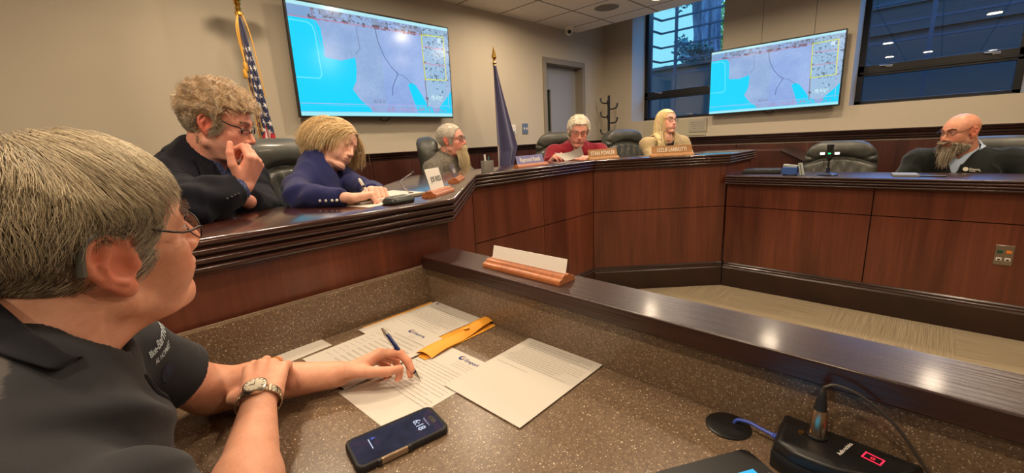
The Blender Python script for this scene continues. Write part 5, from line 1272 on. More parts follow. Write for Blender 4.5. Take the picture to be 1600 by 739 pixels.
    def trousers(s, mat):
        J = s.J; p = np.array([J[k] for k in ('pelvis', 'hipL', 'hipR', 'knL', 'knR', 'anL', 'anR')]); lo, hi = p.min(0) - .22, p.max(0) + .22; lo[2] = J['anL'][2] - .03
        f = lambda P: smax(smin(s.legs(P, .012), elld(P, J['pelvis'], (.16, .19, .13)), .05), J['anL'][2] - P[:, 2], .005)
        V, F = sdf_mesh(f, lo, hi, .016); mesh_obj('trousers', V, F, mat, s.t, angle=180)
        for sd in 'LR':
            a = J['an' + sd]; m = MB(); fl = a[2] - .09
            rr = [np.c_[rrect(.27 * k, .095 * k, .04 * k), np.full(28, z)] for z, k in ((0, .96), (.02, 1), (.05, .95), (.075, .7), (.10, .45))]
            R = np.column_stack([s.tf, s.tl, (0, 0, 1)]); rings = []
            for q in rr: q = q.copy(); q[:, 0] += .055 - (.06 if q[0, 2] > .06 else 0); rings.append(q @ R.T + np.array([a[0], a[1], fl]))
            m.sweep(rings); m.build('shoe', M['blackm'], s.t, angle=60)
    # ---- hair
    def scalp_roots(s, n, wfun, seed=1, shell=.002):
        r = np.random.default_rng(seed); D = r.normal(size=(n * 7, 3)); D /= np.linalg.norm(D, axis=1)[:, None]
        lo = np.zeros(len(D)); hi = np.full(len(D), .17); c0 = np.array([-.005, 0, .0])
        for _ in range(14):
            mid = (lo + hi) / 2; d = head_d(c0 + D * mid[:, None], dict(s.o, ear=0)); lo = np.where(d < 0, mid, lo); hi = np.where(d < 0, hi, mid)
        P = c0 + D * lo[:, None]; w = wfun(P); P = P[w > r.random(len(P))]; return P[:n]
    def grow(s, roots, dirf, length, lift, steps=9, jitter=.18, seed=2, grav=0.0, clump=.0, wave=None, down=None):
        """strand paths in head frame; lift(t,P0)->clearance above skin"""
        r = np.random.default_rng(seed); N = len(roots); fn = lambda Q: head_d(Q, dict(s.o, ear=0))
        L = length(roots) if callable(length) else np.full(N, length); L = L * (.8 + .4 * r.random(N))
        if s.o.get('clear_ear', 1) and grav < .5: es = s.o.get('ears', 1.05); ne = (np.abs(roots[:, 0] + .006 - .3 * (roots[:, 2] - .05)) < .026 * es) & (roots[:, 2] < .105) & (roots[:, 2] > .0) & (np.abs(roots[:, 1]) > .03); L = np.where(ne, np.minimum(L, np.maximum(roots[:, 2] - .004 - .032 * es, 0) * .95 + .004), L)
        P = roots.copy(); path = [P.copy()]; jit = r.normal(size=(N, 3)) * jitter; ph = r.random(N) * 6.28
        g = s.R.T @ np.array([0, 0, -1.0]) if down is None else np.asarray(down)
        lf = (.75 + .5 * r.random(N))
        for k in range(1, steps):
            t = k / (steps - 1); D = dirf(P, roots, t) + jit + g * grav * t
            if wave is not None: D = D + wave(P, roots, t, ph)
            D /= np.linalg.norm(D, axis=1)[:, None] + 1e-9; P = P + D * (L / (steps - 1))[:, None]
            d = fn(P); tgt = lift(t, roots) * lf; e = .002
            G = np.stack([fn(P + np.eye(3)[i] * e) - fn(P - np.eye(3)[i] * e) for i in range(3)], 1); G /= np.linalg.norm(G, axis=1)[:, None] + 1e-9
            corr = tgt - d; mag = np.where(corr > 0, corr, corr * (.55 if grav < .6 else .0)); P = P + G * mag[:, None]; path.append(P.copy())
        return np.stack(path, 1)
    def hair(s, name, parts, r0=.00035, r1=.00012, mat=None, basecap=None):
        """parts: list of (paths (N,K,3) head frame, colours (N,3))"""
        Vs, Fs, Cs, n = [], [], [], 0
        for paths, cols in parts:
            W = s.H + (paths * s.k) @ s.R.T; V, F, C = strand_mesh(W, r0, r1, cols); Vs.append(V); Fs.append(F + n); Cs.append(C); n += len(V)
        if basecap is not None:
            f, lo, hi, vox, colf = basecap; V, F = sdf_mesh(f, lo, hi, vox); Vs.append(s.H + (V * s.k) @ s.R.T); Fs.append(F + n); Cs.append(colf(V)); n += len(V)
        return mesh_obj(name, np.vstack(Vs), np.vstack(Fs), mat or HAIR, s.t, angle=180, col=np.vstack(Cs))
    def collar(s, name, ff, mat, r=(.078, .070), hb=.050, hf=.012, leaf=.048, gap=.02, tip=.03, up=None, off=.003, flare=.020, base=-.02, th=.0032, cen=(0, 0, 0)):
        """folded collar: stands up round the neck, folds over and its leaf lies on the garment"""
        nb = s.J['neck'] + np.asarray(cen, float); up = nrm(up if up is not None else s.hw((-.02, 0, -.06)) - nb); fx = nrm(s.tf - up * (s.tf @ up)); fy = np.cross(up, fx); N = 61; rows = []
        ph = np.linspace(-PI + gap / r[1], PI - gap / r[1], N) + PI      # 0 = front gap side .. back at pi
        for i, a in enumerate(ph):
            c, sn = math.cos(a), math.sin(a); k = (1 - c) / 2; d = fx * c * r[0] + fy * sn * r[1]; dn = nrm(d); h = hf + (hb - hf) * k ** .8; tp = tip * max(0, 1 - k * 3.2); lf = leaf + tp
            o_ = nb + d
            pts = [o_ + up * base, o_ + up * (h * .5) - dn * .001, o_ + up * h, o_ + up * (h + .004) + dn * .006]
            for q in np.linspace(.25, 1, 5): pts.append(o_ + up * (h + .004 - lf * q * .90) + dn * (.007 + flare * q + .02 * tp * q * 10))
            rows.append(pts)
        G = np.array(rows); sh = G.shape; Q = G.reshape(-1, 3)
        for _ in range(6):
            d = ff(Q); m_ = (d < off) & (np.tile(np.arange(sh[1]), sh[0]) > 3); Q = Q + np.where(m_, off - d, 0)[:, None] * sdf_grad(ff, Q)
        G = Q.reshape(sh); m = MB(); m.grid(G); o = m.build(name, mat, s.t, angle=180); b = o.modifiers.new('thickness', 'SOLIDIFY'); b.thickness = th; b.offset = 0; sb = o.modifiers.new('smooth', 'SUBSURF'); sb.levels = sb.render_levels = 1; return o
    def brows(s, side, col, n=160, thick=1.0):
        r = np.random.default_rng(5); out = []
        for q in (side,):
            u = r.random(n); y = .012 + .036 * u; z = .030 + .008 * np.sin(u * 2.2) + (r.random(n) - .5) * .006 * thick; x = np.full(n, .11)
            for _ in range(30): d = head_d(np.c_[x, y * q, z], dict(s.o, ear=0)); x = x - d * .8
            P0 = np.c_[x, y * q, z]; D = np.c_[np.full(n, .25), q * (.5 + .6 * u), .5 - .8 * u] + r.normal(size=(n, 3)) * .25; D /= np.linalg.norm(D, axis=1)[:, None]
            t = np.linspace(0, 1, 4)[None, :, None]; out.append(P0[:, None] + D[:, None] * t * .009 * thick + np.array([-.0015, 0, 0]) * t)
        P = np.vstack(out); C = np.array(col) * (.8 + .4 * r.random((len(P), 1))); return (P, C)
    def glasses(s, frame_mat, w=.050, h=.032, full=True, z0=-.002, thick=.0012, temple=.0011):
        m = MB(); lens = MB(); xf = .0985; pts_l = []
        for q in (-1, 1):
            cy = q * .032; ring = []
            for a in np.linspace(0, 2 * PI, 30, endpoint=False):
                ca, sa = math.cos(a), math.sin(a); px = w / 2 * math.copysign(abs(ca) ** .7, ca); pz = h / 2 * math.copysign(abs(sa) ** .75, sa)
                ring.append(s.hw((xf - .32 * max(0, abs(cy + px) - .012) ** 1.3, cy + px, z0 + .010 + pz)))
            rr = ring + [ring[0], ring[1]]
            if full: m.tube(rr, thick * s.k, 6, caps=False)
            else: m.tube([ring[i] for i in range(0, 16)], thick * s.k, 6)
            cen = np.mean(ring, 0); lens.add([cen] + ring, [(0, 1 + i, 1 + (i + 1) % 30) for i in range(30)])
            k = ring[0] if q > 0 else ring[15]; es = s.o.get('ears', 1.05); kk = s.hw((.014, q * .0785, .006 + .028 * es)); mid = s.hw((.06, q * .0805, .022)); m.tube(smooth_path([k, s.hw((.088, q * .067, .018)), mid, kk, s.hw((-.010, q * .0785, .003 + .034 * es)), s.hw((-.030 * es, q * .077, .020))], 24), [temple * s.k] * 25 if False else temple * s.k * 1.3, 6)
        m.tube(smooth_path([s.hw((xf - .001, -.0095, z0 + .014)), s.hw((xf + .006, 0, z0 + .018)), s.hw((xf - .001, .0095, z0 + .014))], 10), thick * s.k * 1.1, 6)
        for q in (-1, 1): m.tube([s.hw((xf - .003, q * .009, z0 + .008)), s.hw((xf - .010, q * .011, z0 + .002))], thick * .8, 5); m.ell(s.hw((xf - .011, q * .0115, z0)), .0028, 8)
        g = m.build('spectacles', frame_mat, s.t, angle=180)
        o = lens.build('lens', M['lens'], g, angle=180); return g
def mixcols(n, cols, wts, seed=3, var=.15):
    r = np.random.default_rng(seed); c = np.array([lin(k) for k in cols]); i = r.choice(len(cols), n, p=np.array(wts) / sum(wts)); return c[i] * (1 + var * (r.random((n, 1)) - .5) * 2)
def shirt_f(p, g, cutL, cutR, hole=None, extra=None, armk=.035):
    """cutL/R: (point, outward direction) where the sleeve ends, or None for no sleeve cut"""
    def f(P):
        d = p.torso(P, g)
        for sd, c in (('L', cutL), ('R', cutR)):
            a = p.arm(P, sd, g * .9)
            if c is not None: a = smax(a, plane(P, c[0], c[1]), .003)
            d = smin(d, a, armk)
        d = smin(d, capfl(P, p.J['neck'] + (0, 0, -.02), p.J['neck'] + p.tf * .005 + (0, 0, .02), .075 + g * .5, .068 + g * .5, p.tf, 1.0), .03)
        if hole is not None: d = smax(d, -hole(P), .005)
        if extra is not None: d = extra(P, d)
        return d
    return f
def project(f, V, off, it=12):
    V = V.copy()
    for _ in range(it):
        d = f(V); V = V - sdf_grad(f, V) * (d - off)[:, None] * .8
    return V
def decal(p, name, f, mb, off, mats):
    V = np.vstack(mb.v); mb.v = [project(f, V, off)]; return mb.build(name, mats, p.t, smooth=False)
def blurW(P, o, e=.006):
    w = scalp_w(P, o)
    for ax in range(3):
        for s in (-1, 1): Q = P.copy(); Q[:, ax] += s * e; w = w + scalp_w(Q, o)
    return w / 7
def base_cap(p, thick, colr, vox=.004):
    o = dict(p.o, ear=0); th = thick if callable(thick) else (lambda P: thick)
    f = lambda P: head_d(P, o) - th(P) * blurW(P, p.o) + .004 * (1 - blurW(P, p.o))
    col = np.array(lin(colr)); return (f, (-.15, -.115, -.11), (.13, .115, .17), vox, lambda V: col * (.8 + .4 * (fbm(V, 60, 4, 2)[:, None] * .5 + .5)))
def cut_at(a, b, t): a = np.asarray(a, float); b = np.asarray(b, float); return (a + (b - a) * t, b - a)
TROUS = cloth_mat('dark trousers', (34, 34, 38)); S1 = lin((222, 164, 138)); S2 = lin((224, 162, 142)); S3 = lin((228, 176, 154))

# ================================================================== foreground man
def man_front():
    o = dict(fat=.42, hairline=.076, nape=.066, sideburn=.012, ruddy=.6, nose=.95, neck=.062, build=1.05, belly=1.15, arm=1.12, neckred=.7, ears=1.32, flare=-2)
    p = Person('man in dark polo with grey-blond hair and glasses, leaning on the foreground desk', (-.3, .7, 0), (.0, .728, 1.159), 17, 6, 13, o, lin((222, 164, 136)), 1.0, .0028)
    p.setup(4, (-.125, .71, .90), (-.100, .700, 1.045), .185, floor=0.0, seat_z=.45)
    J = p.J; J['shR'] = np.array([-.155, .495, 1.000]); J['shL'] = np.array([-.050, .880, 1.005])
    J['elR'] = np.array([.050, .53, .812]); J['wrR'] = np.array([.146, .775, .846]); J['elL'] = np.array([.105, .965, .812]); J['wrL'] = np.array([.308, .842, .800])
    pr, tipL = hand_prims(J['wrL'], (.93, -.24, .22), (.25, .50, .83), (-.1, -.8, .55), [(28, 42, 22), (34, 46, 30), (46, 52, 30), (55, 55, 35)], thumb=[(.70, .42, -.50), (.86, .05, -.45), (.95, -.12, -.28)])
    J['wrR2'] = J['wrR']
    pr2, tipR = hand_prims(J['wrR'], (.40, .84, .28), (-.12, -.25, .95), (-.90, .42, .0), [(32, 58, 30), (34, 60, 30), (36, 60, 30), (38, 60, 30)], spread=(.06, .02, -.03, -.08), thumb=[(.6, .62, -.45), (.8, .3, -.6), (.8, .1, -.7)], s=1.04)
    p.prims = pr + pr2; p.build_body(); print('tips', tipL, tipR)
    # polo shirt
    cR = (J['shR'] + (J['elR'] - J['shR']) * .93, nrm(J['elR'] - J['shR'] + np.array([.05, .05, -.02]))); cL = (J['shL'] + (J['elL'] - J['shL']) * .70, J['elL'] - J['shL'])
    nb = J['neck']; up = nrm(p.hw((-.02, 0, -.06)) - nb)
    hole = lambda P: smin(cap(P, nb + np.array([.012, 0, -.012]) + p.tf * .01, nb + up * .2, .064, .078), cap(P, nb + p.tf * .075 + (0, 0, -.09), nb + p.tf * .07 + (0, 0, .03), .008, .05), .02)
    def arms(P):
        d = p.torso(P, .014)
        for sd, c, rr in (('L', cL, .064), ('R', cR, .070)):
            a = cap(P, J['sh' + sd], J['el' + sd], rr, rr * .98); a = smax(a, plane(P, c[0], c[1]), .003); inner = cap(P, J['sh' + sd], J['el' + sd] + (J['el' + sd] - J['sh' + sd]) * .3, rr - .006, rr * .98 - .006)
            hem = np.clip(1 - np.abs(plane(P, c[0], c[1]) + .018) / .0025, 0, 1); a = a + .0012 * hem
            a = np.where(plane(P, c[0], c[1]) > -.02, smax(a, -inner, .002), a)
            d = smin(d, a, .045)
        d = smin(d, cap(P, nb + (-.01, 0, -.045), nb + (-.005, 0, -.012), .088, .078), .03)
        return d
    def fold(P):
        # long soft creases running from the armpit and across the sleeve
        q = P - J['shR']; a = nrm(J['elR'] - J['shR']); s = q @ a; u = q @ nrm([.2, -.6, .7])
        w = np.exp(-((s - .13) / .11) ** 2); d = -.0125 * w * (np.sin(s * 62 + u * 28 + 2.0 * np.sin(u * 16)) * .5 + .5) ** 2
        q2 = P - (J['chest'] + (.14, -.12, -.02)); d = d - .013 * np.exp(-(np.linalg.norm(q2 * (1, .7, .7), axis=1) / .15) ** 2) * (np.sin(q2[:, 2] * 62 + q2[:, 1] * 34 + 1.5 * np.sin(q2[:, 1] * 18)) * .5 + .5) ** 2
        return d
    def f(P): return smax(smax(arms(P), -hole(P), .004) + fold(P), -rbox(P, (.56, 0, .70), (.60, 2.0, .0635), .004), .006)
    lo, hi = p.bounds(.13); lo[2] = J['pelvis'][2] - .05; hi[2] = 1.12
    def colf(V):
        dark = np.array(lin((30, 31, 37))); lt = np.array(lin((72, 68, 68))); q = V - nb; C = np.tile(dark, (len(V), 1))
        # lighter yoke over the shoulders, in front of a seam down the shoulder point
        xx = q @ p.tf; yy = np.abs(q @ p.tl); yoke = (q[:, 2] > -.075 - .10 * (yy > .3)) & (yy < .178) & (xx < .030 - .25 * (yy - .05)) & (xx > -.28) & (q[:, 2] > -.12)
        C[yoke] = lt; return C
    pm = attr_mat('polo knit', .85, 0, 900, .3, sheen=.08)
    V, F = sdf_mesh(lambda P: f(P) + .003 * fbm(P, 12, 3, 2), lo, hi, .0045); mesh_obj('polo_shirt', V, F, pm, p.t, angle=180, col=colf(V))
    p.collar('collar', f, cloth_mat('polo collar knit', (24, 25, 31), 900, sheen=.05), r=(.084, .077), hb=.062, hf=.012, leaf=.040, gap=.012, tip=.018, cen=(-.004, 0, -.004), flare=.014)
    # button placket and embroidery
    ff = lambda P: f(P) + .003 * fbm(P, 12, 3, 2)
    m = MB(); c0 = nb + p.tf * .13 + (0, .0, -.11)
    pts = project(ff, np.array([nb + p.tf * (.10 + .015 * t) + p.tl * .004 + (0, 0, -.045 - .16 * t) for t in np.linspace(0, 1, 12)]), .001); 
    m.tube(pts, .0035, 6); m.build('placket', cloth_mat('placket knit', (36, 37, 43), 900), p.t)
    ex = nrm([.0, 1, .12]); m = MB(); oc = nb + p.tf * .14 + p.tl * .155 + (0, 0, -.078)
    add_text(m, 'Blue-Barnett', .0145, oc, ex, (0, 0, 1), 0, True, sx=.9); add_text(m, 'AL HOME', .0105, oc - (0, 0, .016), ex, (0, 0, 1), 0, True)
    decal(p, 'chest_embroidery', ff, m, .0012, plain('pale thread', (176, 188, 196), .7))
    m = MB(); an = np.linspace(0, 2 * PI, 20, endpoint=False); cc = oc - (0, -.015, .045)
    m.add([cc] + [cc + np.array([0, .016 * math.cos(a), .013 * math.sin(a)]) for a in an], [(0, 1 + i, 1 + (i + 1) % 20) for i in range(20)]); decal(p, 'chest_emblem', ff, m, .001, plain('blue thread', (34, 40, 60), .8))
    # hair
    def lift(t, R0):
        top = np.clip((R0[:, 2] - .02) / .06, 0, 1); return (.003 + .012 * top * np.clip(1.25 - R0[:, 0] / .07, .3, 1)) * np.sin(min(1, t * 1.5) * PI / 2) + .002
    def dirf(P, R0, t):
        x, y, z = R0[:, 0], R0[:, 1], R0[:, 2]; n = len(P); D = np.zeros((n, 3))
        top = np.clip((z - .055) / .04, 0, 1); fr = np.clip((x - .015) / .05, 0, 1); bk = np.clip((-x - .03) / .05, 0, 1)
        sgn = np.where(y > .030, 1.0, -1.0)
        D += top[:, None] * np.c_[.15 + 1.15 * fr - .9 * bk, sgn * (.85 - .25 * fr), -.15 - .5 * t * np.ones(n)]
        sd = (1 - top); D += sd[:, None] * np.c_[-.55 * np.ones(n) - .3 * (x > 0), 0 * x, -.85 + .25 * (x > .02)]
        D += np.c_[.35 * np.sin(R0[:, 0] * 60 + R0[:, 2] * 45 + t * 3), .12 * np.sin(R0[:, 2] * 80), .30 * np.sin(R0[:, 0] * 70 + R0[:, 1] * 50 + t * 2)]; return D
    ln = lambda R0: (.027 + .040 * np.clip((R0[:, 2] - .04) / .05, 0, 1)) * np.clip(1.35 - R0[:, 0] / .075, .42, 1)
    roots = p.scalp_roots(24000, lambda P: blurW(P, o) * (P[:, 2] > -.085), 3)
    paths = p.grow(roots, dirf, ln, lift, 8, .10, 5)
    r = np.random.default_rng(9); C = mixcols(len(roots), [(128, 116, 102), (178, 162, 138), (222, 210, 186), (92, 82, 72)], [3, 4, 3.4, 1.6], 4); tl_ = np.clip((roots[:, 2] - .03) / .07, 0, 1)[:, None] * .45; C = C * (1 - tl_) + np.array(lin((216, 198, 160))) * tl_ * (.75 + .5 * r.random((len(roots), 1)))
    sw = np.clip((np.array(roots)[:, 0] - .01) / .05, 0, 1) * np.clip((.04 - roots[:, 2]) / .03, 0, 1); C = C * (1 - .6 * sw[:, None]) + np.array(lin((196, 190, 180))) * .6 * sw[:, None]
    hcap = lambda P: .004 + .009 * np.clip((P[:, 2] - .02) / .06, 0, 1)
    p.hair('hair', [(paths, C)], .0003, .00012, None, base_cap(p, hcap, (104, 92, 78), .0035))
    [p.hair('eyebrow', [p.brows(q_, lin((120, 100, 84)), 220, 1.1)], .0004, .0002) for q_ in (-1, 1)]
    p.glasses(plain('dark steel frame', (58, 54, 52), .3, .8), .050, .033, True, thick=.0011, temple=.0011)
    # hearing aid on the ear
    m = MB(); e = [p.hw((.012, -.080, .044)), p.hw((-.012, -.084, .052)), p.hw((-.036, -.088, .040)), p.hw((-.044, -.088, .008))]; m.tube(smooth_path(e, 20), np.linspace(.0018, .0050, len(smooth_path(e, 20))), 8, flat=.9); m.build('hearing_aid', plain('grey hearing aid', (92, 92, 86), .35), p.t)
    # watch
    w = thing('wristwatch', J['wrR'], 'x', 'watch'); w.parent = p.t; w.location = J['wrR'] - np.array(p.t.location); 
    for k in ('label', 'category'): del w[k]
    ax = nrm(J['wrR'] - J['elR']); nn = nrm(np.array([-.12, -.25, .95]) - ax * (np.array([-.12, -.25, .95]) @ ax)); tt = np.cross(nn, ax); wc = J['wrR'] + ax * .002
    Rw = np.column_stack([tt, ax, nn]); m = MB(); n = 34
    for i in range(n):
        a = 2 * PI * i / n
        if abs(a - PI / 2) < .38: continue
        rad_t, rad_n = .0345, .0285; pos = wc + tt * rad_t * math.cos(a) + nn * rad_n * math.sin(a); tn = nrm(-tt * rad_t * math.sin(a) + nn * rad_n * math.cos(a)); rn = np.cross(tn, ax)
        m.box(pos, (.0052, .0175, .0026), np.column_stack([tn, ax, rn])); 
    m.build('bracelet', plain('two tone bracelet', (196, 186, 164), .25, 1), w, bevel=.0006)
    ft = wc + nn * .0305; m = MB(); m.lathe([(.0, -.002), (.0185, -.002), (.0195, .002), (.0185, .005), (.0165, .0058)], ft, 32, Rw); m.build('case', plain('steel case', (206, 200, 184), .2, 1), w)
    m = MB(); m.lathe([(.0158, .0050), (.0158, .0062)], ft, 30, Rw); m.build('dial', plain('champagne dial', (226, 218, 196), .3), w, smooth=False)
    m = MB()
    for i in range(12): a = PI / 6 * i; m.box(ft + nn * .0066 + tt * .0135 * math.cos(a) + ax * .0135 * math.sin(a), (.003, .0007, .0005), np.column_stack([tt * math.cos(a) + ax * math.sin(a), -tt * math.sin(a) + ax * math.cos(a), nn]))
    m.box(ft + nn * .0068 + tt * .004, (.009, .0009, .0004), Rw); m.box(ft + nn * .0068 + ax * .005, (.0008, .012, .0004), Rw); m.build('hands_and_marks', M['black'], w, smooth=False)
    # ring on the third finger of the upper hand
    q = [x for x in p.prims[len(pr):] if x[0] == 'f2'][0]; a, b = q[1], q[2]; dd = nrm(b - a); c = a + (b - a) * .42; u = nrm(np.cross(dd, (0, 0, 1))); vv = np.cross(dd, u); m = MB()
    an = np.linspace(0, 2 * PI, 26); m.tube([c + (u * math.cos(x) + vv * math.sin(x)) * .0108 for x in an], .0013, 6, caps=False); m.build('ring', M['gold'], p.t)
    p.trousers(TROUS); return p
man_front()
# pen held in the foreground hand
def pen_fg():
    a = np.array([.4375, .739, .7668]); b = np.array([.3975, .803, .883]); d = nrm(b - a); L = np.linalg.norm(b - a)
    t = thing('ballpoint_pen', tuple(a), 'blue pen with silver tip and clicker held in the foreground man\'s hand', 'pen'); R = np.array(Vector(d).to_track_quat('Z', 'Y').to_matrix())
    m = MB(); m.lathe([(.0008, 0), (.0016, .004), (.0028, .010), (.0042, .018)], a, 16, R); m.build('tip', M['steel'], t)
    m = MB(); m.lathe([(.0042, .018), (.0050, .024), (.0052, .045), (.0050, .118), (.0044, .122)], a, 18, R); m.build('barrel', plain('navy lacquer', (34, 44, 92), .2, .2), t)
    m = MB()
    for z in (.024, .033): m.lathe([(.0050, z), (.0056, z + .0008), (.0056, z + .0026), (.0050, z + .0034)], a, 18, R)
    m.build('ring_band', plain('pale band', (214, 206, 190), .25, .9), t)
    m = MB(); m.lathe([(.0045, .121), (.0045, .130), (.0030, .133), (.0026, L), (.0012, L + .001)], a, 14, R); u = R[:, 0]; m.tube([a + d * .128 + u * .004, a + d * .126 + u * .007, a + d * .090 + u * .0068], .0011, 6); m.build('clip_and_clicker', M['steel'], t)
pen_fg()

# ================================================================== man in dark jacket, hand on mouth
def man_jacket():
    o = dict(fat=.35, hairline=.070, nape=.070, sideburn=.02, ruddy=.75, nose=1.05, neck=.060, build=.98, arm=.92, stubble=(.30, .24, .20, .35), eye=.0026, temple=.022)
    p = Person('man in dark navy jacket with curly hair and glasses, hand over mouth', (.3, 2.0, .2), (.382, 1.79, 1.361), -33, -18, 2, o, lin((226, 160, 138)), 1.0, .0034)
    p.setup(-48, (.280, 1.905, 1.10), (.330, 1.855, 1.245), .19, floor=.2, seat_z=.46)
    J = p.J; J['shR'] = np.array([.190, 1.735, 1.185]); J['shL'] = np.array([.480, 1.95, 1.165]); J['elR'] = np.array([.215, 1.42, 1.135]); J['wrR'] = np.array([.352, 1.478, 1.165]); J['elL'] = np.array([.455, 1.70, 1.055]); J['wrL'] = np.array([.36, 1.52, 1.12])
    pr, tip = hand_prims(J['wrR'], (.52, -.16, 1.0), (.62, -.75, .1), (-.75, -.55, .25), [(52, 78, 50), (56, 80, 52), (60, 82, 54), (62, 82, 54)], thumb=[(.62, .62, -.30), (.86, .30, -.40), (.92, .05, -.38)])
    # hand frame: fingers up, back of hand towards the viewer's right, thumb on the cheek
    p.prims = pr; p.build_body()
    nb = J['neck']; up = nrm(p.hw((-.02, 0, -.06)) - nb)
    cR = (J['elR'] + (J['wrR'] - J['elR']) * .80, J['wrR'] - J['elR']); cL = cut_at(J['elL'], J['wrL'], .9)
    vhole = lambda P: smin(cap(P, nb + (0, 0, -.01), nb + up * .2, .064, .075), cap(P, nb + p.tf * .15 + (0, 0, -.20), nb + p.tf * .10 + (0, 0, .02), .012, .060), .02)
    def fold(P):
        q = P - J['elR']; w = np.exp(-(np.linalg.norm(q, axis=1) / .12) ** 2); d = -.006 * w * np.sin(q[:, 2] * 75 + q[:, 1] * 40 + 2 * np.sin(q[:, 0] * 25))
        q = P - J['shR']; w = np.exp(-(np.linalg.norm(q - (.02, -.12, -.06), axis=1) / .13) ** 2); return d - .006 * w * np.sin(q[:, 1] * 55 - q[:, 2] * 48 + 2 * np.sin(q[:, 0] * 20))
    f = shirt_f(p, .018, cL, cR, vhole); ff = lambda P: f(P) + fold(P); lo, hi = p.bounds(.13); lo[2] = .75
    jm = cloth_mat('navy suiting', (17, 19, 30), 1100, .25, .9, .05); p.garment('jacket', jm, ff, lo, hi, .006, fold=.004, seed=2)
    p.collar('jacket_collar', ff, jm, r=(.083, .074), hb=.052, hf=.0, leaf=.055, gap=.05, tip=.0, off=.004, flare=.02)
    lap = MB()
    for q in (-1, 1):
        A = np.array([nb + p.tl * q * .070 + p.tf * .035 + (0, 0, -.005), nb + p.tl * q * .06 + p.tf * .10 + (0, 0, -.09), nb + p.tl * q * .015 + p.tf * .16 + (0, 0, -.24)]); B = A + np.array([p.tl * q * .035, p.tl * q * .062, p.tl * q * .008])
        a = smooth_path(A, 16); b = smooth_path(B, 16); g = np.array([[a[i] * (1 - s) + b[i] * s for s in np.linspace(0, 1, 7)] for i in range(len(a))]); sh = g.shape
        g2 = project(ff, g.reshape(-1, 3), .0065).reshape(sh); g1 = project(ff, g.reshape(-1, 3), .001).reshape(sh); lap.grid(g2); lap.grid(g1[::-1])
    lap.build('lapel', cloth_mat('lapel cloth', (13, 14, 24), 1100, .2, .9, .05), p.t, angle=180)
    sf = shirt_f(p, .010, cut_at(J['elL'], J['wrL'], .6), cut_at(J['elR'], J['wrR'], .93), lambda P: smin(cap(P, nb + (0, 0, .0), nb + up * .2, .062, .074), cap(P, nb + p.tf * .09 + (0, 0, -.07), nb + p.tf * .08 + (0, 0, .02), .004, .030), .01))
    sm = cloth_mat('navy dotted shirt', (34, 42, 84), 900, .15, .8, .1, (150, 160, 200), 500, .62); p.garment('shirt', sm, sf, lo, hi, .006, fold=.002)
    m = MB()
    for k in range(2): c = project(sf, np.array([nb + p.tf * .10 + (0, 0, -.07 - .07 * k)]), .002)[0]; m.ell(c, .0055, 10)
    m.build('shirt_button', M['white'], p.t)
    # hair: loose curls
    def lift(t, R0): top = np.clip((R0[:, 2] - .02) / .06, 0, 1); return (.010 + .022 * top) * math.sin(min(1, t * 1.3) * PI / 2) + .002
    def dirf(P, R0, t):
        x, y, z = R0.T; D = np.c_[np.where(z > .07, .5, -.4), np.sign(y) * .35 * (z > .05), np.where(z > .07, .1, -.55)]; return D + .9 * np.c_[np.sin(P[:, 2] * 130 + P[:, 1] * 90), np.sin(P[:, 0] * 120 + P[:, 2] * 80 + 1), np.sin(P[:, 0] * 110 + P[:, 1] * 130 + 2)]
    roots = p.scalp_roots(9000, lambda P: blurW(P, o), 5); paths = p.grow(roots, dirf, lambda R0: .030 + .028 * np.clip((R0[:, 2] - .03) / .05, 0, 1), lift, 10, .22, 6)
    C = mixcols(len(roots), [(206, 174, 136), (236, 212, 174), (170, 140, 108), (214, 204, 190)], [4, 3.4, 1.6, 2], 5); sd = np.clip((.05 - roots[:, 2]) / .05, 0, 1)[:, None] * .55; C = C * (1 - sd) + np.array(lin((172, 166, 158))) * sd
    p.hair('hair', [(paths, C)], .00055, .0003, None, base_cap(p, lambda P: .007 + .017 * np.clip((P[:, 2] - .02) / .06, 0, 1), (168, 140, 108)))
    [p.hair('eyebrow', [p.brows(q_, lin((196, 164, 132)), 120, 1.0)], .0005, .0003) for q_ in (-1, 1)]
    rm = lambda P: ((np.abs(P[:, 1]) < .030) & (P[:, 0] > .07) & (P[:, 2] < -.038) & (P[:, 2] > -.052)).astype(float)
    roots = p.scalp_roots(450, rm, 8); pm = p.grow(roots, lambda P, R0, t: np.c_[.3 * np.ones(len(P)), np.sign(R0[:, 1]) * .6, -1 + 0 * P[:, 0]], .014, lambda t, R0: .004 * np.ones(len(R0)), 5, .2); p.hair('moustache', [(pm, mixcols(len(roots), [(190, 176, 158), (120, 100, 86)], [3, 2]))], .0005, .0003)
    p.glasses(plain('black spectacle frame', (22, 20, 22), .3), .048, .028, False, z0=-.010, thick=.0016, temple=.0017)
    # row of sleeve buttons
    m = MB(); a = nrm(J['wrR'] - J['elR'])
    for k in range(4): c = project(ff, np.array([J['elR'] + a * (.07 + .013 * k) + np.array([.0, -.06, -.005])]), .001)[0]; m.ell(c, .005, 10)
    m.build('sleeve_buttons', M['black'], p.t)
    p.trousers(TROUS); return p
man_jacket()
chair(.34, 2.12, .2, -50, 'leather office chair behind the man in the dark jacket').scale = (1, 1, .84)

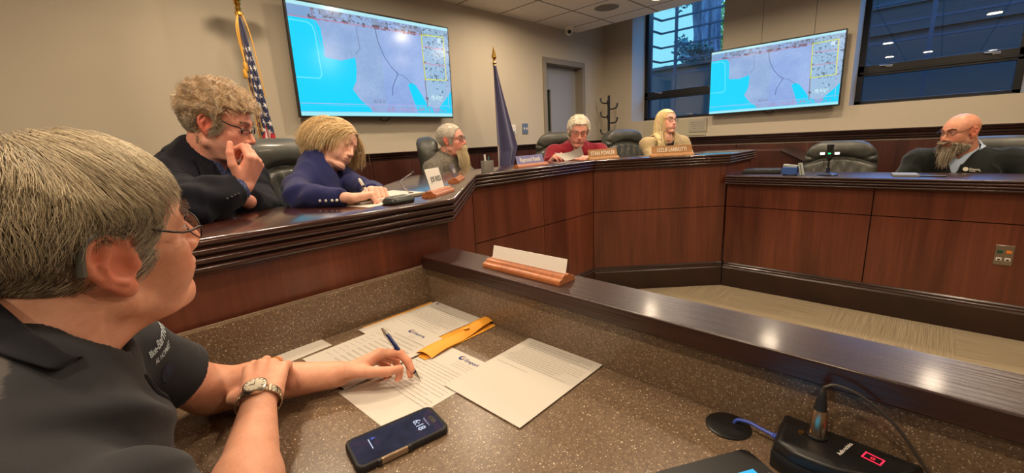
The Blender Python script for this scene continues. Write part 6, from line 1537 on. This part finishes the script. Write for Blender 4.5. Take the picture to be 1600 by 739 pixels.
# ================================================================== woman writing
def woman_writing():
    o = dict(fem=1, fat=.1, hairline=.078, nape=.07, sideburn=.02, ruddy=.35, nose=.85, neck=.048, build=.80, arm=.74, bust=.95, eye=.0016, lip=(.42, .17, .15))
    k = .92
    p = Person('woman with blond bob in navy top, writing with a white pen', (.7, 1.95, .2), (.842, 1.93, 1.283), -62, -16, -30, o, S3, k, .0034)
    p.setup(-38, (.735, 1.945, 1.045), (.755, 1.945, 1.190), .155, floor=.2, seat_z=.46)
    J = p.J; J['shR'] = np.array([.625, 1.845, 1.120]); J['shL'] = np.array([.885, 1.995, 1.130]); J['elR'] = np.array([.505, 1.50, 1.115]); J['wrR'] = np.array([.585, 1.315, 1.112]); J['elL'] = np.array([.86, 1.66, 1.08]); J['wrL'] = np.array([.735, 1.435, 1.112])
    pr, _ = hand_prims(J['wrR'], (.93, -.10, .0), (.10, .25, .95), (-.1, .95, .2), [(40, 60, 30), (50, 62, 35), (58, 62, 35), (62, 60, 35)], thumb=[(.7, .5, -.4), (.8, .1, -.5), (.9, -.1, -.4)], s=.90)
    pr2, _ = hand_prims(J['wrL'], (-.15, -.9, .12), (.1, .1, .95), (-.95, .2, 0), [(45, 60, 40), (50, 62, 40), (52, 62, 40), (55, 60, 40)], s=.90)
    p.prims = pr + pr2; p.build_body(); nb = J['neck']; up = nrm(p.hw((-.02, 0, -.06)) - nb)
    hole = lambda P: smin(cap(P, nb + (0, 0, .004) + p.tf * .01, nb + up * .2, .064, .09), cap(P, nb + p.tf * .09 + (0, 0, -.07), nb + p.tf * .07 + (0, 0, .03), .012, .055), .02)
    f = shirt_f(p, .010, cut_at(J['elL'], J['wrL'], .93), cut_at(J['elR'], J['wrR'], .95), hole)
    def fold(P):
        q = P - J['elR']; w = np.exp(-(np.linalg.norm(q, axis=1) / .10) ** 2); d = -.005 * w * np.sin(q[:, 2] * 80 + q[:, 1] * 60); q = P - (J['chest'] + p.tf * .1); w = np.exp(-(np.linalg.norm(q, axis=1) / .12) ** 2); return d - .004 * w * np.sin(q[:, 2] * 60 - q[:, 1] * 50 + 2 * np.sin(q[:, 0] * 30))
    ff = lambda P: f(P) + fold(P); lo, hi = p.bounds(.12); lo[2] = .76; nm = cloth_mat('navy knit', (36, 40, 88), 1000, .25, .88, .12); p.garment('knit_top', nm, ff, lo, hi, .006, fold=.0035, seed=4)
    m = MB(); a = nrm(J['wrR'] - J['elR'])
    for k_ in range(4): c = project(ff, np.array([J['wrR'] - a * (.012 + .024 * k_) + np.array([-.04, -.03, -.008])]), .001)[0]; m.ell(c, .0048, 10)
    m.build('cuff_buttons', M['white'], p.t)
    # bob
    g = p.R.T @ np.array([0, 0, -1.0])
    def dirf(P, R0, t):
        x, y, z = R0.T; s = np.where(y > .012, 1., -1.); return np.c_[-.30 * (1 - .3 * t) + .40 * (x > .055) * (1 - t) + .15 * np.sin(P[:, 2] * 40 + R0[:, 0] * 60) * t, s * (1.2 * (1 - t) + .15), 0 * z - .55 * t] + g * (1.0 * t) + np.c_[-.45 * (t > .3) * (s < 0), 0 * z, 0 * z]
    def lift(t, R0): return (.005 + .009 * math.sin(min(1, t * 1.6) * PI / 2)) * np.ones(len(R0))
    wf = lambda P: np.maximum(blurW(P, o), ((P[:, 0] < .04) & (P[:, 2] > -.03)).astype(float)) * ((P[:, 2] > .0) | (P[:, 0] < .0))
    roots = p.scalp_roots(7000, wf, 6); ln = lambda R0: .095 + .085 * np.clip((R0[:, 2]) / .10, 0, 1)
    paths = p.grow(roots, dirf, ln, lift, 12, .10, 7, grav=.75)
    C = mixcols(len(roots), [(236, 206, 152), (208, 172, 120), (250, 230, 188), (150, 120, 86)], [4, 3, 3.4, 1.2], 6)
    p.hair('hair', [(paths, C)], .0007, .0003, None, base_cap(p, lambda P: .005 + .006 * np.clip((P[:, 2] - .0) / .06, 0, 1), (176, 144, 100)))
    [p.hair('eyebrow', [p.brows(q_, lin((190, 154, 116)), 80, .7)], .0004, .0002) for q_ in (-1, 1)]
    m = MB(); m.tube([p.hw((.0, -.083, -.03)), p.hw((.0, -.084, -.045))], .003, 8); m.build('earring', M['gold'], p.t)
    p.trousers(TROUS); return p
woman_writing()
def pen_w():
    a = np.array([.668, 1.295, 1.0860]); b = np.array([.638, 1.320, 1.168]); d = nrm(b - a); L = np.linalg.norm(b - a); R = np.array(Vector(d).to_track_quat('Z', 'Y').to_matrix())
    t = thing('ballpoint_pen', tuple(a), 'white pen with dark band held upright by the writing woman', 'pen')
    m = MB(); m.lathe([(.001, 0), (.003, .010), (.0042, .016), (.0042, L - .03)], a, 14, R); m.build('barrel', M['white'], t)
    m = MB(); m.lathe([(.0044, L - .033), (.0046, L - .03), (.0044, L - .027)], a, 14, R); m.build('band', M['black'], t)
    m = MB(); m.lathe([(.0042, L - .026), (.0048, L - .022), (.0048, L - .005), (.002, L)], a, 14, R); m.build('cap_end', M['white'], t)
pen_w()
o = MB(); c, u, v = quad_frame((.655, 1.285, DT), 12); rslab(o, .12, .12, .002, [(0, 0), (.0006, 0)], c, np.column_stack([u, v, (0, 0, 1)])); o = o.build('writing_sheet', M['paper'], None, smooth=False); tag(o, 'white sheet under the writing woman\'s hands on the dais', 'paper')
chair(.80, 2.04, .2, -62, 'leather office chair just behind the writing woman')

# ================================================================== man with long white beard
def beard(p, n, length, colr, wts, seed, region, spread=.25, lift0=.006, taper=None, r0=.0009, stp=9, fwd=.25, name='beard', capfn=None, capcol=(150, 140, 120)):
    roots = p.scalp_roots(n, region, seed); g = p.R.T @ np.array([0, 0, -1.0])
    def dirf(P, R0, t): return np.c_[fwd * (1 - t) + 0 * P[:, 0], R0[:, 1] * spread * 20 * (1 - t) - P[:, 1] * 9 * t, 0 * P[:, 0]] + g * (.6 + .8 * t) + .12 * np.c_[np.sin(P[:, 2] * 90), np.sin(P[:, 2] * 70 + R0[:, 1] * 99), 0 * P[:, 0]]
    paths = p.grow(roots, dirf, length, lambda t, R0: (lift0 + .016 * t) * np.ones(len(R0)), stp, .12, seed, grav=.8)
    bc = None
    if capfn is not None: col = np.array(lin(capcol)); bc = (capfn[0], capfn[1], capfn[2], .005, lambda V: col * (.75 + .5 * (fbm(V * np.array([3, 3, .6]), 60, 4, 2)[:, None] * .5 + .5)))
    return p.hair(name, [(paths, mixcols(len(roots), colr, wts, seed))], r0, r0 * .5, None, bc)
def man_beard():
    o = dict(fat=.2, hairline=.085, nape=.06, sideburn=.02, ruddy=.9, nose=1.05, neck=.058, build=1.0, arm=1.0)
    p = Person('man with long white beard in a grey heathered pullover, leaning back', (2.1, 2.85, .2), (2.098, 2.70, 1.290), -58, 0, 6, o, S2, 1.0, .0045)
    p.setup(-62, (2.075, 2.80, 1.02), (2.085, 2.775, 1.145), .195, floor=.2, seat_z=.44)
    J = p.J; J['shR'] = np.array([1.895, 2.70, 1.085]); J['shL'] = np.array([2.27, 2.84, 1.075]); J['elR'] = np.array([1.80, 2.50, .925]); J['wrR'] = np.array([1.93, 2.32, 1.00]); J['elL'] = np.array([2.33, 2.62, .93]); J['wrL'] = np.array([2.10, 2.42, .98])
    pr, _ = hand_prims(J['wrR'], (.8, .3, .1), (.1, -.1, .95), (.2, .9, .1), [(40, 50, 30)] * 4); pr2, _ = hand_prims(J['wrL'], (-.8, -.3, .05), (.1, -.1, .95), (-.2, .9, 0), [(40, 50, 30)] * 4)
    p.prims = pr + pr2; p.build_body(); nb = J['neck']; up = nrm(p.hw((-.02, 0, -.06)) - nb)
    hole = lambda P: smin(cap(P, nb + (0, 0, .01), nb + up * .2, .062, .076), cap(P, nb + p.tf * .09 + (0, 0, -.05), nb + p.tf * .07 + (0, 0, .03), .010, .04), .02)
    f = shirt_f(p, .014, cut_at(J['elL'], J['wrL'], .92), cut_at(J['elR'], J['wrR'], .92), hole)
    fold = lambda P: -.006 * np.exp(-(np.linalg.norm(P - (J['chest'] + p.tf * .1 - (0, 0, .06)), axis=1) / .16) ** 2) * np.sin(P[:, 2] * 55 + (P @ p.tl) * 38 + 2 * np.sin(P[:, 2] * 20))
    lo, hi = p.bounds(.12); lo[2] = .74; p.garment('pullover', cloth_mat('heather knit', (128, 120, 106), 700, .3, .9, .2, (84, 80, 72), 140, .5), lambda P: f(P) + fold(P), lo, hi, .008, fold=.005, seed=7)
    p.collar('collar', f, cloth_mat('collar dark', (62, 58, 62), 700), r=(.078, .072), hb=.05, hf=.02, leaf=.045, gap=.02, tip=.02)
    ff = lambda P: f(P) + fold(P)
    m = MB(); m.tube(project(ff, np.array([nb + p.tf * (.10 + .05 * t) + p.tl * .012 + (0, 0, -.05 - .22 * t) for t in np.linspace(0, 1, 12)]), .003), .0045, 6); m.build('zip', cloth_mat('zip tape', (70, 66, 66)), p.t)
    # neck badge
    bc = project(ff, np.array([nb + p.tf * .17 + p.tl * -.03 + (0, 0, -.19)]), .004)[0]; n_ = sdf_grad(ff, bc[None])[0]; uu = nrm(np.cross((0, 0, 1), n_)); vv = np.cross(n_, uu); R = np.column_stack([uu, vv, n_])
    m = MB(); m.box(bc, (.075, .075, .003), R); m.build('badge', plain('dark badge', (66, 62, 78), .4), p.t, bevel=.001)
    m = MB(); m.box(bc + n_ * .0018 - vv * .008, (.060, .048, .001), R); m.build('badge_card', M['white'], p.t, smooth=False)
    roots = p.scalp_roots(2600, lambda P: blurW(P, o), 5); paths = p.grow(roots, lambda P, R0, t: np.c_[-.5 + 0 * P[:, 0], np.sign(R0[:, 1]) * .4, -.5 + 0 * P[:, 0]], .035, lambda t, R0: (.003 + .004 * t) * np.ones(len(R0)), 6, .2)
    p.hair('hair', [(paths, mixcols(len(roots), [(206, 196, 178), (160, 150, 136), (226, 220, 206)], [3, 2, 2]))], .0008, .0004, None, base_cap(p, .006, (180, 170, 154), .005))
    reg = lambda P: ((P[:, 2] < -.070) & (P[:, 0] > .045) & (P[:, 2] > -.125) | ((np.abs(P[:, 1]) < .032) & (P[:, 0] > .07) & (P[:, 2] < -.038))).astype(float)
    bw = p.hl(np.array([p.hw((.075, 0, -.10)) + p.tf * .045 + np.array([0, 0, -.185])]))[0]
    bf = lambda P: smin(cap(P, (.070, 0, -.088), np.array([.078, 0, -.125]), .024, .027), cap(P, (.078, 0, -.125), bw, .028, .009), .03) + .003 * np.sin(P[:, 1] * 260)
    beard(p, 2000, lambda R0: np.where(R0[:, 2] > -.06, .03, .12), [(226, 206, 160), (240, 226, 190), (200, 176, 130)], [3, 3, 1.5], 12, reg, r0=.0009, fwd=.6, lift0=.002, capfn=(bf, (-.02, -.07, -.33), (.24, .07, -.03)), capcol=(212, 192, 148))
    [p.hair('eyebrow', [p.brows(q_, lin((190, 176, 156)), 90, 1.3)], .0008, .0005) for q_ in (-1, 1)]; p.glasses(plain('dark thin frame', (46, 40, 40), .3), .046, .026, True, thick=.0013, temple=.0013)
    p.trousers(TROUS)
man_beard()
chair(2.27, 2.84, .2, -34, 'leather office chair under the man with the long white beard')

# ================================================================== man in red shirt reading
def man_red():
    o = dict(fat=.5, hairline=.080, nape=.065, sideburn=.015, ruddy=.6, nose=1.05, neck=.062, build=1.12, belly=1.15, arm=1.15, eye=.0016); k = 1.08
    p = Person('man with curly white hair in a red polo, reading a sheet', (3.4, 2.5, .2), (3.313, 2.365, 1.313), -138, -16, -4, o, S2, k, .0045)
    p.setup(-140, (3.385, 2.445, 1.03), (3.355, 2.415, 1.165), .20, floor=.2, seat_z=.44)
    J = p.J; J['shR'] = np.array([3.175, 2.545, 1.130]); J['shL'] = np.array([3.495, 2.265, 1.115]); J['elR'] = np.array([2.99, 2.49, .985]); J['wrR'] = np.array([2.87, 2.29, 1.11]); J['elL'] = np.array([3.36, 2.08, .985]); J['wrL'] = np.array([3.13, 2.10, 1.09])
    pr, _ = hand_prims(J['wrR'], (-.55, -.75, .2), (-.3, .4, .85), (.6, -.5, .5), [(30, 40, 25)] * 4, s=1.05); pr2, _ = hand_prims(J['wrL'], (-.9, .0, .1), (.1, -.3, .9), (.1, .9, .3), [(35, 45, 25)] * 4, s=1.05)
    p.prims = pr + pr2; p.build_body(); nb = J['neck']; up = nrm(p.hw((-.02, 0, -.06)) - nb)
    hole = lambda P: smin(cap(P, nb + (0, 0, .01), nb + up * .2, .070, .084), cap(P, nb + p.tf * .10 + (0, 0, -.07), nb + p.tf * .08 + (0, 0, .03), .006, .045), .02)
    cR, cL = cut_at(J['shR'], J['elR'], .97), cut_at(J['shL'], J['elL'], .97)
    f = shirt_f(p, .022, cL, cR, hole); fold = lambda P: -.007 * np.exp(-(np.linalg.norm(P - (J['chest'] + p.tf * .12), axis=1) / .2) ** 2) * np.sin(P[:, 2] * 40 + (P @ p.tl) * 45 + 2 * np.sin(P[:, 2] * 18))
    lo, hi = p.bounds(.14); lo[2] = .74; p.garment('red_polo', cloth_mat('crimson pique', (128, 20, 36), 800, .25, .85, .3), lambda P: f(P) + fold(P), lo, hi, .008, fold=.006, seed=8)
    p.collar('collar', f, cloth_mat('crimson collar', (112, 16, 32), 800), r=(.086, .080), hb=.045, hf=.01, leaf=.048, gap=.02, tip=.03)
    roots = p.scalp_roots(3500, lambda P: blurW(P, o), 5)
    dirf = lambda P, R0, t: np.c_[-.2 + 0 * P[:, 0], np.sign(R0[:, 1]) * .3, -.1 + 0 * P[:, 0]] + .9 * np.c_[np.sin(P[:, 2] * 150 + P[:, 1] * 90), np.sin(P[:, 0] * 140 + P[:, 2] * 80), np.sin(P[:, 0] * 120 + P[:, 1] * 140)]
    paths = p.grow(roots, dirf, .045, lambda t, R0: (.008 + .012 * t) * np.ones(len(R0)), 8, .25)
    p.hair('hair', [(paths, mixcols(len(roots), [(228, 218, 194), (196, 184, 160), (240, 234, 220)], [3, 2, 3]))], .0009, .0005, None, base_cap(p, .017, (204, 192, 168), .005))
    [p.hair('eyebrow', [p.brows(q_, lin((190, 176, 156)), 90, 1.2)], .0008, .0005) for q_ in (-1, 1)]; p.glasses(plain('thin tan frame', (112, 92, 80), .3, .6), .048, .030, True, z0=-.006, thick=.0010, temple=.0010)
    p.trousers(TROUS)
man_red()
def read_sheet():
    TL, TRr, BR, BL = [np.array(q) for q in ((2.700, 2.160, 1.155), (2.880, 2.030, 1.195), (2.935, 2.045, 1.125), (2.745, 2.090, 1.0885))]
    g = np.array([[(TL * (1 - s) + TRr * s) * (1 - q) + (BL * (1 - s) + BR * s) * q + np.array([0, 0, -.022 * math.sin(PI * s)]) * (1 - q * .6) for s in np.linspace(0, 1, 17)] for q in np.linspace(0, 1, 9)])
    m = MB(); m.grid(g); m.grid((g + (.0008, .0008, -.0004))[::-1]); o = m.build('letter_page', M['paper'], None, angle=180); tag(o, 'bent white sheet held up by the man in the red polo', 'paper')
read_sheet()
chair(3.40, 2.62, .2, -136, 'leather office chair behind the man in the red polo')

# ================================================================== long-haired blonde woman
def woman_blonde():
    o = dict(fem=1, hairline=.080, nape=.07, ruddy=.4, nose=.85, neck=.046, build=.82, arm=.76, bust=.95, lip=(.50, .15, .16))
    p = Person('woman with long straight blonde hair and glasses in a tan blazer', (4.2, 2.0, .2), (4.09, 1.882, 1.362), -112, 8, -6, o, S3, .98, .0045)
    p.setup(-125, (4.125, 1.905, 1.08), (4.085, 1.885, 1.225), .175, floor=.2, seat_z=.46)
    J = p.J; J['shR'] = np.array([3.905, 1.99, 1.170]); J['shL'] = np.array([4.255, 1.790, 1.165]); J['elR'] = np.array([3.815, 1.87, .97]); J['wrR'] = np.array([3.90, 1.70, .93]); J['elL'] = np.array([4.20, 1.66, .95]); J['wrL'] = np.array([4.02, 1.62, .93])
    pr, _ = hand_prims(J['wrR'], (.6, -.5, 0), (0, 0, 1), (.6, .6, 0), [(30, 40, 20)] * 4, s=.9); pr2, _ = hand_prims(J['wrL'], (-.8, .1, 0), (0, 0, 1), (.1, .9, 0), [(30, 40, 20)] * 4, s=.9)
    p.prims = pr + pr2; p.build_body(); nb = J['neck']; up = nrm(p.hw((-.02, 0, -.06)) - nb)
    hole = lambda P: smin(cap(P, nb + (0, 0, .005), nb + up * .2, .058, .075), cap(P, nb + p.tf * .16 + (0, 0, -.26), nb + p.tf * .08 + (0, 0, .03), .035, .062), .02)
    f = shirt_f(p, .020, cut_at(J['elL'], J['wrL'], .9), cut_at(J['elR'], J['wrR'], .9), hole); lo, hi = p.bounds(.12); lo[2] = .76; bm = cloth_mat('tan blazer cloth', (190, 170, 130), 800, .3, .9, .3, (168, 148, 110), 300, .5)
    p.garment('blazer', bm, f, lo, hi, .008, fold=.005, seed=9)
    lap = MB()
    for q in (-1, 1):
        A = np.array([nb + p.tl * q * .062 + p.tf * .02 + (0, 0, .0), nb + p.tl * q * .068 + p.tf * .09 + (0, 0, -.09), nb + p.tl * q * .045 + p.tf * .15 + (0, 0, -.25)]); B = A + np.array([p.tl * q * .03, p.tl * q * .06, p.tl * q * .01]); a = smooth_path(A, 14); b = smooth_path(B, 14)
        g = np.array([[a[i] * (1 - s) + b[i] * s for s in np.linspace(0, 1, 6)] for i in range(len(a))]); sh = g.shape; lap.grid(project(f, g.reshape(-1, 3), .008).reshape(sh)); lap.grid(project(f, g.reshape(-1, 3), .001).reshape(sh)[::-1])
    lap.build('lapel', bm, p.t, angle=180)
    sf = shirt_f(p, .006, cut_at(J['shL'], J['elL'], .3), cut_at(J['shR'], J['elR'], .3), lambda P: cap(P, nb + p.tf * .03 + (0, 0, -.01), nb + up * .2, .066, .095)); p.garment('dark_blouse', cloth_mat('dark blouse', (38, 28, 44), 900), sf, lo, hi, .008, fold=.002)
    m = MB(); m.tube(project(lambda P: p.skin_sdf(P), np.array([nb + p.tf * .07 * math.cos(a) + p.tl * .06 * math.sin(a) + (0, 0, .01 - .045 * math.cos(a)) for a in np.linspace(-1.4, 1.4, 15)]), .002), .0012, 5); c = nb + p.tf * .085 + (0, 0, -.035); m.ell(project(lambda P: p.skin_sdf(P), c[None], .004)[0], .005, 8); m.build('necklace', M['gold'], p.t)
    g = p.R.T @ np.array([0, 0, -1.0]); og = dict(p.o, ear=0)
    fnb = lambda Q: np.minimum(head_d(Q, og), f(s_hw(Q)) / p.k)
    def s_hw(Q): return p.H + (Q * p.k) @ p.R.T
    wf = lambda P: ((P[:, 2] > .078) & (P[:, 0] < .06) | ((P[:, 0] < .025) & (P[:, 2] > .0)) | ((P[:, 0] < -.03) & (P[:, 2] > -.06))).astype(float)
    roots = p.scalp_roots(5200, wf, 6); N = len(roots); r = np.random.default_rng(4); P = roots.copy(); path = [P.copy()]; K = 26; side = np.where(roots[:, 1] > .010, 1., -1.); L = .44 + .10 * r.random(N); L = np.where(roots[:, 2] < .03, L - .06, L); lf = .8 + .5 * r.random(N); jit = r.normal(size=(N, 3)) * .06
    fwdw = (r.random(N) < .62) & (side < 0)
    for k_ in range(1, K):
        t = k_ / (K - 1); D = np.c_[-.60 * max(0, 1 - 2 * t) + 0 * P[:, 0], side * max(0, .8 - 5 * t), 0 * P[:, 0]] + g * min(1.2, .25 + 3.5 * t) + jit
        D[:, 0] += np.where(fwdw & (t > .40), .50 * (t < .62), -.14 * (t > .2) * (side > 0)); wv = np.clip((t - .6) / .3, 0, 1); D += wv * .55 * np.c_[np.sin(t * 26 + roots[:, 0] * 18), np.cos(t * 26 + roots[:, 2] * 16), 0 * P[:, 0]]
        D /= np.linalg.norm(D, axis=1)[:, None]; P = P + D * (L / (K - 1))[:, None]; tgt = (.005 + .006 * min(1, t * 4)) * lf
        for _ in range(2):
            d = fnb(P); G = np.stack([fnb(P + np.eye(3)[i] * .003) - fnb(P - np.eye(3)[i] * .003) for i in range(3)], 1); G /= np.linalg.norm(G, axis=1)[:, None] + 1e-9; c_ = tgt - d; P = P + G * np.where(c_ > 0, c_, np.where(t < .25, c_ * .6, 0))[:, None]
        path.append(P.copy())
    C = mixcols(N, [(244, 220, 160), (224, 194, 130), (252, 238, 196)], [3, 2, 3]); p.hair('long_hair', [(np.stack(path, 1), C)], .0013, .0008, None, base_cap(p, .010, (228, 200, 142), .005))
    [p.hair('eyebrow', [p.brows(q_, lin((140, 104, 76)), 90, .9)], .0007, .0004) for q_ in (-1, 1)]; p.glasses(plain('dark round frame', (40, 32, 34), .3), .048, .040, True, thick=.0012, temple=.0011)
    p.trousers(TROUS)
woman_blonde()
chair(4.16, 2.23, .2, -112, 'leather office chair behind the blonde woman in the tan blazer')

# ================================================================== bald man on the right
def man_bald():
    o = dict(fat=.6, ruddy=.6, nose=1.0, neck=.068, build=1.15, belly=1.15, arm=1.15, eye=.0036, stubble=(.10, .07, .06, .5))
    p = Person('bald man with long grey beard and glasses in a black sweater', (4.3, -.15, 0), (4.192, -.114, 1.166), 135, -6, 0, o, lin((210, 150, 122)), 1.0, .004)
    p.setup(165, (4.285, -.145, .865), (4.262, -.150, 1.030), .215, floor=0, seat_z=.43)
    J = p.J; J['shR'] = np.array([4.215, .065, .985]); J['shL'] = np.array([4.275, -.375, .975]); J['elR'] = np.array([4.115, .155, .80]); J['wrR'] = np.array([4.06, -.02, .93]) * [1, 1, 0] + [0, 0, .800]; J['elL'] = np.array([4.17, -.52, .80]); J['wrL'] = np.array([4.09, -.34, .80])
    pr, _ = hand_prims(J['wrR'], (-.0, -.9, 0), (0, 0, 1), (-.9, 0, 0), [(30, 40, 20)] * 4); pr2, _ = hand_prims(J['wrL'], (.0, .9, 0), (0, 0, 1), (-.9, 0, 0), [(30, 40, 20)] * 4)
    p.prims = pr + pr2; p.build_body(); nb = J['neck']; up = nrm(p.hw((-.02, 0, -.06)) - nb)
    hole = lambda P: smin(cap(P, nb + (0, 0, .008), nb + up * .2, .074, .088), cap(P, nb + p.tf * .13 + (0, 0, -.13), nb + p.tf * .09 + (0, 0, .03), .008, .062), .02)
    f = shirt_f(p, .022, cut_at(J['elL'], J['wrL'], .92), cut_at(J['elR'], J['wrR'], .92), hole); lo, hi = p.bounds(.14); lo[2] = .50; p.garment('sweater', cloth_mat('black knit', (26, 30, 28), 700, .3, .92, .25), f, lo, hi, .0075, fold=.006, seed=11)
    blue = cloth_mat('pale blue oxford', (168, 186, 208), 900, .15)
    sf = shirt_f(p, .008, cut_at(J['shL'], J['elL'], .5), cut_at(J['shR'], J['elR'], .5), lambda P: smin(cap(P, nb + (0, 0, .012), nb + up * .2, .066, .080), cap(P, nb + p.tf * .10 + (0, 0, -.05), nb + p.tf * .08 + (0, 0, .03), .003, .03), .01)); p.garment('shirt', blue, sf, lo, hi, .0075, fold=.001)
    p.collar('shirt_collar', f, blue, r=(.084, .079), hb=.064, hf=.020, leaf=.044, gap=.012, tip=.045, off=.002, flare=.012)
    # chest logo
    ex = -p.tl * -1.0; ex = p.tl; 
    oc = nb + p.tf * .20 + p.tl * .070 + (0, 0, -.082); m = MB(); an = np.linspace(0, 2 * PI, 22, endpoint=False); m.add([oc] + [oc + p.tl * .017 * math.cos(a) + np.array([0, 0, .017 * math.sin(a)]) for a in an], [(0, 1 + i, 1 + (i + 1) % 22) for i in range(22)])
    add_text(m, 'Emporia', .026, oc + p.tl * .022 + (0, 0, .003), p.tl, (0, 0, 1), 0, True, 'LEFT', .8); add_text(m, 'KANSAS', .011, oc + p.tl * .022 - (0, 0, .014), p.tl, (0, 0, 1), 0, True, 'LEFT')
    decal(p, 'chest_logo', f, m, .0055, plain('white thread', (214, 208, 190), .7))
    reg = lambda P: (((P[:, 2] < -.076) & (P[:, 0] > .025) & (P[:, 2] > -.125) & ~((P[:, 0] > .08) & (np.abs(P[:, 2] + .0565) < .008) & (np.abs(P[:, 1]) < .022))) | ((P[:, 2] < -.055 - .25 * (.05 - P[:, 0])) & (P[:, 0] > -.004) & (np.abs(P[:, 1]) > .040) & (P[:, 2] > -.10)) | ((np.abs(P[:, 1]) < .030) & (P[:, 0] > .07) & (P[:, 2] < -.037) & (P[:, 2] > -.05))).astype(float)
    gl = p.R.T @ np.array([0, 0, -1.0]); bfn = lambda P: smin(cap(P, (.062, 0, -.112), (.074, 0, -.135), .026, .028), cap(P, (.074, 0, -.135), np.array([.076, 0, -.13]) + gl * .070, .028, .012), .02) + .003 * np.sin(P[:, 1] * 240 + 6 * P[:, 0])
    beard(p, 3800, lambda R0: np.where(R0[:, 2] > -.052, .005, .012 + .095 * np.clip((R0[:, 0] - .045) / .035, 0, 1)), [(176, 162, 138), (120, 104, 86), (206, 194, 170), (78, 64, 54)], [3, 2, 2.4, 1.2], 12, reg, r0=.0008, fwd=.4, lift0=.002, capfn=(bfn, (-.02, -.07, -.26), (.17, .07, -.03)), capcol=(122, 108, 90))
    [p.hair('eyebrow', [p.brows(q_, lin((96, 72, 56)), 110, 1.1)], .0006, .0004) for q_ in (-1, 1)]; p.glasses(plain('thin dark frame 2', (60, 46, 44), .3, .6), .048, .026, False, thick=.0012, temple=.0013)
    p.trousers(TROUS)
man_bald()
chair(4.42, -.27, 0, 165, 'leather office chair behind the bald man in the black sweater')
chair(-.42, .70, 0, 4, 'leather office chair under the foreground man')
# ------------------------------------------------------------------ world, camera, view
w = bpy.data.worlds.new('dusk sky'); scene.world = w; w.use_nodes = True; nt = w.node_tree; nt.nodes.clear()
tc = nt.nodes.new('ShaderNodeTexCoord'); sp = nt.nodes.new('ShaderNodeSeparateXYZ'); rp = nt.nodes.new('ShaderNodeValToRGB'); bg = nt.nodes.new('ShaderNodeBackground'); ow = nt.nodes.new('ShaderNodeOutputWorld')
nt.links.new(tc.outputs['Generated'], sp.inputs[0]); nt.links.new(sp.outputs[2], rp.inputs[0]); nt.links.new(rp.outputs[0], bg.inputs[0]); nt.links.new(bg.outputs[0], ow.inputs[0])
e = rp.color_ramp.elements; e.new(.5)
for el, (p, c) in zip(e, [(0, (.32, .80, .92)), (.28, (.32, .78, 1.0)), (.40, (.95, 2.6, 6.6))]): el.position = p; el.color = (*c, 1)
bg.inputs[1].default_value = 1.25
cd = bpy.data.cameras.new('camera'); cam = bpy.data.objects.new('camera', cd); COL.objects.link(cam)
cd.sensor_width = 36; cd.sensor_fit = 'HORIZONTAL'; cd.lens = 661.77 / 1600 * 36; cd.clip_start = .02
Rw = Matrix(((0.69659818, 0.19021257, -0.69178765), (-0.71579058, 0.11848362, -0.68819), (-0.04893689, 0.97456699, 0.21868784)))
cam.matrix_world = Matrix.Translation((0, 0, 1.26)) @ Rw.to_4x4()
scene.camera = cam
vs = scene.view_settings; vs.view_transform = 'Standard'; vs.look = 'None'; vs.exposure = 0.0; vs.gamma = 1.0; vs.use_curve_mapping = False
scene.cycles.max_bounces = 8; scene.cycles.diffuse_bounces = 4; scene.cycles.glossy_bounces = 4; scene.cycles.transparent_max_bounces = 12; scene.cycles.sample_clamp_indirect = 4.0
scene.cycles.use_denoising = True
